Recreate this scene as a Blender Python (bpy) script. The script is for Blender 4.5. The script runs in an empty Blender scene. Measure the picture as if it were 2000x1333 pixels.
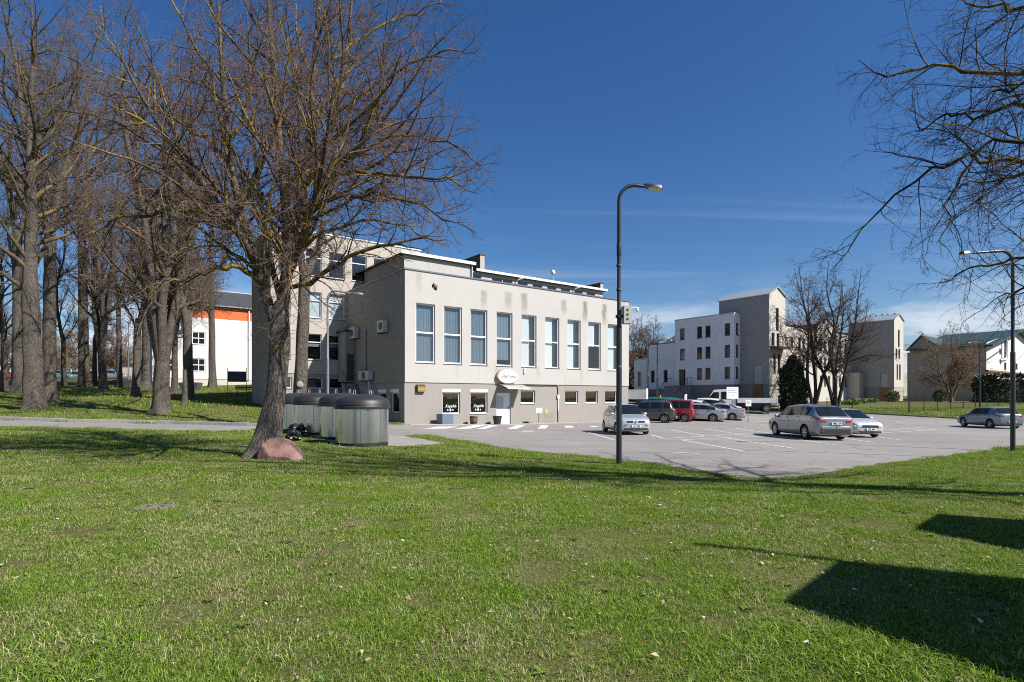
import bpy, bmesh, math, random
import numpy as np
from mathutils import Vector, Matrix
from mathutils.geometry import delaunay_2d_cdt

SC = bpy.context.scene
COL = SC.collection
R = math.radians

# ------------------------------------------------------------------ camera, sky, sun, exposure
EYE = 1.7
cam_d = bpy.data.cameras.new('camera')
cam = bpy.data.objects.new('camera', cam_d); COL.objects.link(cam)
cam.location = (0, 0, EYE); cam.rotation_euler = (R(90), 0, 0)
cam_d.sensor_width = 36; cam_d.lens = 20; cam_d.shift_y = 0.0553
cam_d.clip_start = 0.1; cam_d.clip_end = 3000
SC.camera = cam

SUN_H = Vector((0.893, -0.453)).normalized(); SUN_EL = R(43)
SUN_DIR = Vector((SUN_H.x*math.cos(SUN_EL), SUN_H.y*math.cos(SUN_EL), math.sin(SUN_EL)))
world = bpy.data.worlds.new('World'); SC.world = world; world.use_nodes = True
def build_world():
    nt = world.node_tree; N = nt.nodes; L = nt.links
    bg = N['Background']
    sky = N.new('ShaderNodeTexSky'); sky.sky_type = 'NISHITA'; sky.sun_disc = False
    sky.sun_elevation = SUN_EL; sky.sun_rotation = math.atan2(SUN_H.x, SUN_H.y)
    sky.altitude = 0; sky.air_density = 1.0; sky.dust_density = 0.5; sky.ozone_density = 4.0
    hs = N.new('ShaderNodeHueSaturation'); hs.inputs['Saturation'].default_value = 1.26; hs.inputs['Hue'].default_value = 0.507
    L.new(sky.outputs[0], hs.inputs['Color'])
    # thin cirrus streaks and a low bank of cloud along the horizon, all by view direction
    tc = N.new('ShaderNodeTexCoord')
    sep = N.new('ShaderNodeSeparateXYZ'); L.new(tc.outputs['Generated'], sep.inputs[0])
    def math_(op, a, b=None, clamp=False):
        m = N.new('ShaderNodeMath'); m.operation = op; m.use_clamp = clamp
        for k, v in enumerate((a, b)):
            if v is None: continue
            if isinstance(v, (int, float)): m.inputs[k].default_value = v
            else: L.new(v, m.inputs[k])
        return m.outputs[0]
    def ramp(v, a, b):
        m = N.new('ShaderNodeMapRange'); m.interpolation_type = 'SMOOTHSTEP'
        m.inputs[1].default_value = a; m.inputs[2].default_value = b; L.new(v, m.inputs[0]); return m.outputs[0]
    zc = math_('MAXIMUM', sep.outputs[2], 0.02)
    inv = math_('DIVIDE', 1.0, math_('ADD', zc, 0.08))
    comb = N.new('ShaderNodeCombineXYZ')
    L.new(math_('MULTIPLY', sep.outputs[0], inv), comb.inputs[0]); L.new(math_('MULTIPLY', sep.outputs[1], inv), comb.inputs[1])
    mp = N.new('ShaderNodeMapping'); mp.inputs['Rotation'].default_value = (0, 0, R(28)); mp.inputs['Scale'].default_value = (0.35, 2.6, 1)
    L.new(comb.outputs[0], mp.inputs[0])
    n1 = N.new('ShaderNodeTexNoise'); n1.inputs['Scale'].default_value = 1.1; n1.inputs['Detail'].default_value = 7; n1.inputs['Roughness'].default_value = .58
    n1.inputs['Distortion'].default_value = .5
    L.new(mp.outputs[0], n1.inputs['Vector'])
    streak = math_('MULTIPLY', ramp(n1.outputs[0], .50, .78), math_('MULTIPLY', ramp(sep.outputs[2], .02, .12), ramp(sep.outputs[2], .42, .18)))
    mp2 = N.new('ShaderNodeMapping'); mp2.inputs['Scale'].default_value = (3.2, 3.2, 15); mp2.inputs['Location'].default_value = (0.35, 1.3, 0.2)
    L.new(tc.outputs['Generated'], mp2.inputs[0])
    n2 = N.new('ShaderNodeTexNoise'); n2.inputs['Scale'].default_value = 1.3; n2.inputs['Detail'].default_value = 8; n2.inputs['Roughness'].default_value = .55
    L.new(mp2.outputs[0], n2.inputs['Vector'])
    bank = math_('MULTIPLY', ramp(n2.outputs[0], .40, .60), ramp(sep.outputs[2], .21, .07))
    cov = math_('MAXIMUM', math_('MULTIPLY', streak, .16), math_('MULTIPLY', bank, .85))
    mix = N.new('ShaderNodeMix'); mix.data_type = 'RGBA'
    L.new(cov, mix.inputs['Factor']); L.new(hs.outputs[0], mix.inputs['A'])
    mix.inputs['B'].default_value = (7.6, 8.0, 8.8, 1)
    L.new(mix.outputs['Result'], bg.inputs['Color'])
    bg.inputs['Strength'].default_value = 0.068
build_world()
sun_d = bpy.data.lights.new('sun', 'SUN'); sun_d.energy = 5.0; sun_d.angle = R(0.53); sun_d.color = (1.0, 0.945, 0.87)
sun = bpy.data.objects.new('sun', sun_d); COL.objects.link(sun)
sun.rotation_euler = (-SUN_DIR).to_track_quat('-Z', 'Y').to_euler(); sun.location = (40, -30, 60)
SC.view_settings.view_transform = 'Standard'; SC.view_settings.look = 'None'
SC.view_settings.exposure = 0.72; SC.view_settings.gamma = 1.0
SC.render.engine = 'CYCLES'
SC.cycles.max_bounces = 4; SC.cycles.diffuse_bounces = 2; SC.cycles.glossy_bounces = 3; SC.cycles.transparent_max_bounces = 8
SC.cycles.caustics_reflective = False; SC.cycles.caustics_refractive = False
SC.cycles.use_denoising = False
SC.cycles.use_adaptive_sampling = False; world.cycles.sampling_method = 'MANUAL'; world.cycles.sample_map_resolution = 512; SC.cycles.filter_width = 1.05

# ------------------------------------------------------------------ geometry of the place
FPX, HOR = 1111.0, 777.0
U = np.array([.803, .5955]); W = np.array([-.5955, .803]); UA = math.atan2(U[1], U[0])
def sstep(a, b, x):
    t = np.clip((np.asarray(x, float)-a)/(b-a), 0, 1); return t*t*(3-2*t)
def zg(x, y):
    x = np.asarray(x, float); y = np.asarray(y, float)
    g = np.interp(x, [-60, -30, -14, -7, -1, 10, 25, 60], [.5, .3, .12, .06, -.2, -.22, -.42, -.42])
    z = g*sstep(7.5, 14, y)
    left = 1-sstep(-16, -9, x)
    z = z + left*.085*(np.clip(y, 33, 78)-33) + left*.10*np.exp(-((y-21)/4.5)**2)*sstep(-12, -17, x)
    right = sstep(2, 10, x)
    z = z + right*(.075*(np.clip(y, 48, 68)-48) + .012*(np.clip(y, 68, 160)-68))
    z = z + (1-left)*(1-right)*.02*np.clip(y-60, 0, 60)
    return z
def ghit(px, py):
    dx, dz = (px-1000)/FPX, (HOR-py)/FPX
    Y = np.concatenate([np.arange(1.5, 60, .02), np.arange(60, 200, .1)])
    d = EYE+dz*Y - zg(dx*Y, Y)
    k = np.argmax(d < 0) if (d < 0).any() else len(Y)-1
    return float(dx*Y[k]), float(Y[k]), float(zg(dx*Y[k], Y[k]))
def at(px, py, Y): return Vector(((px-1000)/FPX*Y, Y, EYE+(HOR-py)/FPX*Y))
def onplane(O, d, px, py):
    k = (px-1000)/FPX
    t = (k*O[1]-O[0])/(d[0]-k*d[1]); Y = O[1]+d[1]*t
    return t, EYE+(HOR-py)/FPX*Y

# ------------------------------------------------------------------ materials
MATS = {}
def M(name, col=(.5, .5, .5), rough=.6, metal=0.0, var=0.0, vs=3.0, bump=0.0, bs=60.0, spec=.5, coat=0.0, col2=None, coord='Object', stretch=None, emit=None):
    if name in MATS: return MATS[name]
    m = bpy.data.materials.new(name); m.use_nodes = True; nt = m.node_tree; N = nt.nodes; L = nt.links
    p = N['Principled BSDF']
    p.inputs['Base Color'].default_value = (*col, 1); p.inputs['Roughness'].default_value = rough
    p.inputs['Metallic'].default_value = metal; p.inputs['Specular IOR Level'].default_value = spec
    p.inputs['Coat Weight'].default_value = coat; p.inputs['Coat Roughness'].default_value = .06
    if var or bump or col2:
        tc = N.new('ShaderNodeTexCoord'); vec = tc.outputs[coord]
        if stretch:
            mp = N.new('ShaderNodeMapping'); mp.inputs['Scale'].default_value = stretch; L.new(vec, mp.inputs[0]); vec = mp.outputs[0]
        if var or col2:
            n = N.new('ShaderNodeTexNoise'); n.inputs['Scale'].default_value = vs; n.inputs['Detail'].default_value = 6; n.inputs['Roughness'].default_value = .62
            L.new(vec, n.inputs['Vector'])
            cr = N.new('ShaderNodeValToRGB'); cr.color_ramp.elements[0].position = .3; cr.color_ramp.elements[1].position = .7
            a = [c*(1-var) for c in col]; b = [min(1, c*(1+var)) for c in col] if col2 is None else list(col2)
            cr.color_ramp.elements[0].color = (*a, 1); cr.color_ramp.elements[1].color = (*b, 1)
            L.new(n.outputs[0], cr.inputs[0]); L.new(cr.outputs[0], p.inputs['Base Color'])
        if bump:
            n2 = N.new('ShaderNodeTexNoise'); n2.inputs['Scale'].default_value = bs; n2.inputs['Detail'].default_value = 5
            L.new(vec, n2.inputs['Vector'])
            bp = N.new('ShaderNodeBump'); bp.inputs['Strength'].default_value = bump; bp.inputs['Distance'].default_value = .02
            L.new(n2.outputs[0], bp.inputs['Height']); L.new(bp.outputs[0], p.inputs['Normal'])
    MATS[name] = m
    return m
class NT:
    """small node-tree writer for the special materials"""
    def __init__(s, name):
        s.m = bpy.data.materials.new(name); s.m.use_nodes = True; s.t = s.m.node_tree; s.N = s.t.nodes; s.L = s.t.links
        s.p = s.N['Principled BSDF']; s.out = s.N['Material Output']; s.tc = s.N.new('ShaderNodeTexCoord'); MATS[name] = s.m
    def node(s, typ, **k):
        n = s.N.new(typ)
        for a, v in k.items(): setattr(n, a, v)
        return n
    def link(s, a, b): s.L.new(a, b)
    def mapping(s, vec, scale=(1, 1, 1), rot=(0, 0, 0), loc=(0, 0, 0)):
        m = s.N.new('ShaderNodeMapping'); m.inputs['Scale'].default_value = scale; m.inputs['Rotation'].default_value = rot; m.inputs['Location'].default_value = loc
        s.L.new(vec, m.inputs[0]); return m.outputs[0]
    def noise(s, vec, scale, detail=6, rough=.6, dist=0):
        n = s.N.new('ShaderNodeTexNoise'); n.inputs['Scale'].default_value = scale; n.inputs['Detail'].default_value = detail
        n.inputs['Roughness'].default_value = rough; n.inputs['Distortion'].default_value = dist; s.L.new(vec, n.inputs['Vector']); return n.outputs[0]
    def ramp(s, v, stops):
        r = s.N.new('ShaderNodeValToRGB'); e = r.color_ramp.elements
        while len(e) < len(stops): e.new(.5)
        for k, (pos, c) in enumerate(stops):
            e[k].position = pos; e[k].color = (*c, 1) if isinstance(c, tuple) else (c, c, c, 1)
        s.L.new(v, r.inputs[0]); return r.outputs[0]
    def mix(s, f, a, b, mode='MIX'):
        m = s.N.new('ShaderNodeMix'); m.data_type = 'RGBA'; m.blend_type = mode
        for sock, v in ((m.inputs['Factor'], f), (m.inputs['A'], a), (m.inputs['B'], b)):
            if isinstance(v, (int, float)): sock.default_value = v if sock.type == 'VALUE' else (v, v, v, 1)
            elif isinstance(v, tuple): sock.default_value = (*v, 1)
            else: s.L.new(v, sock)
        return m.outputs['Result']
    def math(s, op, a, b=None, clamp=False):
        m = s.N.new('ShaderNodeMath'); m.operation = op; m.use_clamp = clamp
        for k, v in enumerate((a, b)):
            if v is None: continue
            if isinstance(v, (int, float)): m.inputs[k].default_value = v
            else: s.L.new(v, m.inputs[k])
        return m.outputs[0]
    def mrange(s, v, a, b, c=0, d=1):
        m = s.N.new('ShaderNodeMapRange'); m.interpolation_type = 'SMOOTHSTEP'
        for k, x in enumerate((a, b, c, d)): m.inputs[k+1].default_value = x
        s.L.new(v, m.inputs[0]); return m.outputs[0]
    def bump(s, h, strength, dist=.02):
        b = s.N.new('ShaderNodeBump'); b.inputs['Strength'].default_value = strength; b.inputs['Distance'].default_value = dist
        s.L.new(h, b.inputs['Height']); s.L.new(b.outputs[0], s.p.inputs['Normal'])
    def color(s, c): s.L.new(c, s.p.inputs['Base Color'])

def glass_mat(name, tint=(.84, .88, .90), refl=.10):
    t = NT(name); tr = t.node('ShaderNodeBsdfTransparent'); tr.inputs[0].default_value = (*tint, 1)
    gl = t.node('ShaderNodeBsdfGlossy'); gl.inputs['Roughness'].default_value = .015; gl.inputs[0].default_value = (.95, .97, 1, 1)
    ge = t.node('ShaderNodeNewGeometry'); dt = t.node('ShaderNodeVectorMath', operation='DOT_PRODUCT'); t.link(ge.outputs['Incoming'], dt.inputs[0]); t.link(ge.outputs['True Normal'], dt.inputs[1])
    fr = t.math('ADD', .05, t.math('MULTIPLY', .95, t.math('POWER', t.math('SUBTRACT', 1.0, t.math('ABSOLUTE', dt.outputs['Value'])), 5.0)))
    ns = t.noise(t.tc.outputs['Object'], 1.3, 2)
    b = t.node('ShaderNodeBump'); b.inputs['Strength'].default_value = .05; b.inputs['Distance'].default_value = .05; t.link(ns, b.inputs['Height']); t.link(b.outputs[0], gl.inputs['Normal'])
    f = t.math('ADD', t.math('MULTIPLY', fr, .9), refl*.5, True)
    ms = t.node('ShaderNodeMixShader'); t.link(f, ms.inputs[0]); t.link(tr.outputs[0], ms.inputs[1]); t.link(gl.outputs[0], ms.inputs[2])
    t.link(ms.outputs[0], t.out.inputs['Surface']); return t.m

def wall_mat(name, base, dark, stains=(), streak=.35, spots=.0, top=10.0):
    """rendered stucco: blotches, vertical weather streaks, and stains below the roof outlets at given places along the wall"""
    t = NT(name); o = t.tc.outputs['Object']
    n1 = t.noise(o, .45, 8, .65); n2 = t.noise(o, 6, 6, .7)
    c = t.mix(t.mrange(n1, .35, .72), base, tuple(a*.86+b*.14 for a, b in zip(base, dark)))
    c = t.mix(t.math('MULTIPLY', t.mrange(n2, .45, .75), .22), c, tuple(x*.78 for x in base))
    sv = t.noise(t.mapping(o, (1.5, 1.5, .12)), 2.2, 6, .7, .3)
    c = t.mix(t.math('MULTIPLY', t.mrange(sv, .54, .80), streak), c, dark)
    if stains:
        sep = t.node('ShaderNodeSeparateXYZ'); t.link(o, sep.inputs[0])
        wob = t.math('MULTIPLY', t.math('SUBTRACT', t.noise(o, 2.0, 5, .7), .5), .55)
        acc = None
        for (sx, w, z1, z0, a) in stains:
            g = t.mrange(t.math('ABSOLUTE', t.math('SUBTRACT', t.math('ADD', sep.outputs[0], wob), sx)), w, w*.25)
            h = t.math('MULTIPLY', t.mrange(sep.outputs[2], z0, z0+(z1-z0)*.6), t.mrange(sep.outputs[2], z1+.05, z1-.12))
            v = t.math('MULTIPLY', t.math('MULTIPLY', g, h), a)
            acc = v if acc is None else t.math('MAXIMUM', acc, v)
        acc = t.math('MULTIPLY', acc, t.mrange(t.noise(t.mapping(o, (6, 6, .8)), 2, 4, .6), .25, .6, .35, 1))
        c = t.mix(acc, c, tuple(x*.55 for x in dark))
    if spots:
        v = t.node('ShaderNodeTexVoronoi'); v.inputs['Scale'].default_value = 1.7; t.link(o, v.inputs['Vector'])
        c = t.mix(t.math('MULTIPLY', t.mrange(v.outputs['Distance'], .09, .03), spots), c, (.16, .14, .12))
    t.color(c); t.p.inputs['Roughness'].default_value = .92; t.p.inputs['Specular IOR Level'].default_value = .2
    t.bump(t.noise(o, 24, 5, .7), .22, .010)
    return t.m

def asphalt_mat():
    t = NT('asphalt'); o = t.tc.outputs['Object']
    big = t.noise(o, .12, 6, .6); mid = t.noise(o, 1.1, 6, .65); fine = t.noise(o, 90, 3, .6)
    c = t.mix(t.mrange(big, .32, .70), (.205, .194, .183), (.258, .244, .230))
    c = t.mix(t.math('MULTIPLY', t.mrange(mid, .50, .72), .45), c, (.140, .134, .128))
    c = t.mix(t.math('MULTIPLY', t.mrange(t.noise(o, .45, 3, .5, 1.0), .63, .70), .55), c, (.125, .120, .115))
    sp = t.node('ShaderNodeTexVoronoi'); sp.inputs['Scale'].default_value = 70; t.link(o, sp.inputs['Vector'])
    c = t.mix(t.math('MULTIPLY', t.mrange(fine, .45, .7), .35), c, (.30, .29, .275))
    tr = t.noise(t.mapping(o, (.10, .9, 1), (0, 0, -UA)), 1.2, 4, .5)
    c = t.mix(t.math('MULTIPLY', t.mrange(tr, .5, .72), .30), c, (.125, .121, .117))
    sx = t.node('ShaderNodeSeparateXYZ'); t.link(o, sx.inputs[0])
    c = t.mix(t.math('MULTIPLY', t.mrange(t.math('ADD', sx.outputs[1], t.math('MULTIPLY', t.math('SUBTRACT', t.noise(o, .9, 5, .65), .5), 5.0)), 17.0, 13.2), t.mrange(t.noise(o, 5, 5, .7), .35, .65, .25, .9)), c, (.285, .245, .195))
    c = t.mix(t.math('MULTIPLY', t.mrange(t.noise(o, .8, 2, .4), .68, .74), .5), c, (.085, .082, .080))
    cr = t.node('ShaderNodeTexVoronoi', feature='DISTANCE_TO_EDGE'); cr.inputs['Scale'].default_value = .13
    t.link(t.node('ShaderNodeVectorMath').outputs[0], cr.inputs['Vector'])
    vm = cr.inputs['Vector'].links[0].from_node; vm.operation = 'ADD'; t.link(o, vm.inputs[0])
    nz = t.node('ShaderNodeTexNoise'); nz.inputs['Scale'].default_value = .8; nz.inputs['Detail'].default_value = 6; t.link(o, nz.inputs['Vector']); t.link(nz.outputs[1], vm.inputs[1])
    c = t.mix(t.math('MULTIPLY', t.mrange(cr.outputs['Distance'], .004, .0), .6), c, (.07, .068, .066))
    t.color(c); t.p.inputs['Roughness'].default_value = .9; t.p.inputs['Specular IOR Level'].default_value = .25
    t.bump(fine, .35, .006); return t.m

def lawn_mat():
    t = NT('lawn soil'); o = t.tc.outputs['Object']
    a = t.noise(o, .35, 6, .6); b = t.noise(o, 2.4, 6, .65); f = t.noise(o, 28, 5, .7)
    c = t.mix(t.mrange(f, .3, .7), (.055, .066, .015), (.150, .138, .054))
    c = t.mix(t.math('MULTIPLY', t.mrange(a, .5, .72), .55), c, (.17, .145, .070))
    c = t.mix(t.math('MULTIPLY', t.mrange(b, .6, .78), .6), c, (.16, .115, .068))
    t.color(c); t.p.inputs['Roughness'].default_value = 1; t.p.inputs['Specular IOR Level'].default_value = .1
    t.bump(f, .8, .05); return t.m

def grass_mat(name, shift=0.0):
    t = NT(name); g = t.node('ShaderNodeNewGeometry'); pos = g.outputs['Position']
    at_ = t.node('ShaderNodeAttribute', attribute_name='rnd'); oi = t.node('ShaderNodeObjectInfo')
    big = t.noise(pos, .45, 4, .6); mid = t.noise(pos, 1.7, 5, .62)
    dry = t.math('ADD', t.math('MULTIPLY', t.mrange(mid, .40, .70), .55), t.math('MULTIPLY', t.mrange(big, .38, .64), .45))
    sp = t.node('ShaderNodeSeparateXYZ'); t.link(pos, sp.inputs[0])
    dry = t.math('ADD', dry, t.math('ADD', t.mrange(sp.outputs[0], 5, -7, -.16, .12), t.mrange(sp.outputs[1], 6, 14, .04, -.12)))
    dry = t.math('ADD', t.math('ADD', dry, shift), t.math('MULTIPLY', t.math('SUBTRACT', oi.outputs['Random'], .5), .35))
    green = t.ramp(at_.outputs['Fac'], [(0, (.048, .112, .007)), (.3, (.104, .205, .015)), (.65, (.190, .296, .032)), (1, (.36, .42, .10))])
    straw = t.ramp(at_.outputs['Fac'], [(0, (.20, .20, .05)), (.5, (.36, .33, .14)), (1, (.56, .50, .30))])
    sel = t.mrange(t.math('SUBTRACT', t.math('ADD', t.math('MULTIPLY', dry, .70), at_.outputs['Fac']), .42), .56, .84)
    c = t.mix(sel, green, straw)
    t.color(c); t.p.inputs['Roughness'].default_value = .75; t.p.inputs['Specular IOR Level'].default_value = .12
    tl = t.node('ShaderNodeBsdfTranslucent'); t.link(c, tl.inputs[0])
    ms = t.node('ShaderNodeMixShader'); ms.inputs[0].default_value = .28
    t.link(t.p.outputs[0], ms.inputs[1]); t.link(tl.outputs[0], ms.inputs[2]); t.link(ms.outputs[0], t.out.inputs['Surface'])
    return t.m

def bark_mat(name, base=(.150, .128, .108), dark=(.040, .033, .028), lichen=.0, scale=1.0, moss=.0):
    t = NT(name); o = t.tc.outputs['Object']
    mp = t.mapping(o, (17*scale, 17*scale, 2.6*scale))
    v = t.node('ShaderNodeTexVoronoi', feature='DISTANCE_TO_EDGE'); v.inputs['Scale'].default_value = 1.6
    n0 = t.node('ShaderNodeTexNoise'); n0.inputs['Scale'].default_value = 2.2; n0.inputs['Detail'].default_value = 5; t.link(mp, n0.inputs['Vector'])
    vm = t.node('ShaderNodeVectorMath', operation='ADD'); t.link(mp, vm.inputs[0]); t.link(n0.outputs[1], vm.inputs[1]); t.link(vm.outputs[0], v.inputs['Vector'])
    n = t.noise(mp, 3.0, 7, .7)
    h = t.math('MULTIPLY', t.mrange(v.outputs['Distance'], 0, .22), t.math('ADD', t.math('MULTIPLY', n, .6), .5))
    c = t.mix(t.mrange(h, .02, .60), dark, base)
    c = t.mix(t.math('MULTIPLY', t.mrange(t.noise(o, 1.1, 5, .6), .5, .75), .5), c, tuple(x*1.35 for x in base))
    if moss: c = t.mix(t.math('MULTIPLY', t.mrange(t.noise(o, 1.6, 6, .65), .5, .7), moss), c, (.085, .090, .028))
    if lichen:
        l = t.math('MULTIPLY', t.mrange(t.noise(o, 1.9, 5, .6), .55, .66), t.mrange(t.noise(o, 17, 5, .7), .44, .60))
        c = t.mix(t.math('MULTIPLY', l, lichen), c, (.34, .235, .030))
    t.color(c); t.p.inputs['Roughness'].default_value = .95; t.p.inputs['Specular IOR Level'].default_value = .15
    t.bump(h, .8, .035); return t.m

def branch_mat(name, twig, limb, lichen):
    t = NT(name); o = t.tc.outputs['Object']; a = t.node('ShaderNodeAttribute', attribute_name='lev')
    n = t.noise(o, 9, 5, .7)
    lc = t.mix(t.mrange(n, .3, .7), tuple(x*.55 for x in limb), limb)
    l = t.math('MULTIPLY', t.mrange(t.noise(o, 1.1, 4, .6), .42, .60), t.mrange(t.noise(o, 12, 4, .6), .36, .54))
    lc = t.mix(t.math('MULTIPLY', l, lichen), lc, (.36, .25, .03))
    c = t.mix(t.mrange(a.outputs['Fac'], .25, .65), lc, twig)
    t.color(c); t.p.inputs['Roughness'].default_value = .9; t.p.inputs['Specular IOR Level'].default_value = .08
    return t.m

def sun_metal(name, col, rough, aniso=.6):
    m = M(name, col, rough, 1.0, var=.08, vs=2.0, stretch=(40, 40, .2)); m.node_tree.nodes['Principled BSDF'].inputs['Anisotropic'].default_value = aniso
    return m

# ------------------------------------------------------------------ object helpers
def tag(o, label=None, cat=None, group=None, kind=None):
    if label: o['label'] = label
    if cat: o['category'] = cat
    if group: o['group'] = group
    if kind: o['kind'] = kind
    return o
def empty(name, loc=(0, 0, 0), rz=0.0, **k):
    o = bpy.data.objects.new(name, None); COL.objects.link(o); o.location = loc; o.rotation_euler = (0, 0, rz); o.empty_display_size = .1
    return tag(o, **k)
def link(name, me, parent=None, loc=None, rz=None, **k):
    o = bpy.data.objects.new(name, me); COL.objects.link(o)
    if parent is not None: o.parent = parent
    if loc is not None: o.location = loc
    if rz is not None: o.rotation_euler = (0, 0, rz)
    return tag(o, **k)
def copy_tree(o, parent=None):
    c = o.copy(); COL.objects.link(c); c.parent = parent
    for ch in o.children: copy_tree(ch, c)
    return c
class MB:
    def __init__(s): s.v = []; s.f = []; s.m = []
    def add(s, verts, faces, mi=0):
        n = len(s.v); s.v.extend([tuple(p) for p in verts]); s.f.extend([tuple(n+i for i in f) for f in faces]); s.m.extend([mi]*len(faces)); return s
    def box(s, x0, x1, y0, y1, z0, z1, mi=0):
        return s.add([(x0,y0,z0),(x1,y0,z0),(x1,y1,z0),(x0,y1,z0),(x0,y0,z1),(x1,y0,z1),(x1,y1,z1),(x0,y1,z1)],
                     [(0,3,2,1),(4,5,6,7),(0,1,5,4),(1,2,6,5),(2,3,7,6),(3,0,4,7)], mi)
    def quad(s, a, b, c, d, mi=0): return s.add([a, b, c, d], [(0, 1, 2, 3)], mi)
    def prism(s, poly, axis, a0, a1, mi=0):
        """poly: 2-D outline; axis: 'x' (poly in y,z), 'y' (poly in x,z), 'z' (poly in x,y)"""
        n = len(poly)
        def P(p, a): return {'x': (a, p[0], p[1]), 'y': (p[0], a, p[1]), 'z': (p[0], p[1], a)}[axis]
        vs = [P(p, a0) for p in poly]+[P(p, a1) for p in poly]
        fs = [(k, (k+1) % n, n+(k+1) % n, n+k) for k in range(n)]+[tuple(range(n-1, -1, -1)), tuple(range(n, 2*n))]
        return s.add(vs, fs, mi)
    def tube(s, path, rad, sides=8, caps=True, mi=0):
        path = [Vector(p) for p in path]; n = len(path)
        if isinstance(rad, (int, float)): rad = [rad]*n
        prev = None; vs = []
        for k in range(n):
            t = (path[min(k+1, n-1)]-path[max(k-1, 0)]).normalized()
            if prev is None: b = t.orthogonal().normalized()
            else:
                b = (prev-t*prev.dot(t)); b = b.normalized() if b.length > 1e-6 else t.orthogonal().normalized()
            prev = b; c = t.cross(b)
            for j in range(sides):
                a = 2*math.pi*j/sides; vs.append(path[k]+(b*math.cos(a)+c*math.sin(a))*rad[k])
        fs = [(k*sides+j, k*sides+(j+1) % sides, (k+1)*sides+(j+1) % sides, (k+1)*sides+j) for k in range(n-1) for j in range(sides)]
        if caps: fs += [tuple(range(sides-1, -1, -1)), tuple(range((n-1)*sides, n*sides))]
        return s.add(vs, fs, mi)
    def lathe(s, prof, seg=32, cx=0, cy=0, axis='z', mi=0, cap=True):
        """prof: (radius, height) list"""
        vs = []; n = len(prof)
        for r, h in prof:
            for j in range(seg):
                a = 2*math.pi*j/seg; x, y = r*math.cos(a), r*math.sin(a)
                vs.append((cx+x, cy+y, h) if axis == 'z' else (cx+x, h, cy+y))
        fs = [(k*seg+j, k*seg+(j+1) % seg, (k+1)*seg+(j+1) % seg, (k+1)*seg+j) for k in range(n-1) for j in range(seg)]
        if cap: fs += [tuple(range(seg-1, -1, -1)), tuple(range((n-1)*seg, n*seg))]
        return s.add(vs, fs, mi)
    def mesh(s, name, mats, smooth=None, fix=True):
        me = bpy.data.meshes.new(name); me.from_pydata([tuple(map(float, p)) for p in s.v], [], s.f)
        for m in (mats if isinstance(mats, (list, tuple)) else [mats]): me.materials.append(m)
        if any(s.m): me.polygons.foreach_set('material_index', s.m)
        if fix:
            bm = bmesh.new(); bm.from_mesh(me); bmesh.ops.recalc_face_normals(bm, faces=bm.faces); bm.to_mesh(me); bm.free()
        if smooth is not None:
            me.polygons.foreach_set('use_smooth', [True]*len(me.polygons)); me.set_sharp_from_angle(angle=R(smooth))
        me.update(); return me
    def build(s, name, mats, parent=None, smooth=None, loc=None, rz=None, fix=True, **k):
        return link(name, s.mesh(name, mats, smooth, fix), parent, loc, rz, **k)
def bevel(o, w=.01, seg=2):
    m = o.modifiers.new('bevel', 'BEVEL'); m.width = w; m.segments = seg; m.limit_method = 'ANGLE'; m.angle_limit = R(40); return o
def np_mesh(name, verts, quads, mat, lev=None, smooth=True, attr='lev'):
    me = bpy.data.meshes.new(name); nv, nq = len(verts), len(quads)
    me.vertices.add(nv); me.vertices.foreach_set('co', np.asarray(verts, np.float32).ravel())
    k = quads.shape[1]
    me.loops.add(nq*k); me.loops.foreach_set('vertex_index', np.asarray(quads, np.int32).ravel())
    me.polygons.add(nq); me.polygons.foreach_set('loop_start', np.arange(0, nq*k, k, dtype=np.int32))
    if smooth: me.polygons.foreach_set('use_smooth', np.ones(nq, bool))
    if lev is not None:
        a = me.attributes.new(attr, 'FLOAT', 'POINT'); a.data.foreach_set('value', np.asarray(lev, np.float32))
    me.materials.append(mat); me.update(); me.validate(); return me
def text_mesh(body, size, mat, shear=0.0, depth=.004, bold=0.0, align='CENTER', name='lettering'):
    cu = bpy.data.curves.new(name, 'FONT'); cu.body = body; cu.size = size; cu.align_x = align; cu.align_y = 'CENTER'
    cu.shear = shear; cu.extrude = depth; cu.offset = bold; cu.resolution_u = 3
    ob = bpy.data.objects.new(name, cu); COL.objects.link(ob)
    dg = bpy.context.evaluated_depsgraph_get(); me = bpy.data.meshes.new_from_object(ob.evaluated_get(dg))
    bpy.data.objects.remove(ob); bpy.data.curves.remove(cu)
    me.materials.clear(); me.materials.append(mat)
    for v in me.vertices: v.co = Vector((v.co.x, -v.co.z, v.co.y))    # stand upright, facing -y
    return me

white_pvc = M('white window plastic', (.78, .79, .80), .35, var=.04)
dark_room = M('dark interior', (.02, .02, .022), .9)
GLASS = glass_mat('window glass')
GLASS_DARK = glass_mat('dark window glass', (.50, .53, .56), .10)
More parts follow.
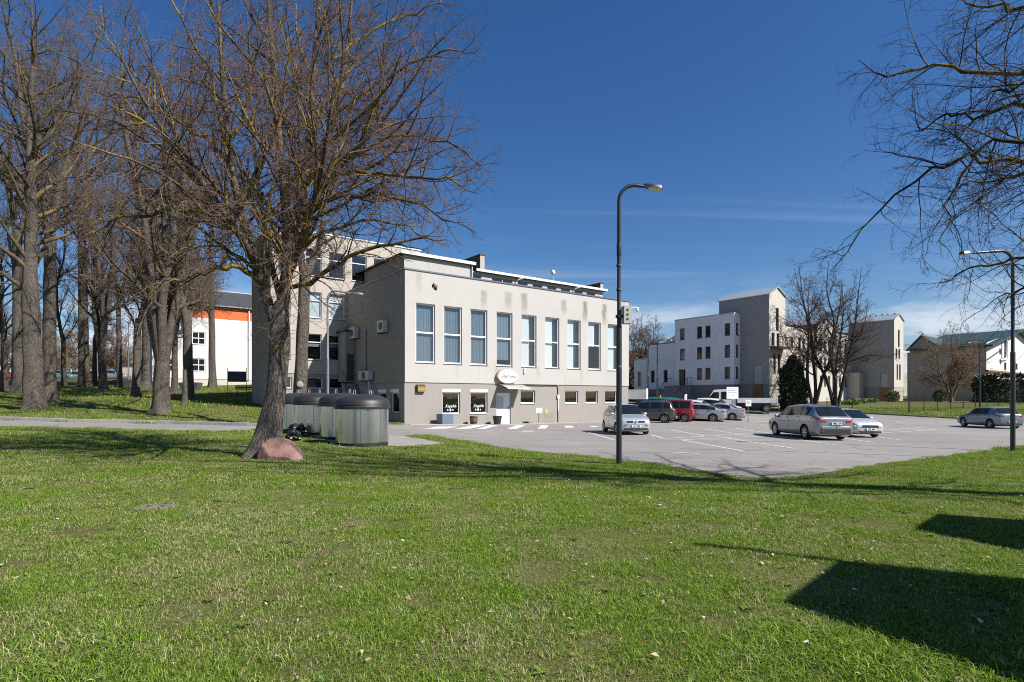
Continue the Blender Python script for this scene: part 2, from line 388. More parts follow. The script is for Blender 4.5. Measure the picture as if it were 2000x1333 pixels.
# ------------------------------------------------------------------ ground: lawn, asphalt, pavement, container pad as one seamless triangulated sheet
def G2(px, py): return ghit(px, py)[:2]
C0 = np.array([-6.87, 36.5])                       # near corner of the main building
def loc2(t, s): return tuple(C0+U*t+W*s)
near_edge = [G2(*p) for p in ((846, 851), (935, 866), (1026, 881), (1135, 889), (1209, 899), (1265, 905), (1335, 916), (1400, 925), (1445, 932), (1490, 936), (1517, 937), (1545, 934), (1572, 929),
                              (1662, 916), (1771, 900), (1880, 887), (1998, 871))]
kerb_back = [G2(*p) for p in ((0, 820), (112, 824), (319, 828), (505, 833))]
kb0 = np.array(kerb_back[0])
far_left = (-95.0, float(kb0[1]+9))
asphalt_poly = [(-95., far_left[1]-5.2)] + [(x-.4, y-5.0) for x, y in kerb_back] + [(-11.6, 29.6), (-8.2, 27.6), (-5.4, 25.6)] + near_edge + [(46., 27.), (75., 33.), (75., 52.)] + \
    [G2(2000, 826), G2(1860, 818), G2(1695, 809), G2(1640, 806.5), G2(1560, 802)] + [(24.5, 58.5), (22.8, 61.0), (5., 75.), (2., 75.)] + \
    [loc2(21.4, 6), loc2(21.4, -1.5), loc2(-.6, -1.5), loc2(-2.6, 0), (-11., 35.2)] + kerb_back[::-1] + [far_left]
pave_poly = [loc2(-.6, -1.5), loc2(21.4, -1.5), loc2(21.4, .3), loc2(-.6, .3)]
BINROW = np.array([-.505, .863]); BINSIDE = np.array([.863, .505]); B1 = np.array(G2(717, 869))+np.array([0, .75])
def pad(a, b): return tuple(B1+BINROW*a+BINSIDE*b)
pad_poly = [pad(-1.35, -1.5), pad(-1.25, 1.2), pad(-.2, 3.0), pad(3.0, 2.6), pad(10.2, 1.6), pad(10.2, -1.5)]
def in_poly(poly, x, y):
    x = np.asarray(x); y = np.asarray(y); r = np.zeros(x.shape, bool); n = len(poly)
    for k in range(n):
        (x0, y0), (x1, y1) = poly[k], poly[(k+1) % n]
        if y0 == y1: continue
        c = ((y0 > y) != (y1 > y)) & (x < (x1-x0)*(y-y0)/(y1-y0)+x0)
        r ^= c
    return r
def ground_sheets():
    ar = np.arange
    xs = np.concatenate([[-2500, -1200, -600], ar(-300, -60, 20), ar(-60, -26, 2), ar(-26, 26, .65), ar(26, 60, 2), ar(60, 301, 20), [600, 1200, 2500]])
    ys = np.concatenate([[-1500, -300, -80], ar(-30, 2, 4), ar(2, 34, .65), ar(34, 80, 1.3), ar(80, 401, 20), [600, 1200, 2600]])
    X, Y = np.meshgrid(xs, ys); pts = list(map(tuple, np.stack([X.ravel()+.0131, Y.ravel()+.0077], 1)))
    edges = []
    for poly in (asphalt_poly, pave_poly, pad_poly):
        n0 = len(pts); m = 0
        for k in range(len(poly)):
            a = np.array(poly[k]); b = np.array(poly[(k+1) % len(poly)]); q = max(1, int(np.linalg.norm(b-a)/1.5))
            for j in range(q): pts.append(tuple(a+(b-a)*j/q)); m += 1
        edges += [(n0+k, n0+(k+1) % m) for k in range(m)]
    vo, eo, fo, *_ = delaunay_2d_cdt([Vector(p) for p in pts], edges, [], 0, 1e-4)
    V = np.array([(v.x, v.y) for v in vo]); T = np.array([f for f in fo if len(f) == 3])
    cx = V[T].mean(1)
    cls = np.zeros(len(T), int)
    cls[in_poly(pad_poly, cx[:, 0], cx[:, 1])] = 2
    cls[in_poly(asphalt_poly, cx[:, 0], cx[:, 1])] = 1
    cls[in_poly(pave_poly, cx[:, 0], cx[:, 1])] = 3
    Z = zg(V[:, 0], V[:, 1])
    P = np.concatenate([V, Z[:, None]], 1)
    # wind all triangles upward
    a, b, c = P[T[:, 0]], P[T[:, 1]], P[T[:, 2]]
    up = np.cross(b-a, c-a)[:, 2]; T[up < 0] = T[up < 0][:, ::-1]
    out = {}
    for k, name, mat in ((0, 'ground', lawn_mat()), (1, 'parking_lot', asphalt_mat()), (2, 'container_pad', M('pad concrete', (.24, .232, .22), .9, var=.18, vs=1.3, bump=.3)),
                         (3, 'pavement', M('pavement concrete', (.265, .242, .212), .9, var=.16, vs=1.1, bump=.3))):
        t = T[cls == k]; used, inv = np.unique(t, return_inverse=True)
        me = np_mesh(name, P[used], inv.reshape(-1, 3), mat)
        out[k] = link(name, me, kind='structure')
    return out
SHEETS = ground_sheets()
LOT = SHEETS[1]

# painted lines, each a sheet of its own lying on the asphalt
PAINT = NT('road paint')
_o = PAINT.tc.outputs['Object']
PAINT.color(PAINT.mix(PAINT.mrange(PAINT.noise(_o, 9, 6, .75), .50, .68), (.56, .55, .53), (.25, .24, .23)))
PAINT.p.inputs['Roughness'].default_value = .8; PAINT = PAINT.m
def zoff(p, dz): return (p[0], p[1], float(zg(p[0], p[1]))+dz)
def strip(a, b, w, name='painted_line', mat=PAINT, dz=.006):
    a, b = np.array(a), np.array(b); d = (b-a)/np.linalg.norm(b-a); n = np.array([-d[1], d[0]])*w/2
    q = max(1, int(np.linalg.norm(b-a)/.6)); mb = MB()
    for k in range(q):
        p, r = a+(b-a)*k/q, a+(b-a)*(k+1)/q
        mb.quad(zoff(p-n, dz), zoff(r-n, dz), zoff(r+n, dz), zoff(p+n, dz))
    return mb.build(name, mat, LOT, fix=False)
for (a, b) in (((1309, 840), (1379, 852.5)), ((1376, 838.6), (1453, 849.5)), ((1433, 836.5), (1506, 847)), ((1297, 857), (1504, 847)), ((1330, 859.8), (1490, 852.5)),
               ((1330, 859.8), (1456, 882.4)), ((1418, 856), (1551, 876.4)), ((1271, 849.5), (1297, 857)), ((1150, 845.5), (1199, 859.6)), ((1500, 850.5), (1632, 869.5)),
               ((1590, 849), (1707, 864.5)), ((1690, 851), (1760, 860)), ((1719, 841), (1800, 835.5)), ((1722, 846), (1830, 838.5)), ((1460, 829.7), (1482, 829.7)), ((1485, 831), (1510, 834.5)),
               ((1452, 818.5), (1500, 818.8)), ((1460, 824.5), (1512, 823.5)), ((1294, 883), (1366, 886.4)), ((1560, 838), (1600, 841.5)), ((1740, 822), (1800, 828)), ((1690, 826), (1745, 833))):
    strip(G2(*a), G2(*b), .13)
for q in (((826, 838), (870, 838), (896, 833.5), (858, 833.5)), ((886, 838), (918, 838), (950, 831), (926, 831)), ((930, 838.5), (947, 838.5), (973, 831), (956, 831)),
          ((990, 838.5), (1009, 838.5), (1027, 831), (1008, 831)), ((1050, 838), (1066, 838), (1072, 831), (1056, 831)), ((1104, 836), (1122, 836), (1117, 832), (1102, 832)), ((1155, 834.5), (1170, 834.5), (1164, 832.5), (1150, 832.5)), ((1020, 843.5), (1040, 843.5), (1046, 842), (1022, 842))):
    MB().quad(*[zoff(G2(*p), .007) for p in q]).build('painted_stripe', PAINT, LOT, fix=True)
# long thin cast shadow, painted as a dark strip across the lot
strip(G2(1330, 877), G2(1990, 898), .05, 'shadow_strip', M('painted_shadow', (.05, .05, .05), .7), .004)

# kerb stones, one by one, along the park side of the road and along the far lawn
KERB_ME = None
def kerb(name, line, h, w, length, mat, label=None):
    root = empty(name, (0, 0, 0), kind='structure')
    pts = [np.array(p) for p in line]; me = None; rng = random.Random(5)
    mb = MB(); mb.box(0, length-.012, -w/2, w/2, -.15, h); me = mb.mesh('kerb_stone', mat)
    cum = np.concatenate([[0], np.cumsum([np.linalg.norm(pts[k+1]-pts[k]) for k in range(len(pts)-1)])]); A = np.array(pts)
    along = lambda s_: np.array([np.interp(s_, cum, A[:, 0]), np.interp(s_, cum, A[:, 1])])
    for j in range(int(cum[-1]/length)):
            p = along(j*length); d = along((j+1)*length)-p; d /= np.linalg.norm(d)
            o = link('kerb_stone', me, root, (p[0], p[1], float(zg(*p))+rng.uniform(-.008, .008)), math.atan2(d[1], d[0]))
            e = p+d*length; o.rotation_euler[1] = -math.atan2(float(zg(*e)-zg(*p)), length)
    return root
KM = M('kerb concrete', (.33, .318, .30), .9, var=.2, vs=2, bump=.25)
kl = [np.array(p)+np.array([.1, .12]) for p in kerb_back]
kerb('kerb', [kl[0]+(kl[0]-kl[1])/np.linalg.norm(kl[0]-kl[1])*12] + kl + [np.array((-11.2, 35.1))], .17, .30, 1.0, KM)
kerb('kerb', [np.array(p)+np.array([0, .1]) for p in (G2(2000, 826), G2(1860, 818), G2(1695, 809), G2(1640, 806.5), G2(1560, 802))], .10, .2, 1.0, M('dark kerb', (.10, .095, .09), .9, var=.2))
kerb('kerb', [loc2(-.4, -1.5), loc2(21.4, -1.5)], .05, .12, 1.0, KM)

# ------------------------------------------------------------------ grass: tufts of blades scattered over the lawn
def grass_tuft(seed, n, rad, hmin, hmax, wid, lean):
    rng = np.random.default_rng(seed); V = []; Q = []; A = []
    a = rng.uniform(0, 2*np.pi, n); r = rad*np.sqrt(rng.uniform(0, 1, n)); az = rng.uniform(0, 2*np.pi, n)
    h = rng.uniform(hmin, hmax, n); ln = rng.uniform(.15, 1, n)*lean*h; rn = rng.uniform(0, 1, n)
    for k in range(n):
        b = np.array([r[k]*math.cos(a[k]), r[k]*math.sin(a[k]), -.004]); d = np.array([math.cos(az[k]), math.sin(az[k]), 0]); s = np.array([-d[1], d[0], 0])*wid*rng.uniform(.6, 1.2)/2
        m = b+d*ln[k]*.35+np.array([0, 0, h[k]*.62]); t = b+d*ln[k]+np.array([0, 0, h[k]*(1-.25*ln[k]/h[k])])
        n0 = len(V); V += [b-s, b+s, m+s*.8, m-s*.8, t+s*.12, t-s*.12]
        Q += [(n0, n0+1, n0+2, n0+3), (n0+3, n0+2, n0+4, n0+5)]; A += [rn[k]]*6
    return np.array(V), np.array(Q), np.array(A)
GRASS_COL = bpy.data.collections.new('grass_tufts')
GM = grass_mat('grass blades'); GMD = grass_mat('dry grass blades', .52)
TUFTS = []
for k in range(8):
    dry = k >= 6
    v, q, a = grass_tuft(100+k, 150 if not dry else 130, .15, .010 if not dry else .006, .040+.008*(k % 3) if not dry else .022, .0036 if not dry else .0030, 1.5 if not dry else 3.6)
    me = np_mesh('tuft', v, q, GMD if dry else GM, a, True, 'rnd')
    o = bpy.data.objects.new('tuft_%d' % k, me); GRASS_COL.objects.link(o); TUFTS.append(o)
def scatter_points():
    rng = np.random.default_rng(3); P = []
    for (y0, y1, dens, sc) in ((2.6, 7, 130, 1.0), (7, 11, 90, 1.08), (11, 17, 46, 1.3), (17, 26, 20, 1.7), (26, 40, 8, 2.4), (40, 62, 2.2, 4.0)):
        x0, x1 = -1.2*y1-2.5, 1.2*y1+2.5; n = int((x1-x0)*(y1-y0)*dens)
        x = rng.uniform(x0, x1, n); y = rng.uniform(y0, y1, n); k = np.abs(x) < 1.2*y+2.5
        x, y = x[k], y[k]
        bad = in_poly(asphalt_poly, x, y) | in_poly(pave_poly, x, y) | in_poly(pad_poly, x, y)
        x, y = x[~bad], y[~bad]
        P.append(np.stack([x, y, np.full(len(x), sc)], 1))
    return np.concatenate(P)
def fast_noise(x, y, f, seed):
    rng = np.random.default_rng(seed); r = np.zeros_like(x)
    for k in range(7):
        a = rng.uniform(0, 2*np.pi); ff = f*rng.uniform(.6, 1.7); r += np.sin((x*math.cos(a)+y*math.sin(a))*ff+rng.uniform(0, 6.3))
    return r/7
def grass():
    P = scatter_points(); x, y, s = P.T; rng = np.random.default_rng(8)
    mh = np.array(ghit(306, 990)[:2]); k = ((x-mh[0])/.30)**2+((y-mh[1])/.26)**2 > 1
    x, y, s = x[k], y[k], s[k]
    bare = fast_noise(x, y, 8., 31)+.6*fast_noise(x, y, 17, 33); k = (bare > -.66) | (rng.uniform(0, 1, len(x)) < .75); x, y, s = x[k], y[k], s[k]
    z = zg(x, y); n = len(x)
    patch = .7*fast_noise(x, y, 1.6, 4)+.8*fast_noise(x, y, 6.5, 6)+.5*fast_noise(x, y, 15, 7)
    idx = rng.integers(0, 6, n); dry = rng.uniform(0, 1, n) < np.clip(.30-patch*.95, .06, .9); idx[dry] = rng.integers(6, 8, dry.sum())
    sc = s*(1+.55*np.clip(patch, -.6, .9))*rng.uniform(.65, 1.25, n)
    tall = fast_noise(x, y, 3.1, 12) > .42; sc[tall & ~dry] *= 1.45
    me = bpy.data.meshes.new('grass'); me.vertices.add(n); me.vertices.foreach_set('co', np.stack([x, y, z], 1).astype(np.float32).ravel())
    for nm, typ, val in (('gscale', 'FLOAT', sc.astype(np.float32)), ('gidx', 'INT', idx.astype(np.int32)), ('grot', 'FLOAT', rng.uniform(0, 6.28, n).astype(np.float32))):
        at_ = me.attributes.new(nm, typ, 'POINT'); at_.data.foreach_set('value', val)
    o = link('grass', me, label='short spring lawn grass with dry straw mixed in', cat='grass', kind='stuff')
    ng = bpy.data.node_groups.new('scatter grass', 'GeometryNodeTree')
    ng.interface.new_socket('Geometry', in_out='INPUT', socket_type='NodeSocketGeometry'); ng.interface.new_socket('Geometry', in_out='OUTPUT', socket_type='NodeSocketGeometry')
    N = ng.nodes; L = ng.links; i = N.new('NodeGroupInput'); out = N.new('NodeGroupOutput')
    inst = N.new('GeometryNodeInstanceOnPoints'); ci = N.new('GeometryNodeCollectionInfo'); ci.inputs['Collection'].default_value = GRASS_COL
    ci.inputs['Separate Children'].default_value = True; ci.inputs['Reset Children'].default_value = True
    def attr(nm, typ):
        a = N.new('GeometryNodeInputNamedAttribute'); a.data_type = typ; a.inputs[0].default_value = nm
        return [s_ for s_ in a.outputs if s_.enabled and s_.name == 'Attribute'][0]
    cx = N.new('ShaderNodeCombineXYZ'); L.new(attr('grot', 'FLOAT'), cx.inputs[2])
    L.new(i.outputs[0], inst.inputs['Points']); L.new(ci.outputs[0], inst.inputs['Instance']); inst.inputs['Pick Instance'].default_value = True
    L.new(attr('gidx', 'INT'), inst.inputs['Instance Index']); L.new(cx.outputs[0], inst.inputs['Rotation']); L.new(attr('gscale', 'FLOAT'), inst.inputs['Scale'])
    L.new(inst.outputs[0], out.inputs[0])
    md = o.modifiers.new('scatter', 'NODES'); md.node_group = ng
grass()
def litter():
    rng = np.random.default_rng(21); V = []; F = []; A = []
    n = 3200; y = 3+(rng.uniform(0, 1, n)**.75)*19; x = rng.uniform(-.95, .95, n)*y
    k = ~(in_poly(asphalt_poly, x, y) | in_poly(pad_poly, x, y)); x, y = x[k], y[k]
    # more under the big lime tree
    m = 700; tx, ty = G2(520, 890); x = np.append(x, tx+rng.normal(-1.5, 3.2, m)); y = np.append(y, ty+rng.normal(.5, 2.0, m))
    for px, py in zip(x, y):
        L = rng.uniform(.010, .036); wd = L*rng.uniform(.25, .6); a = rng.uniform(0, 6.28); z = float(zg(px, py))+rng.uniform(.012, .036)
        d = np.array([math.cos(a), math.sin(a), rng.uniform(-.35, .35)])*L; s = np.array([-math.sin(a), math.cos(a), rng.uniform(-.4, .4)])*wd
        c = np.array([px, py, z]); up = np.array([0, 0, rng.uniform(.003, .012)]); n0 = len(V)
        V += [c-d, c-s+up, c+d, c+s+up]; F.append((n0, n0+1, n0+2, n0+3)); A += [rng.uniform(0, 1)]*4
    t = NT('dead leaves'); a = t.node('ShaderNodeAttribute', attribute_name='rnd')
    t.color(t.ramp(a.outputs['Fac'], [(0, (.16, .085, .045)), (.4, (.33, .21, .12)), (.75, (.44, .34, .22)), (1, (.60, .52, .42))])); t.p.inputs['Roughness'].default_value = .8
    link('fallen_leaves', np_mesh('fallen_leaves', np.array(V), np.array(F), t.m, A, True, 'rnd'), label='scattered dry brown leaves lying in the lawn', cat='leaves', kind='stuff')
litter()
def twigs():
    rng = random.Random(6); mb = MB()
    for k in range(170):
        y = 3.2+rng.random()*13; x = rng.uniform(-.92, .92)*y
        if in_poly(asphalt_poly, np.array([x]), np.array([y]))[0]: continue
        a = rng.uniform(0, 6.28); L = rng.uniform(.05, .22); z = float(zg(x, y))+rng.uniform(.02, .035); d = Vector((math.cos(a), math.sin(a), rng.uniform(-.05, .05)))*L; s_ = Vector((-d.y, d.x, 0))*rng.uniform(-.2, .2)
        p = Vector((x, y, z)); mb.tube([p, p+d*.5+s_, p+d], [.004, .003, .0015], 4, False)
    mb.build('fallen_twigs', M('fallen twig bark', (.11, .085, .068), .9, var=.3), label='thin broken twigs lying in the lawn', cat='twigs', kind='stuff')
twigs()
def weeds():
    rng = np.random.default_rng(44); V = []; F = []; A = []
    for k in range(420):
        y0 = 3.0+rng.uniform(0, 1)**.8*13; x0 = rng.uniform(-.93, .93)*y0
        if in_poly(asphalt_poly, np.array([x0]), np.array([y0]))[0]: continue
        z0 = float(zg(x0, y0))+.012; m = rng.integers(5, 10); R_ = rng.uniform(.03, .075); sh = rng.uniform(0, .8)
        for j in range(m):
            a = 2*np.pi*j/m+rng.normal(0, .25); d = np.array([math.cos(a), math.sin(a), 0]); s_ = np.array([-d[1], d[0], 0])*R_*.22; L = R_*rng.uniform(.7, 1.2); c = np.array([x0, y0, z0]); n0 = len(V)
            V += [c, c+d*L*.55-s_+[0, 0, .016], c+d*L+[0, 0, rng.uniform(.0, .02)], c+d*L*.55+s_+[0, 0, .016]]; F.append((n0, n0+1, n0+2, n0+3)); A += [min(1, sh+rng.uniform(0, .2))]*4
    t = NT('rosette weeds'); a = t.node('ShaderNodeAttribute', attribute_name='rnd'); t.color(t.ramp(a.outputs['Fac'], [(0, (.035, .095, .014)), (1, (.13, .21, .03))])); t.p.inputs['Roughness'].default_value = .6; t.p.inputs['Specular IOR Level'].default_value = .2
    link('lawn_weeds', np_mesh('lawn_weeds', np.array(V), np.array(F), t.m, A, False, 'rnd'), label='small broad-leaved weed rosettes in the lawn', cat='weeds', kind='stuff')
weeds()
# ------------------------------------------------------------------ bare trees
class Tree:
    def __init__(s, seed): s.rng = np.random.default_rng(seed); s.parts = []      # (pts, rad, sides, lev)
    def grow(s, P0, D0, L, Rr, n, wig, trop, taper=.25, endtrop=0.0, power=1.0):
        N = len(P0); pts = np.zeros((N, n+1, 3)); pts[:, 0] = P0; d = D0/np.linalg.norm(D0, axis=1, keepdims=True)
        drift = s.rng.normal(0, wig*.35, (N, 3))
        for k in range(n):
            d = d+s.rng.normal(0, wig, (N, 3))+drift
            d[:, 2] += trop+endtrop*(k/n)
            d /= np.linalg.norm(d, axis=1, keepdims=True)
            pts[:, k+1] = pts[:, k]+d*(L/n)[:, None]
        tt = np.linspace(0, 1, n+1)**power
        return pts, Rr[:, None]*(1-(1-taper)*tt)[None]
    def spawn(s, pts, rad, per, t0, t1, ang, angsd, perL, lenfn, rfrac, rmax, upbias=0.0, away=None):
        N, n1, _ = pts.shape; n = n1-1; rng = s.rng
        Lp = np.linalg.norm(np.diff(pts, axis=1), axis=2).sum(1)
        cnt = np.maximum(1, np.round(per*(Lp/perL) if perL else np.full(N, per))).astype(int)
        idx = np.repeat(np.arange(N), cnt); k = np.concatenate([np.arange(c) for c in cnt]); c = np.repeat(cnt, cnt)
        t = t0+(t1-t0)*(k+rng.uniform(0, 1, len(k)))/c
        f = np.clip(t*n, 0, n-1e-4); i = f.astype(int); fr = (f-i)[:, None]
        P = pts[idx, i]*(1-fr)+pts[idx, i+1]*fr; T = pts[idx, i+1]-pts[idx, i]; T /= np.linalg.norm(T, axis=1, keepdims=True)
        r = rad[idx, i]*(1-fr[:, 0])+rad[idx, i+1]*fr[:, 0]
        a = rng.normal(0, 1, (len(idx), 3)); a[:, 2] += upbias
        if away is not None: a += away
        a -= (a*T).sum(1, keepdims=True)*T; a /= np.linalg.norm(a, axis=1, keepdims=True)+1e-9
        th = np.radians(np.clip(rng.normal(ang, angsd, len(idx)), 12, 110))[:, None]
        D = np.cos(th)*T+np.sin(th)*a
        L = lenfn(t, Lp[idx])*rng.uniform(.6, 1.25, len(idx))
        return P-T*0, D, L, np.minimum(r*rfrac, rmax), r
    def put(s, pts, rad, sides, lev): s.parts.append((pts, rad, sides, lev))
    def tubes(s, parts):
        VV, QQ, LL = [], [], []; off = 0
        for pts, rad, S, lev in parts:
            N, n, _ = pts.shape
            T = np.gradient(pts, axis=1); T /= np.linalg.norm(T, axis=2, keepdims=True)+1e-12
            ref = s.rng.normal(0, 1, (N, 1, 3)); mt = T.mean(1, keepdims=True); ref -= (ref*mt).sum(2, keepdims=True)*mt/((mt*mt).sum(2, keepdims=True)+1e-9)
            B = ref-(ref*T).sum(2, keepdims=True)*T; B /= np.linalg.norm(B, axis=2, keepdims=True)+1e-12
            Cc = np.cross(T, B); a = np.arange(S)*2*np.pi/S
            ring = pts[:, :, None, :]+(B[:, :, None, :]*np.cos(a)[None, None, :, None]+Cc[:, :, None, :]*np.sin(a)[None, None, :, None])*rad[:, :, None, None]
            VV.append(ring.reshape(-1, 3)); base = (np.arange(N)*n*S)[:, None, None]+(np.arange(n-1)*S)[None, :, None]+off
            j = np.arange(S)[None, None, :]; j2 = (np.arange(S)+1) % S; j2 = j2[None, None, :]
            q = np.stack([base+j, base+j2, base+S+j2, base+S+j], -1).reshape(-1, 4); QQ.append(q)
            LL.append(np.full(N*n*S, lev)); off += N*n*S
        return np.concatenate(VV), np.concatenate(QQ), np.concatenate(LL)
    def mesh(s, name, parts, mat):
        v, q, l = s.tubes(parts); return np_mesh(name, v, q, mat, l)
BARK = bark_mat('lime bark', (.165, .150, .132), (.068, .060, .052), lichen=.8)
BARK_OAK = bark_mat('oak bark', (.145, .127, .107), (.060, .051, .043), lichen=.05, scale=.8)
BARK_DARK = bark_mat('dark bark', (.075, .064, .055), (.022, .019, .017), lichen=.0, scale=1.4)
BR_LIME = branch_mat('lime branches', (.150, .100, .083), (.085, .074, .062), .75)
BR_PARK = branch_mat('park tree branches', (.125, .092, .074), (.088, .076, .063), .30)
BR_DARK = branch_mat('dark branches', (.095, .066, .055), (.060, .050, .042), .0)
BR_NEAR = branch_mat('near tree branches', (.060, .040, .034), (.055, .045, .036), .55)
BR_TAN = branch_mat('tan branches', (.24, .17, .11), (.17, .13, .09), .1)
BR_RED = branch_mat('red brown branches', (.150, .088, .068), (.12, .085, .07), .0)

def trunk_tube(path, rads, sides, rng, flare=.0, ridges=.06):
    """dense lobed trunk with root flare; path: list of points"""
    path = np.array(path, float); n = len(path)
    m = max(24, n*8); tt = np.linspace(0, n-1, m)
    P = np.stack([np.interp(tt, np.arange(n), path[:, k]) for k in range(3)], 1)
    for _ in range(6): P[1:-1] = (P[:-2]+2*P[1:-1]+P[2:])/4
    rr = np.interp(tt, np.arange(n), rads)
    d = np.linalg.norm(P-P[0], axis=1)
    T = np.gradient(P, axis=0); T /= np.linalg.norm(T, axis=1, keepdims=True)
    B = np.cross(T, [0, 1, 0.01]); B /= np.linalg.norm(B, axis=1, keepdims=True); Cc = np.cross(T, B)
    a = np.arange(sides)*2*np.pi/sides; ph = rng.uniform(0, 6.28, 4)
    lob = 1+ridges*(np.sin(3*a+ph[0])*.5+np.sin(5*a+ph[1])*.6+np.sin(8*a+ph[2])*.4)
    fl = 1+flare*np.exp(-d/.42)[:, None]*(1+.55*np.sin(5*a+ph[3]))[None, :]
    wob = 1+.05*np.sin(d[:, None]*2.3+3*a[None, :]+ph[1])
    rad = rr[:, None]*lob[None, :]*fl*wob
    V = P[:, None, :]+(B[:, None, :]*np.cos(a)[None, :, None]+Cc[:, None, :]*np.sin(a)[None, :, None])*rad[:, :, None]
    base = (np.arange(m-1)*sides)[:, None]; j = np.arange(sides)[None]; j2 = ((np.arange(sides)+1) % sides)[None]
    Q = np.stack([base+j, base+j2, base+sides+j2, base+sides+j], -1).reshape(-1, 4)
    return V.reshape(-1, 3), Q, P, rr
def merge(vq):
    V, Q, o = [], [], 0
    for v, q in vq: V.append(v); Q.append(q+o); o += len(v)
    return np.concatenate(V), np.concatenate(Q)
def resample(path, rads, n):
    path = np.array(path, float); t = np.linspace(0, len(path)-1, n)
    P = np.stack([np.interp(t, np.arange(len(path)), path[:, k]) for k in range(3)], 1)
    for _ in range(2): P[1:-1] = (P[:-2]+2*P[1:-1]+P[2:])/4
    return P, np.interp(t, np.arange(len(path)), rads)

def park_tree(seed, H, r0, stems, fork, mats, dens=1.0, spread=.16, limb=.30, low=.25, droop=0.0, twig_r=.0042, lv4=True, limbs=11):
    """returns (trunk mesh, crown mesh) of a tall bare tree standing at the origin"""
    T = Tree(seed); rng = T.rng; vq = []; st_p = []; st_r = []
    lean = rng.normal(0, .02, 2)
    fk = np.array([lean[0]*fork, lean[1]*fork, fork])
    v, q, P, rr = trunk_tube([(0, 0, -.15), (lean[0]*fork*.4, lean[1]*fork*.4, fork*.4), tuple(fk), tuple(fk+np.array([0, 0, .5]))], [r0*1.12, r0*.97, r0*.86, r0*.55], 20, rng, .55)
    vq.append((v, q))
    a0 = rng.uniform(0, 6.28)
    for k in range(stems):
        a = a0+2*np.pi*k/stems+rng.normal(0, .25); sp = spread*rng.uniform(.5, 1.3) if stems > 1 else rng.uniform(0, .04)
        h = (H-fork)*rng.uniform(.82, 1.0); d = np.array([math.cos(a), math.sin(a), 0])
        pts = [fk-np.array([0, 0, .45])]; cur = fk.copy(); wob = rng.normal(0, 1, (5, 3))*h*.018
        for j in range(1, 6):
            f = j/5; pts.append(fk+d*sp*h*(f**.85)+np.array([0, 0, h*f])+wob[j-1])
        rs = np.linspace(1, .12, 6)**1.15*r0*(.80 if stems == 1 else .62)
        v, q, P, rr = trunk_tube(pts, rs, 10, rng, 0, .03); vq.append((v, q))
        p_, r_ = resample(pts, rs, 25); st_p.append(p_); st_r.append(r_)
    SP, SR = np.array(st_p), np.array(st_r)
    V, Q = merge(vq)
    tm = np_mesh('trunk', V, Q, mats[0])
    hl = H-fork
    P, D, L, Rr, _ = T.spawn(SP, SR, limbs*dens, low, .97, 50, 13, None, lambda t, Lp: hl*limb*(1.05-.72*t), .62, r0*.30, .2)
    l1, r1 = T.grow(P, D, L, Rr, 9, .085, .03, .18, .02-droop); T.put(l1, r1, 5, .15)
    P, D, L, Rr, _ = T.spawn(l1, r1, 8*dens, .12, .98, 48, 14, hl*limb*.6, lambda t, Lp: Lp*(.50-.25*t), .6, .05, .25)
    l2, r2 = T.grow(P, D, L, np.maximum(Rr, .009), 6, .16, .03, .25, .02-droop*1.5); T.put(l2, r2, 4, .4)
    P, D, L, Rr, _ = T.spawn(l2, r2, 6.6*dens, .1, 1, 46, 14, hl*limb*.28, lambda t, Lp: np.clip(Lp*(.55-.25*t), .25, 1.5), .6, .016, .15)
    l3, r3 = T.grow(P, D, L, np.maximum(Rr, twig_r*1.25), 4, .22, .02, .4, .02-droop*1.5); T.put(l3, r3, 3, .75)
    if lv4:
        P, D, L, Rr, _ = T.spawn(l3, r3, 3.2, .15, 1, 42, 14, .9, lambda t, Lp: np.clip(Lp*(.6-.2*t), .15, .7), .7, twig_r, .1)
        l4, r4 = T.grow(P, D, L, np.maximum(Rr, twig_r*.85), 2, .25, .02, .5); T.put(l4, r4, 3, 1.0)
    return tm, T.mesh('crown', T.parts, mats[1])
def plant_tree(name, tm, cm, loc, rz, sc, label, cat='tree', group=None, scz=None):
    o = empty(name, loc, rz, label=label, cat=cat, group=group); o.scale = (sc, sc, scz or sc)
    link('trunk', tm, o); link('crown', cm, o); return o
def at_ground(px, py, dz=0): x, y, z = ghit(px, py); return (x, y, z+dz)

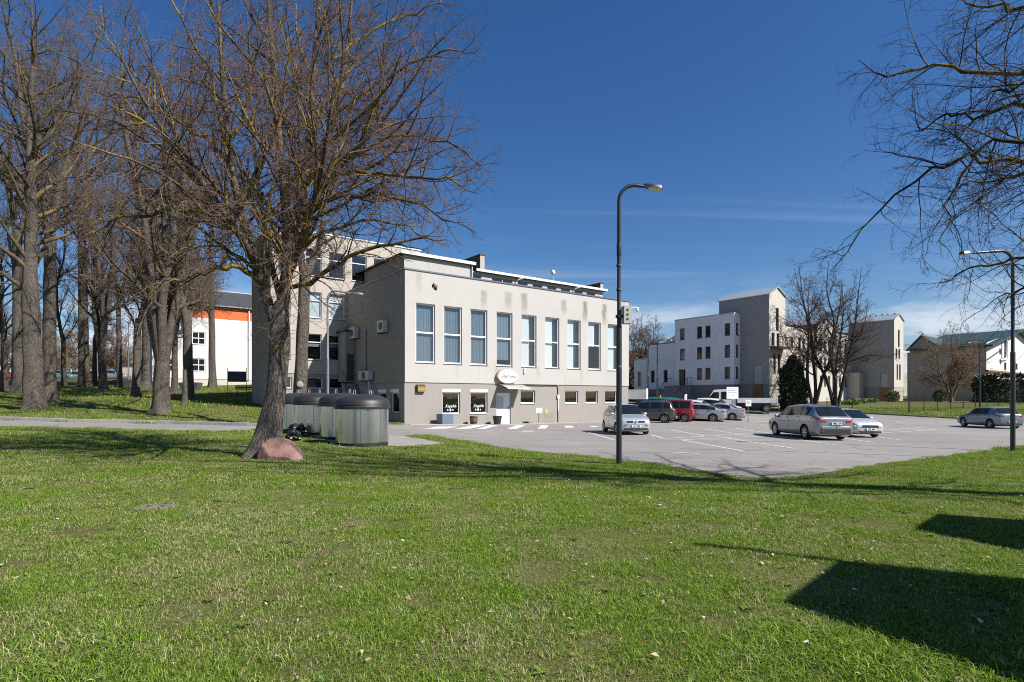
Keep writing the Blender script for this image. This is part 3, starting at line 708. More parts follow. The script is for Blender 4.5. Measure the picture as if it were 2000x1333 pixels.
# the big lime tree in the foreground: stems laid out after the photo, at its own depth
def hero_tree():
    T = Tree(77); rng = T.rng; bx, by, bz = ghit(522, 893); Y = by
    def p(px, py, dy=0.0): v = at(px, py, Y+dy); return (v.x-bx, v.y-by, v.z-bz)
    stems = [ # (points, radii)
        ([p(545, 640), p(556, 560), p(572, 470, .3), p(590, 380, .6), p(604, 270, .8), p(612, 150, 1.0), p(622, 20, 1.2), p(632, -120, 1.2), p(640, -240, 1.2)], [.24, .21, .19, .165, .14, .11, .085, .05, .02]),
        ([p(540, 640), p(522, 585), p(500, 515, -.3), p(478, 440, -.6), p(455, 350, -.9), p(442, 240, -1.1), p(432, 110, -1.3), p(425, -20, -1.4), p(420, -150, -1.4)], [.20, .18, .165, .145, .12, .095, .07, .045, .018]),
        ([p(552, 600), p(560, 520, -.2), p(558, 420, -.5), p(548, 310, -.8), p(540, 190, -.9), p(528, 60, -1.0), p(520, -80, -1.0), p(515, -190, -1.0)], [.16, .155, .14, .12, .10, .075, .045, .016]),
        ([p(575, 480, .3), p(600, 410, .1), p(640, 350, -.1), p(700, 285, -.3), p(760, 220, -.4), p(812, 150, -.5), p(850, 80, -.5)], [.13, .12, .105, .085, .06, .035, .014]),
        ([p(598, 360, .6), p(628, 300, .9), p(655, 230, 1.2), p(672, 150, 1.5), p(684, 40, 1.7), p(692, -80, 1.9), p(700, -170, 2.0)], [.11, .105, .095, .08, .06, .035, .014]),
        ([p(505, 530, -.3), p(470, 460, -1.0), p(420, 390, -1.6), p(360, 310, -2.2), p(300, 230, -2.7), p(250, 140, -3.0), p(215, 60, -3.2)], [.125, .115, .10, .08, .06, .035, .014]),
        ([p(556, 560), p(580, 500, -1.0), p(600, 430, -2.0), p(625, 350, -3.0), p(640, 260, -3.8), p(650, 170, -4.4)], [.11, .10, .085, .065, .045, .015]),
        ([p(550, 590), p(530, 520, 1.2), p(515, 430, 2.2), p(500, 330, 3.2), p(492, 210, 3.9), p(486, 90, 4.4), p(480, -40, 4.8)], [.12, .115, .10, .085, .065, .04, .015])]
    limbs = [ # long arching lower limbs
        ([p(560, 560), p(600, 560, -.4), p(650, 520, -.7), p(700, 492, -.9), p(760, 478, -1.1), p(820, 468, -1.2), p(872, 470, -1.3)], [.075, .07, .062, .052, .04, .026, .012]),
        ([p(585, 420, .4), p(640, 396, .2), p(700, 378, .1), p(760, 382, -.1), p(820, 398, -.2), p(880, 430, -.4), p(930, 455, -.5)], [.065, .06, .052, .043, .034, .022, .01]),
        ([p(515, 560), p(480, 520, -.5), p(430, 520, -1.0), p(370, 540, -1.5), p(310, 560, -1.9), p(250, 590, -2.2)], [.085, .078, .065, .048, .032, .012]),
        ([p(490, 470, -.4), p(430, 420, -.9), p(350, 400, -1.4), p(280, 420, -1.7), p(210, 440, -1.9), p(150, 470, -2.1)], [.075, .068, .055, .042, .028, .012]),
        ([p(620, 340, .6), p(690, 300, .6), p(760, 268, .5), p(830, 262, .4), p(890, 285, .3), p(940, 320, .2)], [.06, .055, .046, .036, .024, .01]),
        ([p(635, 240, .9), p(700, 190, .9), p(770, 140, .8), p(840, 105, .7), p(900, 95, .6), p(940, 110, .5)], [.055, .05, .042, .032, .022, .01]),
        ([p(455, 330, -.9), p(400, 270, -1.1), p(330, 220, -1.3), p(260, 190, -1.5), p(190, 180, -1.6)], [.06, .054, .044, .03, .012]),
        ([p(640, 330, .2), p(720, 340, -1.2), p(800, 345, -2.2), p(880, 350, -2.6), p(925, 372, -2.8)], [.05, .045, .035, .024, .01]),
        ([p(560, 500), p(630, 455, 1.0), p(710, 430, 1.5), p(800, 440, 1.8), p(860, 480, 2.0)], [.055, .05, .04, .027, .01]),
        ([p(600, 300, .8), p(550, 230, 2.0), p(480, 170, 3.0), p(400, 130, 3.6), p(330, 110, 4.0)], [.055, .05, .04, .028, .012]),
        ([p(615, 150, 1.0), p(680, 90, 1.6), p(760, 40, 2.0), p(830, 15, 2.2), p(890, 10, 2.4)], [.05, .045, .036, .025, .01])]
    vq = []
    v, q, _, _ = trunk_tube([p(512, 905), p(524, 850), p(538, 780), p(544, 700), p(548, 640), p(550, 590)], [.45, .325, .262, .248, .240, .18], 28, rng, .45, .07); vq.append((v, q))
    SP, SR = [], []
    for pts, rs in stems:
        rs = [r_*.78 for r_ in rs]
        v, q, _, _ = trunk_tube(pts, rs, 12, rng, 0, .03); vq.append((v, q)); a, b = resample(pts, rs, 25); SP.append(a); SR.append(b)
    V, Q = merge(vq); tm = np_mesh('trunk', V, Q, BARK)
    LP, LR = [], []
    for pts, rs in limbs: a, b = resample(pts, rs, 17); LP.append(a); LR.append(b)
    SP, SR, LP, LR = map(np.array, (SP, SR, LP, LR)); LP += rng.normal(0, .045, LP.shape)
    T.put(LP, LR, 7, .05)
    P, D, L, Rr, _ = T.spawn(SP, SR, 12, .10, .97, 38, 12, None, lambda t, Lp: 1.6+4.0*(1-t), .62, .062, .15)
    m1, q1 = T.grow(P, D, L, np.maximum(Rr, .016), 12, .085, .05, .2, -.05); T.put(m1, q1, 5, .12)
    # sprouts round the trunk where the stems part
    P, D, L, Rr, _ = T.spawn(np.array([resample([p(545, 700), p(548, 640), p(552, 580), p(560, 520)], [.3]*4, 9)[0]]), np.full((1, 9), .28), 60, 0, 1, 72, 16, None, lambda t, Lp: np.full(len(t), .75), .05, .006, 0)
    s1, s2 = T.grow(P+D*.22, D, L, Rr, 4, .2, .05, .4); T.put(s1, s2, 3, .7)
    def sub(pts, rad, per, perL, lenf):
        P, D, L, Rr, _ = T.spawn(pts, rad, per, .08, .99, 50, 15, perL, lenf, .6, .022, .12)
        a, b = T.grow(P, D, L, np.maximum(Rr, .006), 6, .17, .012, .3, -.03); T.put(a, b, 4, .42); return a, b
    a1 = sub(m1, q1, 8.5, 3.2, lambda t, Lp: np.clip(Lp*(.52-.28*t), .35, 1.9)); a2 = sub(LP, LR, 19, 5.5, lambda t, Lp: np.clip(2.1*(1.1-.75*t), .4, 2.2)); a3 = sub(SP, SR, 7, 9., lambda t, Lp: np.full(len(t), 1.0))
    for (pp, rr_) in (a1, a2, a3):
        P, D, L, Rr, _ = T.spawn(pp, rr_, 5.6, .08, 1, 46, 14, 1.25, lambda t, Lp: np.clip(Lp*(.55-.25*t), .18, .85), .65, .0085, .1)
        b, br = T.grow(P, D, L, np.maximum(Rr, .0055), 4, .22, .01, .5, -.02); T.put(b, br, 3, .72)
        P, D, L, Rr, _ = T.spawn(b, br, 3.4, .15, 1, 42, 14, .45, lambda t, Lp: np.clip(Lp*.5, .08, .34), .8, .0044, .1)
        c, cr = T.grow(P, D, L, np.maximum(Rr, .0038), 2, .25, .01, .7); T.put(c, cr, 3, 1.0)
    cm = T.mesh('crown', T.parts, BR_LIME)
    o = plant_tree('lime_tree', tm, cm, (bx, by, bz), 0, 1, 'big bare lime tree with yellow lichen, beside the pink boulder')
    # cut branch stub scars and a curled dead leaf caught in the twigs
    lf = MB(); rr = random.Random(4); c = Vector(p(849, 560, -1.0))
    g = [[c+Vector(((i-2)*.036, math.sin(j*1.2+i)*.03, (j-2)*.042+.03*math.sin(i*1.7))) for j in range(5)] for i in range(5)]
    for i in range(4):
        for j in range(4):
            if (i, j) not in ((0, 0), (3, 3), (0, 3)): lf.quad(g[i][j], g[i+1][j], g[i+1][j+1], g[i][j+1])
    lf.build('dead_leaf', M('curled leaf', (.20, .085, .045), .8, var=.3, vs=8), o, fix=False)
    return o
LIME = hero_tree()

# park trees on the left: four grown forms, reused at different sizes and turns
V1 = park_tree(11, 33, .58, 1, 9.0, (BARK_OAK, BR_PARK), 1.0, .05, .36, .0, twig_r=.0072, limbs=34)
V2 = park_tree(12, 31, .42, 2, 12.0, (BARK_OAK, BR_PARK), 1.05, .17, .44, .02, twig_r=.0072, limbs=16)
V3 = park_tree(13, 27, .52, 5, 3.4, (BARK_OAK, BR_PARK), .85, .11, .27, .12, twig_r=.0072, limbs=13)
V4 = park_tree(14, 21, .30, 1, 5.0, (BARK_OAK, BR_PARK), 1.25, .05, .30, .0, twig_r=.008, limbs=22)
pk = 'bare trees in the park'
def park(px, py, wpx, Vv, r0, rz, label, zmul=1.0, dy=0.0):
    x, y, z = ghit(px, py); wid = wpx/FPX*y; s = wid/(2*r0)
    return plant_tree('park_tree', Vv[0], Vv[1], (x, y, z-.08), rz, s, label, group=pk, scz=s*zmul)
park(67, 801, 31, V1, .58, 2.1, 'thickest bare tree, by the road at the far left, trunk leaning slightly left', 1.0)
park(96, 785, 22, V2, .42, .4, 'bare tree directly behind and right of the thickest trunk by the road', 1.05)
park(37, 769, 17, V2, .42, 3.3, 'bare trunk just left of the thickest tree, further back', 1.25)
park(164, 758, 17, V2, .42, 1.2, 'straight bare tree in front of the parked blue and white car', 1.15)
park(202, 764, 14, V3, .52, 5.0, 'forked bare tree between the car park and the dark leaning trunk', 1.5)
park(266, 775, 14, V4, .30, .9, 'dark slim bare tree left of the white house corner', 1.2)
park(284, 761, 15, V4, .30, 2.7, 'slim bare tree close to the white house corner', 1.2)
park(314, 808, 30, V3, .52, .35, 'wide bare tree by the road dividing low into many stems', 1.0)
park(369, 783, 17, V4, .30, 4.1, 'bare tree standing before the left windows of the white house', 1.15)
park(415, 757, 12, V4, .30, 5.5, 'dark straight thin tree before the middle of the white house', 1.5)
park(8, 765, 12, V1, .58, 4.4, 'bare tree cut by the left edge of the picture', 1.1)
park(28, 752, 10, V2, .42, 5.2, 'thin far bare trunk left of the thickest tree', 1.3)
park(125, 754, 8, V4, .30, 3.9, 'slender far trunk just right of the second thick tree', 1.4)
park(184, 755, 8, V4, .30, 1.9, 'slender far trunk between the straight tree and the forked tree', 1.4)
park(234, 758, 9, V2, .42, 2.9, 'slender trunk in front of the beige kiosk', 1.3)
park(341, 770, 11, V4, .30, .2, 'slender tree just right of the wide many-stemmed tree', 1.3)
def stub_tree():
    o = plant_tree('leaning_tree', *park_tree(31, 20, .34, 2, 8.5, (BARK_OAK, BR_LIME), .62, .13, .26, .06), (at(583, 770, 31).x, 31, float(zg(-11.6, 31))), .3, 1.0, 'bare tree behind the waste containers with a sawn limb scar')
    o.rotation_euler = (R(-2), R(2.6), .3)
    mb = MB(); mb.lathe([(.17, 0), (.18, .06), (.12, .14), (.001, .15)], 16, axis='y'); 
    for k, v in enumerate(mb.v): mb.v[k] = (v[0]-.02, -v[1]-.30, v[2]+2.3)
    mb.build('sawn_scar', M('sawn wood', (.30, .27, .24), .9, var=.25, vs=9), o, smooth=40)
stub_tree()
# slim dead stem leaning on nothing, by the white house
x, y, z = ghit(361, 791)
T_ = Tree(5); v, q, _, _ = trunk_tube([(0, 0, -.1), (.02, 0, 1.2), (.0, 0, 2.7)], [.22, .17, .13], 12, T_.rng, .3, .06)
mb = MB(); mb.v = [tuple(p) for p in v]; mb.f = [tuple(f) for f in q]; n_ = len(v); mb.f.append(tuple(range(n_-12, n_))); mb.m = [0]*len(mb.f)
mb.build('tree_stump', BARK_OAK, None, 60, (x, y, z), label='tall sawn-off tree stump before the white house', cat='stump')

# tree whose trunk stands outside the frame on the right, its limbs hanging into the picture
def near_right_tree():
    T = Tree(99); rng = T.rng; bx, by = 14.0, 8.0; bz = float(zg(bx, by))
    def p(px, py, Y): v = at(px, py, Y); return (v.x-bx, v.y-by, v.z-bz)
    vq = []; v, q, _, _ = trunk_tube([(0, 0, -.2), (.05, .0, 2.0), (.0, .1, 4.5), (.1, .2, 7.5), (.2, .3, 11), (.3, .3, 15)], [.46, .40, .36, .30, .20, .06], 20, rng, .5); vq.append((v, q))
    V, Q = merge(vq); tm = np_mesh('trunk', V, Q, BARK)
    limbs = [([(.0, .1, 6.2), p(2350, 120, 9.5), p(2150, 140, 10.5), p(2000, 148, 11.2), p(1880, 130, 11.6), p(1790, 142, 11.9), p(1715, 148, 12.0), p(1680, 120, 12.0)], [.15, .13, .10, .075, .058, .042, .026, .012]),
             ([(.0, .1, 5.4), p(2350, 230, 9.2), p(2150, 205, 9.8), p(2000, 212, 10.4), p(1900, 225, 10.7), p(1840, 222, 10.9), p(1790, 250, 11.0)], [.14, .12, .09, .065, .045, .03, .012]),
             ([(.0, .1, 5.0), p(2350, 300, 9.0), p(2150, 320, 9.4), p(2000, 335, 9.8), p(1920, 305, 10.0), p(1840, 318, 10.2), p(1770, 352, 10.4), p(1695, 435, 10.6), p(1620, 520, 10.7)], [.14, .12, .09, .062, .05, .042, .034, .022, .01]),
             ([(.0, .1, 4.6), p(2350, 440, 9.6), p(2150, 470, 10.6), p(2000, 505, 11.4), p(1930, 515, 11.8), p(1870, 535, 12.2), p(1830, 558, 12.4)], [.11, .095, .07, .05, .036, .022, .01]),
             ([(.05, .1, 7.5), p(2300, -20, 10), p(2100, 10, 11), p(2000, 22, 11.5), p(1930, 15, 11.9), p(1880, -6, 12.2), p(1840, -20, 12.4)], [.14, .12, .09, .06, .045, .03, .015]),
             ([(.0, .1, 5.2), p(2300, 260, 8.2), p(2120, 270, 8.6), p(2000, 285, 9.0), p(1945, 268, 9.2), p(1900, 300, 9.3), p(1870, 350, 9.4), p(1850, 420, 9.5), p(1835, 480, 9.5)], [.11, .095, .07, .05, .042, .034, .026, .018, .008]),
             ([(.0, .1, 5.8), p(2300, 150, 8.8), p(2120, 165, 9.2), p(2000, 165, 9.6), p(1940, 170, 9.8), p(1895, 215, 10.0)], [.10, .09, .065, .045, .03, .012]),
             ([(.0, .1, 4.9), p(2250, 330, 9.4), p(2100, 345, 10.0), p(2000, 342, 10.6), p(1900, 358, 11.2), p(1830, 390, 11.6)], [.10, .085, .06, .04, .028, .01]),
             ([(.0, .1, 4.2), p(2250, 470, 8.6), p(2100, 540, 9.0), p(2000, 560, 9.4), p(1940, 590, 9.6)], [.09, .075, .05, .034, .012])]
    # the rest of the crown, out of frame, that shades the lot
    for k in range(9):
        a = rng.uniform(-1.2, 2.4); z0 = rng.uniform(5.5, 11); ln = rng.uniform(4.5, 7.5); d = np.array([math.cos(a), math.sin(a)])
        pts = [(0, .1, z0)]+[(d[0]*ln*f, d[1]*ln*f, z0+1.6*f+rng.normal(0, .25)) for f in np.linspace(.15, 1, 6)]
        limbs.append((pts, list(np.linspace(.13, .02, 7))))
    # high limbs above the frame, leaning over the lawn edge
    for k in range(13):
        a = rng.uniform(2.3, 3.5); z0 = rng.uniform(8.5, 13.5); ln = rng.uniform(5.5, 9.0); d = np.array([math.cos(a), math.sin(a)])
        pts = [(0, .2, z0)]+[(d[0]*ln*f, d[1]*ln*f, z0+(3.2+.2*k)*f**.8+rng.normal(0, .2)) for f in np.linspace(.15, 1, 6)]
        limbs.append((pts, list(np.linspace(.19, .03, 7))))
    LP = np.array([resample(a, b, 19)[0] for a, b in limbs]); LR = np.array([resample(a, b, 19)[1] for a, b in limbs])*.60
    LP[:, 3:] += rng.normal(0, .05, LP[:, 3:].shape); T.put(LP, LR, 7, .05)
    P, D, L, Rr, _ = T.spawn(LP, LR, 13, .25, .99, 52, 15, 7.0, lambda t, Lp: 2.3*(1.15-.8*t), .5, .015, -.25)
    a, b = T.grow(P, D, L, np.maximum(Rr, .008), 8, .15, -.012, .22, -.05); T.put(a, b, 5, .3)
    P, D, L, Rr, _ = T.spawn(a, b, 7.2, .1, 1, 46, 14, 1.6, lambda t, Lp: np.clip(Lp*(.52-.24*t), .2, .95), .6, .008, -.25)
    c, d = T.grow(P, D, L, np.maximum(Rr, .0042), 5, .2, -.01, .4, -.02); T.put(c, d, 3, .7)
    P, D, L, Rr, _ = T.spawn(c, d, 4.2, .15, 1, 44, 14, .55, lambda t, Lp: np.clip(Lp*.5, .08, .32), .8, .0036, 0)
    e, f = T.grow(P, D, L, np.maximum(Rr, .0028), 3, .25, .0, .6); T.put(e, f, 3, 1)
    return plant_tree('overhanging_tree', tm, T.mesh('crown', T.parts, BR_NEAR), (bx, by, bz), 0, 1, 'dark bare limbs of a near tree hanging in from the upper right')
near_right_tree()

# multi-stemmed trees before the stone building on the right
S1 = park_tree(41, 15.5, .30, 3, .5, (BARK_DARK, BR_DARK), 1.12, .17, .36, .22, twig_r=.012, limbs=12)
S2 = park_tree(42, 14.5, .30, 4, .4, (BARK_DARK, BR_DARK), 1.08, .24, .34, .22, twig_r=.012, limbs=11)
x, y, z = at(1590, 786, 57); plant_tree('courtyard_tree', *S1, (x, y, float(zg(x, y))-.1), .6, 1.0, 'dark multi-stemmed bare tree right beside the dark conifer', group='bare trees in the courtyard')
x, y, z = at(1632, 786, 56); plant_tree('courtyard_tree', *S2, (x, y, float(zg(x, y))-.1), 2.2, 1.02, 'dark bare tree with stems splaying right, before the second tower', group='bare trees in the courtyard')
# loose tan tree by the beige house
S3 = park_tree(43, 10.5, .24, 4, .3, (bark_mat('tan bark', (.26, .21, .15), (.09, .07, .05)), BR_TAN), 1.1, .30, .40, .15, twig_r=.016, limbs=12)
x, y, z = at(1858, 770, 74); plant_tree('willow_shrub', *S3, (x, y, float(zg(x, y))-.1), 1.0, 1.0, 'tan multi-stemmed bare tree before the beige house wall', 'tree')
# far trees: reddish behind the car park, brown ones behind the park
S4 = park_tree(44, 15, .30, 4, 1.4, (BARK_OAK, BR_RED), 1.1, .22, .34, .1, twig_r=.02, lv4=True, limbs=12)
S5 = park_tree(45, 13, .26, 5, 1.0, (BARK_OAK, BR_TAN), 1.0, .30, .36, .1, twig_r=.02, lv4=True, limbs=12)
for (px, Y, s, rz, lab) in ((1262, 92, 1.0, 0, 'reddish bare tree right of the canteen building'), (1237, 100, 1.0, 2, 'reddish bare tree half hidden by the canteen building'), (1285, 118, .95, 4, 'small reddish bare tree left of the white office roof'), (1352, 135, 1.0, 5, 'bare treetop showing over the white office roof')):
    v = at(px, 770, Y); plant_tree('far_tree', *S4, (v.x, v.y, float(zg(v.x, v.y))-.1), rz, s, lab, 'tree', 'bare trees beyond the car park')
FAR_L = ('far brown tree at the left picture edge', 'far tan bushy tree left of the thickest trunk', 'far tan bushy tree over the teal car', 'far brown tree behind the straight park tree', 'low far bushy tree just right of the straight park tree', 'far brown tree behind the forked park tree', 'small far tan tree above the beige kiosk', 'tallest far brown tree behind the thickest trunk', 'tallest far brown tree behind the forked park tree')
for k, (px, Y, s, Vv) in enumerate(((10, 95, .85, S4), (52, 112, .9, S5), (112, 100, .75, S5), (140, 118, .95, S4), (178, 98, .70, S5), (228, 108, .85, S4), (250, 96, .62, S5), (75, 130, 1.05, S4), (205, 135, 1.1, S4))):
    v = at(px, 760, Y)
    plant_tree('far_park_tree', *Vv, (v.x, v.y, float(zg(v.x, v.y))-.1), k*1.3, s, FAR_L[k], 'tree', 'far brown trees behind the park')

# evergreen thuja and hedges: crowns of small scale sprays
def foliage(seed, n, shape, size, mat):
    rng = np.random.default_rng(seed); P, Nn = shape(rng, n)
    a = rng.normal(0, 1, (n, 3)); a[:, 2] = np.abs(a[:, 2])+.6; a += Nn*.8; a /= np.linalg.norm(a, axis=1, keepdims=True)
    b = np.cross(a, rng.normal(0, 1, (n, 3))); b /= np.linalg.norm(b, axis=1, keepdims=True)
    s = size*rng.uniform(.5, 1.3, n)[:, None]
    V = np.stack([P-b*s*.35, P+a*s*.6-b*s*.3, P+a*s*1.25, P+a*s*.6+b*s*.35], 1).reshape(-1, 3)
    Q = np.arange(4*n).reshape(-1, 4); return np_mesh('foliage', V, Q, mat, np.repeat(rng.uniform(0, 1, n), 4), False, 'rnd')
def leaf_mat(name, a, b):
    t = NT(name); at_ = t.node('ShaderNodeAttribute', attribute_name='rnd'); t.color(t.ramp(at_.outputs['Fac'], [(0, a), (1, b)])); t.p.inputs['Roughness'].default_value = .6; return t.m
THUJA = leaf_mat('thuja sprays', (.012, .022, .008), (.040, .055, .018))
def thuja_shape(rng, n):
    h = rng.uniform(0, 1, n)**.9; rad = 1.18*np.interp(h, [0, .12, .45, .75, 1], [.78, .95, 1, .72, .05]); a = rng.uniform(0, 6.28, n)
    lump = 1+.13*np.sin(3*a+9*h)+.10*np.sin(7*a-14*h)+.07*np.sin(11*a+25*h)
    r = rad*lump*np.sqrt(rng.uniform(.55, 1.0, n)); d = np.stack([np.cos(a), np.sin(a), np.zeros(n)], 1)
    return d*r[:, None]+np.stack([np.zeros(n), np.zeros(n), h*5.4+.1], 1), d
v = at(1548, 790, 58); o = empty('thuja', (v.x, v.y, float(zg(v.x, v.y))), label='dark green columnar conifer in front of the first tower', cat='tree')
link('crown', foliage(1, 9000, thuja_shape, .24, THUJA), o)
MB().tube([(0, 0, -.1), (0, 0, 4.8)], [.16, .04], 8).build('trunk', BARK_DARK, o, 60)
HEDGE = leaf_mat('hedge leaves', (.016, .020, .008), (.050, .050, .022)); IVY = leaf_mat('shrub leaves', (.05, .085, .02), (.14, .18, .06))
def box_shape(lx, ly, lz, q=.16):
    def f(rng, n):
        P = rng.uniform(-1, 1, (n, 3)); ax = rng.integers(0, 3, n); k = np.arange(n); P[k, ax] = np.sign(P[k, ax])*rng.uniform(.8, 1, n); N_ = P.copy()
        S = np.array([lx/2, ly/2, lz/2]); Q = P*S; Q[:, 2] += lz/2
        Q += np.stack([np.sin(Q[:, 0]*2.1+Q[:, 2]*3)*q, np.sin(Q[:, 0]*1.7)*q, np.sin(Q[:, 0]*1.3+Q[:, 1])*q], 1)
        return Q, N_
    return f
def blob_shape(rx, rz):
    def f(rng, n):
        d = rng.normal(0, 1, (n, 3)); d /= np.linalg.norm(d, axis=1, keepdims=True); r = rng.uniform(.35, 1, n)**.5
        return d*r[:, None]*np.array([rx, rx, rz])+np.array([0, 0, rz*.8]), d
    return f
def hedge(name, px, Y, lx, ly, lz, rz, mat, seed, n, label, cat='hedge', size=.28):
    v = at(px, 770, Y); o = empty(name, (v.x, v.y, float(zg(v.x, v.y))-.05), rz, label=label, cat=cat); link('leaves', foliage(seed, n, box_shape(lx, ly, lz), size, mat), o)
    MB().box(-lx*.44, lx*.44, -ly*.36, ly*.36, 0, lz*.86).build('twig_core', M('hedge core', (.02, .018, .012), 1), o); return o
hedge('clipped_hedge', 2020, 70, 14, 1.8, 3.3, .05, HEDGE, 3, 9000, 'dark tall hedge below the white gable house')
hedge('dark_hedge', 1240, 80, 5, 2.5, 3.8, UA, HEDGE, 4, 3500, 'black green hedge between the canteen and the white office')
def shrub(px, py, Y, r, h, mat, seed, label):
    v = at(px, py, Y); o = empty('shrub', (v.x, v.y, float(zg(v.x, v.y))-.05), label=label, cat='shrub'); link('leaves', foliage(seed, 900, blob_shape(r, h), .2, mat), o)
    mb = MB(); rr = random.Random(seed)
    for k in range(7): mb.tube([(0, 0, 0), (rr.uniform(-.5, .5)*r, rr.uniform(-.5, .5)*r, h), (rr.uniform(-.9, .9)*r, rr.uniform(-.9, .9)*r, 1.6*h)], [.03, .02, .005], 5)
    mb.build('stems', BARK_DARK, o)
shrub(1743, 772, 74, .8, .8, IVY, 5, 'yellowish green bush at the foot of the second tower')
shrub(1835, 770, 76, .7, .9, IVY, 6, 'green bush at the foot of the tan bare tree')
for k, px in enumerate((1660, 1678, 1696)): shrub(px, 776, 66+k*2, 1.0, .22, leaf_mat('fresh weeds %d' % k, (.10, .20, .02), (.20, .32, .05)), 8+k, ['left end', 'middle', 'right end'][k]+' of the low bright green growth before the stone wing')
# ------------------------------------------------------------------ buildings
def wall(root, p0, p1, z0, z1, ops, mat, reveal=.2, name='wall', gable=None):
    """sheet wall seen from the right of p0->p1, with openings (a0,a1,zb,zt) and their reveals; gable: (apex a, apex z)"""
    p0, p1 = Vector(p0), Vector(p1); d = p1-p0; Ln = d.length; ang = math.atan2(d.y, d.x)
    av = sorted({0, Ln, *[o[0] for o in ops], *[o[1] for o in ops]}); zv = sorted({z0, z1, *[o[2] for o in ops], *[o[3] for o in ops]})
    mb = MB()
    for i in range(len(av)-1):
        for j in range(len(zv)-1):
            ca, cz = (av[i]+av[i+1])/2, (zv[j]+zv[j+1])/2
            if any(o[0] < ca < o[1] and o[2] < cz < o[3] for o in ops): continue
            mb.quad((av[i], 0, zv[j]), (av[i+1], 0, zv[j]), (av[i+1], 0, zv[j+1]), (av[i], 0, zv[j+1]))
    for (a0, a1, b, t) in ops:
        mb.quad((a0, 0, b), (a0, reveal, b), (a0, reveal, t), (a0, 0, t)); mb.quad((a1, 0, t), (a1, reveal, t), (a1, reveal, b), (a1, 0, b))
        mb.quad((a0, 0, t), (a0, reveal, t), (a1, reveal, t), (a1, 0, t)); mb.quad((a0, reveal, b), (a0, 0, b), (a1, 0, b), (a1, reveal, b))
    if gable: mb.add([(0, 0, z1), (Ln, 0, z1), (gable[0], 0, gable[1])], [(0, 1, 2)])
    o = mb.build(name, mat, root, loc=(p0.x, p0.y, 0), rz=ang, fix=False); o['_l'] = Ln
    return o
def window(root, w_, a0, a1, z0, z1, trans=(), mull=(), fm=None, glass=None, fw=.065, dep=.11, sill=.05, name='window', sillm=None, pane=True, simple=False):
    fm = fm or white_pvc; glass = glass or GLASS; e = .012
    mb = MB(); y0, y1 = dep, dep+.07
    mb.box(a0-e, a0+fw, y0, y1, z0-e, z1+e); mb.box(a1-fw, a1+e, y0, y1, z0-e, z1+e)
    mb.box(a0+fw, a1-fw, y0, y1, z0-e, z0+fw); mb.box(a0+fw, a1-fw, y0, y1, z1-fw, z1+e)
    zs = [z0+fw]+[z for z in trans]+[z1-fw]; xs = [a0+fw]+list(mull)+[a1-fw]
    for z in trans: mb.box(a0+fw, a1-fw, y0+.004, y1-.002, z-fw*.55, z+fw*.55)
    for m in mull:
        for j in range(len(zs)-1): mb.box(m-fw*.5, m+fw*.5, y0+.004, y1-.002, zs[j]+(fw*.55 if j else 0), zs[j+1]-(fw*.55 if j < len(zs)-2 else 0))
    o = mb.build(name, fm, root, loc=w_.location, rz=w_.rotation_euler[2])
    if pane:
        for j in range(len(zs)-1):
            for i in range(len(xs)-1):
                MB().quad((xs[i], y0+.04, zs[j]), (xs[i+1], y0+.04, zs[j]), (xs[i+1], y0+.04, zs[j+1]), (xs[i], y0+.04, zs[j+1])).build('pane', glass, o, fix=False)
    if sill: MB().box(a0-.03, a1+.03, -sill, y0, z0-.045, z0-.013).build('sill', sillm or SILL, o)
    return o
SILL = M('grey metal sill', (.20, .22, .25), .45, .6)
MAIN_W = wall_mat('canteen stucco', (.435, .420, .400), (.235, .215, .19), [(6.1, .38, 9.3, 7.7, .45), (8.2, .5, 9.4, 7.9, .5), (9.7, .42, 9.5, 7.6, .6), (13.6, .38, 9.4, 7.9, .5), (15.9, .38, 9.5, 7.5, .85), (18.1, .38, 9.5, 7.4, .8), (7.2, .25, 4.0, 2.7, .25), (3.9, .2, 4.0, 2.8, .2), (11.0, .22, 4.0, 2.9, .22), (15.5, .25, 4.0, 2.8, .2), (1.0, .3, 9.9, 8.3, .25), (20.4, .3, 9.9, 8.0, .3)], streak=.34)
SHADE_W = wall_mat('canteen shade tone stucco', (.27, .245, .22), (.15, .13, .115), [], streak=.35)  # darker copy for the side walls: dirtier render, with shade put into the colour
PLINTH_W = wall_mat('canteen plinth render', (.292, .273, .252), (.175, .16, .142), [(12.0, 1.0, .6, -.4, .22)], streak=.30)
WING_W = wall_mat('wing stucco', (.42, .388, .345), (.28, .24, .20), [], streak=.15)
COPING = M('blue grey coping', (.14, .17, .20), .4, .5); WHITE_TRIM = M('white roof edge', (.62, .62, .60), .6, var=.1)
ROOF_FELT = M('roof felt', (.06, .06, .06), .95)
GREY_PAINT = M('grey painted metal', (.17, .18, .19), .5, .3); BLACK_STEEL = M('black steel', (.03, .03, .032), .5, .4)

def curtain(parent, x0, x1, z0, z1, y, mat, folds=9, amp=.03, name='curtain', seed=0):
    rng = random.Random(seed); n = folds*4; mb = MB(); V = []
    for k in range(n+1):
        x = x0+(x1-x0)*k/n; a = y+amp*math.sin(k*math.pi/2+rng.uniform(-.5, .5))
        V += [(x, a, z0), (x, a+amp*.4*rng.uniform(-1, 1), z1)]
    mb.add(V, [(2*k, 2*k+2, 2*k+3, 2*k+1) for k in range(n)])
    return mb.build(name, mat, parent, 60, fix=False)

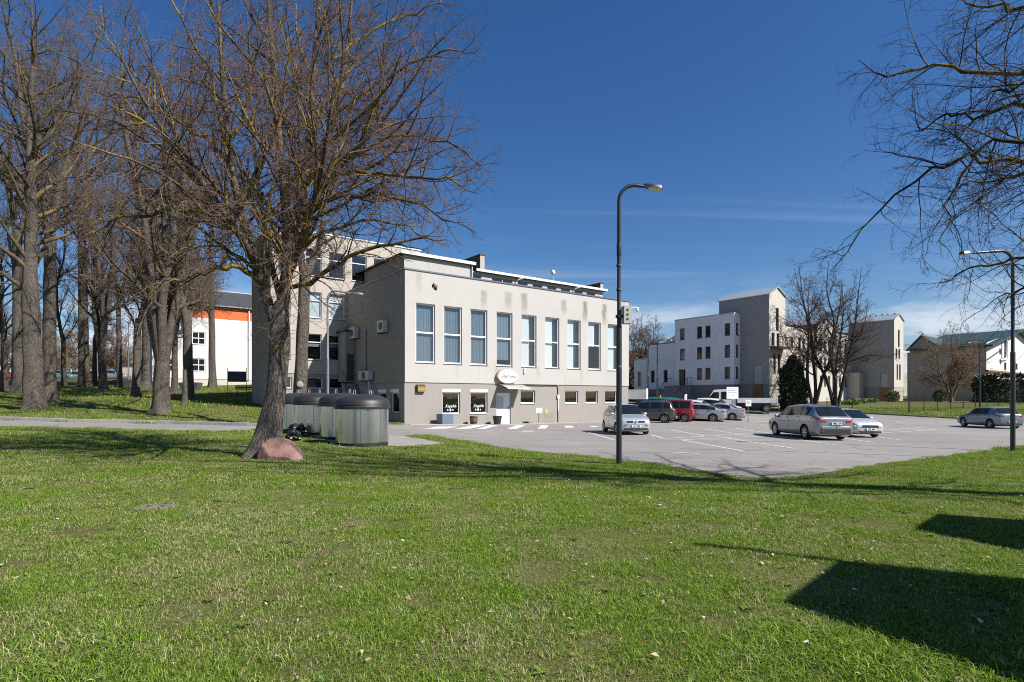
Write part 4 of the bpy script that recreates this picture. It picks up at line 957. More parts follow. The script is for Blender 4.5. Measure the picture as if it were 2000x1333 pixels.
def canteen():
    b = empty('canteen_building', (C0[0], C0[1], 0), UA, label='long pale stucco canteen building with nine tall windows and a white door', cat='building')
    Lf = 21.1
    # front
    ax = [.77, 2.86, 4.96, 7.18, 9.44, 11.72, 14.0, 16.27, 18.52]; wins = [(a, a+1.42, 4.0, 7.88) for a in ax]
    w = wall(b, (0, 0), (Lf, 0), 2.7, 9.95, wins, MAIN_W, .26)
    CUR = M('blue grey curtain', (.135, .19, .235), .9, var=.12, vs=4, stretch=(6, 1, .6)); BL = M('white vertical blind', (.72, .75, .74), .8)
    for k, (a0, a1, z0, z1) in enumerate(wins):
        o = window(b, w, a0, a1, z0, z1, trans=(5.98,), fw=.085)
        if k < 3: curtain(o, a0+.05, a1-.05, z0+.03, z1, .30, CUR, 11, .022, seed=k)
        elif k == 3: curtain(o, a0+.05, a1-.05, z0+.45, z1, .30, CUR, 11, .015, seed=k)
        else:
            mb = MB(); m = 9; frac = (.62, .64, .62, .66, .7)[k-4]
            for j in range(m):
                x = a0+.05+(a1-a0-.1)*frac*j/m; zb = z0+.04
                pw_ = (a1-a0-.1)*frac/m*1.12; mb.quad((x, .285, zb), (x+pw_, .30, zb), (x+pw_, .30, z1-.05), (x, .285, z1-.05))
            if k != 7: mb.build('blind', BL, o, fix=False)
            else:
                for q in range(len(mb.v)):
                    if mb.v[q][2] < 5: mb.v[q] = (mb.v[q][0], mb.v[q][1], 5.9)
                mb.build('blind', BL, o, fix=False)
            MB().quad((a0-.1, .55, z0 if k != 7 else 6.0), (a1+.1, .55, z0 if k != 7 else 6.0), (a1+.1, .55, z1), (a0-.1, .55, z1)).build('inner_curtain', M('grey green net curtain', (.40, .45, .42), .9), o, fix=False)
    # plinth, set back a little under the stucco
    pw = [(2.77, 4.17, .6, 2.27), (5.0, 6.44, .6, 2.27)]; sw = [(9.4, 10.78, 1.26, 2.25), (13.8, 15.2, 1.26, 2.25), (16.03, 17.42, 1.26, 2.25), (18.25, 19.7, 1.26, 2.25)]; dr = (7.22, 8.5, -.2, 2.04)
    pl = wall(b, (0, .06), (Lf, .06), -.9, 2.7, pw+sw+[dr], PLINTH_W, .24, 'plinth')
    MB().quad((0, 0, 2.7), (Lf, 0, 2.7), (Lf, .06, 2.7), (0, .06, 2.7)).build('ledge', MAIN_W, b, fix=False)
    letter = M('white window lettering', (.55, .56, .56), .6)
    for k, (a0, a1, z0, z1) in enumerate(pw):
        o = window(b, pl, a0, a1, z0, z1-.19, fw=.08, glass=GLASS_DARK, sillm=M('white sill', (.6, .63, .66), .4))
        MB().box(a0-.01, a1+.01, -.03, .16, z1-.19, z1+.01).build('shutter_box', white_pvc, o)
        t = link('lettering', text_mesh('Kepykla', .27, letter, .35, .002, .004), o, ((a0+a1)/2+.03, .125, 1.12))
        mb = MB()
        for j, (dx, r) in enumerate(((-.2, .055), (0, .075), (.2, .05))):
            mb.prism([(dx+r*math.cos(q*math.pi/4), .86+1.3*r*math.sin(q*math.pi/4)) for q in range(8) if not (j != 1 and q == j)], 'y', .122, .127)
        for q in range(len(mb.v)): mb.v[q] = (mb.v[q][0]+(a0+a1)/2, mb.v[q][1], mb.v[q][2])
        mb.build('pictogram', letter, o)
        pot = MB(); rr = random.Random(k)
        for q in range(14): x = a0+.2+rr.uniform(0, .45); pot.add([(x, .3, .7), (x+.03, .3, .72), (x+rr.uniform(-.2, .2), .3+rr.uniform(-.05, .1), .85+rr.uniform(.1, .25))], [(0, 1, 2)])
        pot.build('house_plant', M('house plant', (.04, .09, .03), .6), o, fix=False)
    for (a0, a1, z0, z1) in sw: window(b, pl, a0, a1, z0, z1, fw=.085, dep=.12, glass=GLASS_DARK, sillm=MATS['white sill'])
    # door with panels
    dm = M('white door', (.72, .73, .74), .4, var=.05)
    d = MB(); d.box(dr[0]+.06, dr[1]-.06, .10, .15, dr[2]-.1, dr[3]-.05); d = d.build('door', dm, b, loc=pl.location, rz=0)
    fr = MB()
    fr.box(dr[0]-.01, dr[0]+.06, .07, .18, dr[2]-.1, dr[3]+.01); fr.box(dr[1]-.06, dr[1]+.01, .07, .18, dr[2]-.1, dr[3]+.01); fr.box(dr[0]+.06, dr[1]-.06, .07, .18, dr[3]-.05, dr[3]+.01); fr.build('door_frame', dm, d)
    for z0, z1 in ((0.05, .75), (.95, 1.75)):
        for a, c in ((7.4, 7.80), (7.92, 8.32)): bevel(MB().box(a, c, .085, .101, z0, z1).build('door_panel', dm, d), .012)
    MB().quad((7.36, .083, .95), (7.86, .083, .95), (7.86, .083, 1.82), (7.36, .083, 1.82)).build('notice', M('grey notice', (.45, .47, .50), .6), d, fix=False)
    MB().box(8.33, 8.37, .04, .10, .85, 1.05).box(8.24, 8.37, .03, .055, .96, .99).build('handle', GREY_PAINT, d)
    # canopy of tinted sheet on steel brackets
    cn = MB(); n = 8
    prof = [(.06, 2.66), (-.25, 2.63), (-.6, 2.55), (-.95, 2.44), (-1.2, 2.34)]
    for k in range(4):
        (y0, z0), (y1, z1) = prof[k], prof[k+1]; cn.add([(7.3, y0, z0), (9.35, y0, z0), (9.35, y1, z1), (7.3, y1, z1), (7.3, y0, z0+.012), (9.35, y0, z0+.012), (9.35, y1, z1+.012), (7.3, y1, z1+.012)], [(0, 1, 2, 3), (7, 6, 5, 4), (0, 3, 7, 4), (1, 5, 6, 2)])
    cn = cn.build('canopy', M('smoked canopy sheet', (.33, .31, .29), .25, var=.25, vs=2, spec=.6), b, 40)
    MB().box(7.28, 9.37, -1.23, -1.2, 2.31, 2.37).build('front_rail', white_pvc, cn)
    for x in (7.32, 9.3):
        br = MB(); br.tube([(x, .06, 2.2), (x, -.35, 2.36), (x, -.8, 2.44), (x, -1.18, 2.31), (x, -.3, 2.60), (x, .05, 2.62)], .014, 6); br.build('bracket', BLACK_STEEL, cn)
    # oval sign
    sg = MB(); n = 40
    ov = [(8.0+.88*math.cos(2*math.pi*k/n), 3.24+.50*math.sin(2*math.pi*k/n)) for k in range(n)]
    sg.prism(ov, 'y', -.30, -.02); sg = sg.build('sign', [M('sign face', (.66, .66, .64), .5)], b, 40)
    rim = MB(); rim.prism([(8.0+.93*math.cos(2*math.pi*k/n), 3.24+.55*math.sin(2*math.pi*k/n)) for k in range(n)], 'y', -.26, -.06); rim.build('rim', M('brass rim', (.42, .33, .20), .5, .3), sg, 40)
    ink = M('sign ink', (.10, .12, .12), .7)
    link('lettering', text_mesh('Pikėrgas', .36, ink, .2, .002, .006), sg, (8.05, -.303, 3.22))
    MB().prism([(7.92, 3.54), (8.02, 3.60), (8.14, 3.52), (8.02, 3.55)], 'y', -.304, -.3).build('emblem', ink, sg)
    link('lettering', text_mesh('1983', .09, ink, .2, .002), sg, (8.05, -.303, 2.92))
    # fittings on the front
    v = MB().box(.8, 1.4, -.10, .05, 2.05, 2.55).build('vent_box', M('dark vent', (.05, .045, .04), .7), b)
    for k in range(4): MB().box(.86, 1.34, -.16, -.10, 2.1+k*.085, 2.165+k*.085).build('vent_slat', M('yellow brass', (.42, .30, .06), .5, .3), v)
    MB().box(9.6, 9.75, -.10, -.002, 3.5, 3.88).build('alarm_box', white_pvc, b)
    MB().box(11.74, 11.95, .02, .055, .48, .80).build('gas_notice', M('yellow notice', (.65, .45, .03), .6), b)
    cp = MB(); cp.tube([(9.4, .03, 2.63), (11, .03, 2.60), (12.9, .03, 2.62), (13.0, .02, 2.5), (13.02, .02, 1.9)], .028, 8); cp.tube([(13.02, .02, 1.55), (13.02, .02, -.2)], .028, 8); cp = cp.build('cable_duct', BLACK_STEEL, b, 60)
    bevel(MB().box(12.9, 13.14, -.06, .058, 1.62, 1.92).build('junction_box', M('beige box', (.6, .55, .45), .6), cp)); MB().tube([(13.03, 0, 1.6), (13.03, 0, .7)], .04, 8).build('duct_sleeve', white_pvc, cp)
    # roof edge, roof, other walls
    MB().box(-.06, Lf+.06, -.06, .30, 9.95, 10.04).build('coping', COPING, b)
    MB().box(-.06, .28, .30, 10.2, 9.95, 10.035).build('coping', COPING, b)
    MB().box(0.02, Lf-.02, .02, 10.2, 9.6, 9.72).build('roof', ROOF_FELT, b)
    sd = wall(b, (0, 10.2), (0, 0), 2.7, 9.95, [], SHADE_W)
    so = [(10.2-2.23, 10.2-.95, .7, 2.25), (10.2-4.33, 10.2-2.96, .7, 2.25), (10.2-6.2, 10.2-5.1, .9, 2.2)]
    sp = wall(b, (.05, 10.2), (.05, 0.06), -.9, 2.7, so, PLINTH_W, .2, 'side_plinth')
    for (a0, a1, z0, z1) in so:
        o = window(b, sp, a0, a1, z0, z1-.2, fw=.07, glass=GLASS_DARK); MB().box(a0, a1, -.02, .15, z1-.2, z1+.01).build('shutter_box', white_pvc, o)
    wall(b, (Lf, 0), (Lf, 10.2), 2.7, 9.95, [], SHADE_W, name='side_wall'); wall(b, (Lf, .06), (Lf, 10.2), -.9, 2.7, [], PLINTH_W, name='side_plinth'); wall(b, (Lf, 10.2), (0, 10.2), -.9, 9.95, [], SHADE_W, name='back_wall')
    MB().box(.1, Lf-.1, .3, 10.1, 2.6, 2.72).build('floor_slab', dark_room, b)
    # air conditioners on the shaded side
    acm = M('ac casing', (.46, .46, .45), .5, var=.1); fan = M('ac fan grille', (.05, .05, .05), .6)
    for (s0, s1, z0, z1) in ((2.5, 3.5, 6.15, 6.95), (7.7, 8.8, 6.15, 7.0), (5.0, 6.9, 2.95, 3.62)):
        o = bevel(MB().box(-.42, -.06, s0, s1, z0, z1).build('air_conditioner', acm, b), .02)
        MB().lathe([(.27, -.445), (.27, -.425)], 20, cx=0, cy=0, axis='y').build('fan_grille', fan, o, loc=(0, (s0+s1)/2-.15, (z0+z1)/2), rz=-math.pi/2) .location = (0, (s0+s1)/2-.1, (z0+z1)/2)
        [MB().box(-.40, 0, q_, q_+.04, z0-.06, z0-.003).build('bracket', BLACK_STEEL, o) for q_ in (s0+.05, s1-.09)]
    MB().tube([(-.06, 6.3, 6.7), (-.06, 6.3, 2.8)], .05, 8).build('downpipe', SHADE_W, b); MB().tube([(-.3, 5.2, 2.95), (-.25, 5.0, .1)], .05, 8).build('downpipe', M('pale pipe', (.5, .5, .5), .5), b)
    # set-back upper storey
    u1 = wall(b, (1.4, 3), (6.85, 3), 9.6, 11.72, [], MAIN_W, name='upper_wall'); wall(b, (1.4, 10.2), (1.4, 3), 9.6, 11.72, [], SHADE_W, name='upper_wall'); wall(b, (6.85, 3), (6.85, 10.2), 11.2, 11.72, [], SHADE_W, name='upper_wall')
    cw = [(6.95, 7.85), (8.85, 9.8), (9.86, 10.82), (11.36, 12.36), (12.88, 13.92), (14.44, 15.45), (15.95, 16.98), (17.5, 18.48), (18.98, 20.02)]
    ops = [(a-6.85, c-6.85, 10.15, 11.06) for a, c in cw]
    u2 = wall(b, (6.85, 3), (21.0, 3), 9.6, 11.3, ops, MAIN_W, .15, 'upper_wall')
    for o_ in ops: window(b, u2, *o_, fw=.05, dep=.06, sill=0, fm=M('grey window frame', (.30, .31, .33), .5))
    wall(b, (21.0, 3), (21.0, 10.2), 9.6, 11.3, [], MAIN_W, name='upper_wall')
    MB().box(1.1, 7.15, 2.8, 10.2, 11.725, 11.80).build('upper_roof', ROOF_FELT, b); MB().box(1.05, 7.2, 2.72, 2.8, 11.71, 11.93).build('roof_edge', WHITE_TRIM, b)
    MB().box(7.22, 21.3, 2.75, 10.2, 11.305, 11.36).build('upper_roof', ROOF_FELT, b); MB().box(7.22, 21.32, 2.67, 2.75, 11.29, 11.48).build('roof_edge', WHITE_TRIM, b)
    for x, zt in ((6.95, 11.7), ): MB().tube([(x, 2.9, zt), (x, 2.9, 9.8)], .05, 8).build('downpipe', M('light pipe', (.55, .55, .54), .5), b)
    for x in (11.1, 17.3): MB().tube([(x+.5, 2.5, 11.25), (x+.1, 2.75, 11.1), (x, 2.9, 10.9), (x, 2.9, 9.9)], .05, 8).build('downpipe', MATS['light pipe'], b)
    CH = M('soot and shade brick', (.09, .085, .08), .95, var=.25, vs=4); CHL = wall_mat('chimney render', (.42, .38, .33), (.2, .18, .16))
    c = MB().box(7.75, 8.15, 3.0, 5.2, 11.36, 12.62).build('chimney', CHL, b); MB().box(7.70, 8.22, 2.95, 5.25, 12.62, 12.70).build('chimney_cap', CH, c); MB().box(7.735, 7.75, 3.0, 5.2, 11.36, 12.61).build('shade_face', CH, c)  # left face: the chimney's shadow side painted as a dark sheet
    c = MB().box(20.6, 20.95, 2.9, 5.3, 11.36, 11.98).build('chimney', CHL, b); MB().box(20.55, 21.0, 2.85, 5.35, 11.98, 12.04).build('chimney_cap', CH, c); MB().box(20.585, 20.6, 2.9, 5.3, 11.36, 11.97).build('shade_face', CH, c)  # same painted shade on the left face of the second chimney
    an = MB().tube([(15.25, 3.2, 11.36), (15.25, 3.2, 12.15)], .02, 6).build('antenna_mast', white_pvc, b); MB().lathe([(.001, 12.08), (.11, 12.11), (.17, 12.2), (.185, 12.3), (.17, 12.4), (.11, 12.49), (.001, 12.52)], 16, 15.25, 3.2).build('antenna_ball', M('white dome', (.75, .75, .72), .4), an, 80)
    # corner camera
    cc = MB().tube([(Lf, .1, 9.45), (Lf+.4, -.1, 9.52), (Lf+.85, -.2, 9.55)], .025, 6).build('camera_arm', white_pvc, b, 60); MB().lathe([(.001, 9.12), (.08, 9.15), (.11, 9.25), (.10, 9.45), (.05, 9.55)], 14, Lf+.88, -.2).build('camera_dome', M('dome camera', (.7, .7, .68), .4), cc, 60)
    # taller rear wing
    yw = 10.2; x0 = -5.7; x1 = 6.4
    cols = ((-3.2, -2.0), (-1.45, -.2)); rows = ((10.95, 12.95), (7.77, 9.72), (4.58, 6.54))
    ops = [(a-x0, c-x0, z0, z1) for a, c in cols for z0, z1 in rows]+[(.37-x0, 1.6-x0, 10.95, 12.98)]+[(-5.2-x0, -4.3-x0, z0, z1) for z0, z1 in rows]+[(2.2-x0, 3.4-x0, 10.95, 12.98)]
    bo = [(-3.2-x0, -1.9-x0, 2.4, 3.24), (-1.4-x0, -.3-x0, 2.4, 3.24), (-5.0-x0, -4.2-x0, 2.4, 3.24)]
    ww = wall(b, (x0, yw), (x1, yw), 3.5, 14.2, ops, WING_W, .22, 'wing_wall'); wp = wall(b, (x0+.03, yw+.05), (0, yw+.05), -.5, 3.5, [(a-.03, c-.03, z0, z1) for a, c, z0, z1 in bo], PLINTH_W, .2, 'wing_plinth')
    bl = M('pale roller blind', (.50, .58, .60), .8, var=.08); red = M('red flower print', (.35, .08, .07), .8, col2=(.55, .40, .36), vs=7)
    for k, (a0, a1, z0, z1) in enumerate(ops):
        mid = z0 < 9 and z0 > 7
        o = window(b, ww, a0, a1, z0, z1, trans=(z1-.62,), fw=.06, glass=GLASS if mid else GLASS_DARK)
        if mid: MB().quad((a0, .22, z0), (a1, .22, z0), (a1, .22, z1), (a0, .22, z1)).build('blind', bl, o, fix=False)
        elif z0 < 6: MB().quad((a0+.06, .2, z1-.95), (a1-.06, .2, z1-.95), (a1-.06, .2, z1-.68), (a0+.06, .2, z1-.68)).build('blind', bl, o, fix=False)
    for k, (a0, a1, z0, z1) in enumerate(bo):
        o = window(b, wp, a0-.03, a1-.03, z0, z1, fw=.07, glass=GLASS_DARK)
        if k == 0: MB().quad((a0+.05, .24, z0), (a1-.5, .24, z0), (a1-.5, .24, z1-.2), (a0+.05, .24, z1-.2)).build('curtain', red, o, fix=False)
    wall(b, (x0, yw+6), (x0, yw), 3.5, 14.2, [], SHADE_W, name='wing_wall'); wall(b, (x0+.03, yw+6), (x0+.03, yw+.05), -.5, 3.5, [], PLINTH_W, name='wing_plinth')
    wall(b, (x1, yw), (x1, yw+6), 9.5, 14.2, [], SHADE_W, name='wing_wall'); wall(b, (x1, yw+6), (x0, yw+6), -.5, 14.2, [], SHADE_W, name='wing_wall')
    MB().box(x0+.05, x1-.05, yw+.05, yw+5.95, 13.85, 13.97).build('wing_roof', ROOF_FELT, b); MB().box(x0-.06, x1+.06, yw-.06, yw+.3, 14.2, 14.29).build('wing_coping', WHITE_TRIM, b)
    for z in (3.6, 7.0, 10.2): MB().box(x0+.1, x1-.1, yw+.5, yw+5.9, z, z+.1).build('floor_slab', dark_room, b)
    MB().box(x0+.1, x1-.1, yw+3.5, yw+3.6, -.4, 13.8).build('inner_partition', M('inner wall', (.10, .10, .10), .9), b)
    # porch with steps in the corner between the blocks
    pb = MB().box(-.75, -.02, 8.6, 10.18, 2.9, 6.7).build('porch', PLINTH_W, b); MB().box(-.9, -.01, 8.45, 10.19, 6.705, 6.82).build('porch_roof', BLACK_STEEL, pb); MB().box(-.62, -.1, 8.56, 8.6, 3.0, 5.0).build('porch_door', M('brown steel door', (.05, .04, .035), .6), pb)
    for k in range(8): MB().box(-1.0, -.03, 8.55-.28*(k+1), 8.55-.28*k-.004, .2, 2.75-.27*k).build('step', PLINTH_W, pb)
    rl = MB()
    for k in range(5): rl.tube([(-.98, 8.4-.5*k, 2.7-.48*k), (-.98, 8.4-.5*k, 3.65-.48*k)], .018, 6)
    rl.tube([(-.98, 8.5, 3.7), (-.98, 6.35, 1.70)], .022, 6); rl.build('railing', BLACK_STEEL, pb)
    return b
canteen()

DARKGLASS = M('dark reflecting pane', (.015, .017, .02), .06, spec=.7)
def dwindow(root, w_, a0, a1, z0, z1, fm, trans=(), mull=(), fw=.07, dep=.12, sill=.04):
    return window(root, w_, a0, a1, z0, z1, trans, mull, fm=fm, glass=DARKGLASS, fw=fw, dep=dep, sill=sill)

def park_house():
    O = np.array(at(297, 760, 62)[:2]); WH = wall_mat('white facade', (.56, .565, .57), (.42, .43, .44), streak=.12)
    b = empty('white_house', (O[0], O[1], 0), UA, label='white two-storey house with an orange band under its dark roof', cat='house')
    def f(px, py): return onplane(O, U, px, py)
    Ln = f(540, 700)[0]; zw = f(420, 623)[1]; zo = f(420, 604)[1]; zp = f(420, 741)[1]
    ops = []
    for (p0, p1) in ((375, 401), (319, 341), (440, 466)):
        for (ya, yb) in ((648, 673.5), (700, 726)):
            if p0 == 440: continue
            a0, z1 = f(p0, ya); a1, z0 = f(p1, yb); ops.append((a0, a1, z0, z1))
    w = wall(b, (0, 0), (Ln, 0), zp, zw, ops, WH, .15)
    for o in ops: dwindow(b, w, *o, white_pvc, mull=((o[0]+o[1])/2,), trans=((o[2]+o[3])/2,), fw=.08, dep=.06)
    MB().quad((0, 0, zw), (Ln, 0, zw), (Ln, 0, zo+.45), (0, 0, zo+.45)).build('orange_band', M('orange render', (.60, .14, .035), .85, var=.12, vs=1), b, fix=False)
    wall(b, (0.04, .05), (Ln, .05), 1.0, zp, [], M('beige plinth', (.46, .44, .38), .9, var=.1), name='plinth')
    wall(b, (0, 9), (0, 0), 1.0, zo, [(3, 4.2, zp+1, zp+2.4), (3, 4.2, zp+4, zp+5.4)], M('blue shade side render', (.40, .45, .52), .9), .1, 'side_wall')  # the bluish shade of this wall is put into its render colour
    wall(b, (Ln, 9), (0, 9), 1, zo, [], WH, name='back_wall')
    rf = MB(); ov = .35; zo += .45; zr = zo+2.4
    rf.add([(-.5, -ov, zo-.05), (Ln+.5, -ov, zo-.05), (Ln+.5, 4.5, zr), (-.5, 4.5, zr), (-.5, 9+ov, zo-.05), (Ln+.5, 9+ov, zo-.05)], [(0, 1, 2, 3), (3, 2, 5, 4), (0, 3, 4), (1, 5, 2)])
    rf = rf.build('roof', M('dark roof tile', (.040, .045, .048), .8, var=.2, vs=3, stretch=(1, 6, 6)), b)
    MB().box(-.5, Ln+.5, -ov-.06, -ov+.1, zo-.16, zo-.05).build('gutter', M('grey gutter', (.25, .28, .32), .5, .4), rf); MB().box(-.5, Ln+.5, -ov+.1, -.002, zo-.12, zo-.06).build('soffit', M('soffit', (.22, .22, .22), .8), rf)
    MB().box(-.5, Ln+.5, 4.4, 4.6, zr-.02, zr+.08).build('ridge', M('pale ridge metal', (.5, .52, .55), .4, .5), rf)
    x = f(486, 640)[0]; MB().tube([(x, -.12, zo-.1), (x, -.12, zp)], .07, 8).build('downpipe', white_pvc, b)
    # notice board and bench before the house belong to the park, so they are things of their own
    return b
park_house()

def office():
    N0 = np.array(at(1434, 760, 62)[:2]); b = empty('office_building', (N0[0], N0[1], 0), UA, label='three-storey white office block with stone towers and a long wing', cat='building')
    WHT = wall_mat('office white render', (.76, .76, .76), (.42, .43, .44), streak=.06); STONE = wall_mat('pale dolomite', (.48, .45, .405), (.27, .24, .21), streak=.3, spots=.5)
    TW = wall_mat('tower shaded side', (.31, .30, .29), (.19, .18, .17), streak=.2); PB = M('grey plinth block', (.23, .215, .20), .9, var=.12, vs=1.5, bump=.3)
    BRN = M('brown timber frame', (.14, .075, .045), .6); zp = 3.15; zb = .2
    def fw_(px, py): return onplane(N0, W, px, py)
    ops = []
    for (p0, p1) in ((1327.8, 1337), (1361, 1371), (1377.2, 1387.6), (1415, 1425.7)):
        for k, (z0, z1) in enumerate(((8.55, 9.9), (6.15, 7.52), (3.78, 5.1))):
            if p0 < 1330 and k == 2: continue
            s0, s1 = fw_(p1, 700)[0], fw_(p0, 700)[0]; ops.append((7.83-s1, 7.83-s0, z0, z1))
    s0, s1 = fw_(1338.5, 730)[0], fw_(1325.5, 730)[0]; door = (7.83-s1, 7.83-s0, zp, zp+1.9)
    w = wall(b, (0, 7.83), (0, 0), zp, 10.94, ops+[door], WHT, .22)
    for o in ops: dwindow(b, w, *o, BRN, fw=.09, dep=.1)
    MB().box(door[0]-.01, door[1]-.3, .15, .2, zp, zp+1.9).build('door', BRN, b, loc=w.location, rz=w.rotation_euler[2])
    wall(b, (.06, 7.83), (.06, .06), zb, zp, [(1.2+7.83-3.9, 7.83-2.2, 1.7, 2.4)], PB, .1, 'plinth')
    rt = wall(b, (0, 0), (1.1, 0), zp, 10.94, [(.35, .85, 8.55, 9.9), (.35, .85, 6.15, 7.52), (.35, .85, 3.78, 5.1)], WHT, .2, 'return_wall')
    for z0, z1 in ((8.55, 9.9), (6.15, 7.52), (3.78, 5.1)): dwindow(b, rt, .35, .85, z0, z1, BRN, fw=.07, dep=.1)
    wall(b, (.06, .06), (1.1, .06), zb, zp, [], PB, name='plinth')
    MB().box(.05, 9, .05, 7.8, 10.6, 10.7).build('roof', ROOF_FELT, b); MB().box(-.06, 1.1, -.06, 7.9, 10.945, 11.03).build('coping', M('office coping', (.45, .46, .47), .5), b)
    wall(b, (9, 7.83), (0, 7.83), zb, 10.94, [], WHT, name='back_wall')
    # lower steps to the left
    for (x0, ya, yb, zt) in ((.35, 7.83, 12.3, 8.4), (.0, 12.3, 14.2, 6.6)):
        wo = [(.6, 1.2, 3.2, 5.0)] if zt < 8 else [(.5, 1.1, 3.6, 5.1), (2.5, 3.1, 3.6, 5.1)]
        ww = wall(b, (x0, yb), (x0, ya), zp-.4, zt, wo, WHT, .2, 'annex_wall')
        for o in wo: dwindow(b, ww, *o, BRN)
        wall(b, (x0, ya), (9, ya), zb, zt, [], WHT, name='annex_wall'); wall(b, (9, yb), (x0, yb), zb, zt, [], WHT, name='annex_wall'); MB().box(x0, 9, ya+.01, yb, zt-.1, zt-.02).build('annex_roof', ROOF_FELT, b); MB().box(x0-.05, x0+.25, ya+.02, yb, zt, zt+.07).build('annex_coping', MATS['office coping'], b)
        MB().box(x0+.02, x0+.1, ya, yb, zb, zp-.4).build('annex_plinth', PB, b)
    MB().prism([(8.1, 8.4), (10.4, 8.45), (8.3, 9.5), (8.1, 9.5)], 'x', 1.0, 2.4).build('roof_hood', M('white sheet metal', (.66, .67, .68), .5), b)
    st = empty('stairs', (0, 0, 0)); st.parent = b
    for k in range(7): MB().box(-1.2-.3*(k+1), -1.2-.3*k-.004, 5.3, 8.2, zb, zp-.06-.27*k).build('step', PB, st)
    MB().box(-1.2, 0, 5.3, 8.2, zb, zp-.02).build('landing', PB, st)
    rl = MB()
    for yy in (5.32, 8.18):
        for k in range(5): rl.tube([(-.3-.65*k, yy, zp-.1-.55*max(0, k-1)), (-.3-.65*k, yy, zp+.85-.55*max(0, k-1))], .025, 5)
        rl.tube([(-.1, yy, zp+.85), (-.95, yy, zp+.85), (-2.9, yy, zp-.8)], .03, 5)
    rl.build('railing', BLACK_STEEL, st)
    # towers
    ROOFM = M('pale zinc roof', (.50, .54, .57), .4, .5, var=.08)
    for k, x0 in enumerate((1.1, 33.8)):
        x1 = x0+3.3; yf = -3.35; yb = 2.6; ze = 12.65; zr = 13.5; xm = (x0+x1)/2
        dr = (yb-yf-1.75, yb-yf-.75, 1.5, 3.6)
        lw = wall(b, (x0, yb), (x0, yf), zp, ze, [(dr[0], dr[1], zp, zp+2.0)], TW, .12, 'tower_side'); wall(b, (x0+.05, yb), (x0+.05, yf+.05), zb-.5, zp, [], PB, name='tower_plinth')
        MB().box(dr[0]-.01, dr[1]+.01, .11, .14, zp, zp+2.01).build('panel', M('grey panel', (.40, .39, .37), .8), b, loc=lw.location, rz=lw.rotation_euler[2])
        MB().box(dr[0], dr[1], -.06, -.02, 1.25, zp-.03).build('door', M('brown plank door', (.20, .095, .035), .6, var=.2, vs=5, stretch=(6, 1, .5)), b, loc=lw.location, rz=lw.rotation_euler[2])
        go = [(1.35, 1.95, 8.9, 11.3), (.85, 1.35, 4.3, 6.4), (1.75, 2.3, 4.3, 6.4), (.5, 1.1, 7.2, 8.6), (1.5, 2.1, 7.2, 8.6)]
        gw = wall(b, (x0, yf), (x1, yf), zp, ze, go, STONE, .2, 'tower_gable', gable=(1.65, zr-.05))
        for o in go: dwindow(b, gw, *o, BRN, fw=.07, dep=.12)
        pb = wall(b, (x0+.05, yf+.05), (x1-.05, yf+.05), zb-.5, zp, [], PB, name='tower_plinth')
        for j in range(4): MB().box(x0+.06, x1-.06, yf+.02, yf+.05, zb+.35+j*.68, zb+1.0+j*.68).build('stone_course', M('stone course', (.34, .315, .28), .9, var=.15, vs=2), b)
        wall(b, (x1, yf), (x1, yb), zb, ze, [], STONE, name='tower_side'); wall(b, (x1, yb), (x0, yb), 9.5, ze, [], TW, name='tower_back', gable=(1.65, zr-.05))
        rf = MB(); e = .15; s_ = (zr-ze)/1.65
        rf.prism([(x0-e, ze-e*s_), (xm, zr), (x1+e, ze-e*s_), (x1+e, ze-e*s_+.09), (xm, zr+.1), (x0-e, ze-e*s_+.09)], 'y', yf-.15, yb+.15); rf = rf.build('tower_roof', ROOFM, b)
        if k == 0:
            bc = MB().box(x0+.2, x1-.4, yf-1.0, yf-.002, 6.9, 7.1).build('balcony', BRN, b)
            for j in range(9): MB().box(x0+.25+j*.3, x0+.29+j*.3, yf-.98, yf-.94, 7.1, 8.05).build('baluster', BRN, bc)
            MB().box(x0+.2, x1-.4, yf-1.0, yf-.92, 8.05, 8.12).build('handrail', BRN, bc)
        else:
            bc = MB().prism([(x1+.0, 8.05), (x1+2.6, 8.3), (x1+2.6, 8.45), (x1, 8.45)], 'y', yf+.1, yf+1.6).build('balcony', M('pale concrete', (.45, .43, .40), .8), b)
            for j in range(6): MB().box(x1+.1+j*.49, x1+.13+j*.49, yf+.12, yf+.15, 8.45, 9.4).build('baluster', GREY_PAINT, bc)
            MB().box(x1+.05, x1+2.6, yf+.1, yf+.16, 9.4, 9.45).build('handrail', GREY_PAINT, bc)
        if k == 1:
            rr = random.Random(3)
            for j in range(6):                                        # birds sitting along the ridge
                o = MB(); y_ = yf+.6+j*.75+rr.uniform(-.2, .2); o.lathe([(.005, -.16), (.06, -.08), (.075, 0), (.06, .09), (.03, .16)], 8, axis='y')
                o.v = [(q[0]+xm, q[1]+y_, q[2]*.8+zr+.17) for q in o.v]; o.lathe([(.005, zr+.22), (.04, zr+.25), (.04, zr+.29), (.004, zr+.32)], 8, xm, y_+.15)
                o = o.build('ridge_bird', BLACK_STEEL, rf, 60)
    # wing between the towers
    yw = 2.15; O2 = N0+W*yw
    def f2(px, py): return onplane(O2, U, px, py)
    xa, xb = 4.4, 33.8; zt = f2(1650, 651)[1]; gx0, gx1 = f2(1591, 700)[0], f2(1621.5, 700)[0]; gz = f2(1607, 635.7)[1]; gp = f2(1607, 621)[1]
    ops = []
    cols = [(1544.5, 1549), (1559, 1564), (1567.5, 1571.5), (1596, 1600.8), (1604, 1608.6), (1612, 1616.3), (1631.5, 1635.5), (1638.6, 1642.5), (1649.6, 1654.4), (1668, 1672), (1682, 1686)]
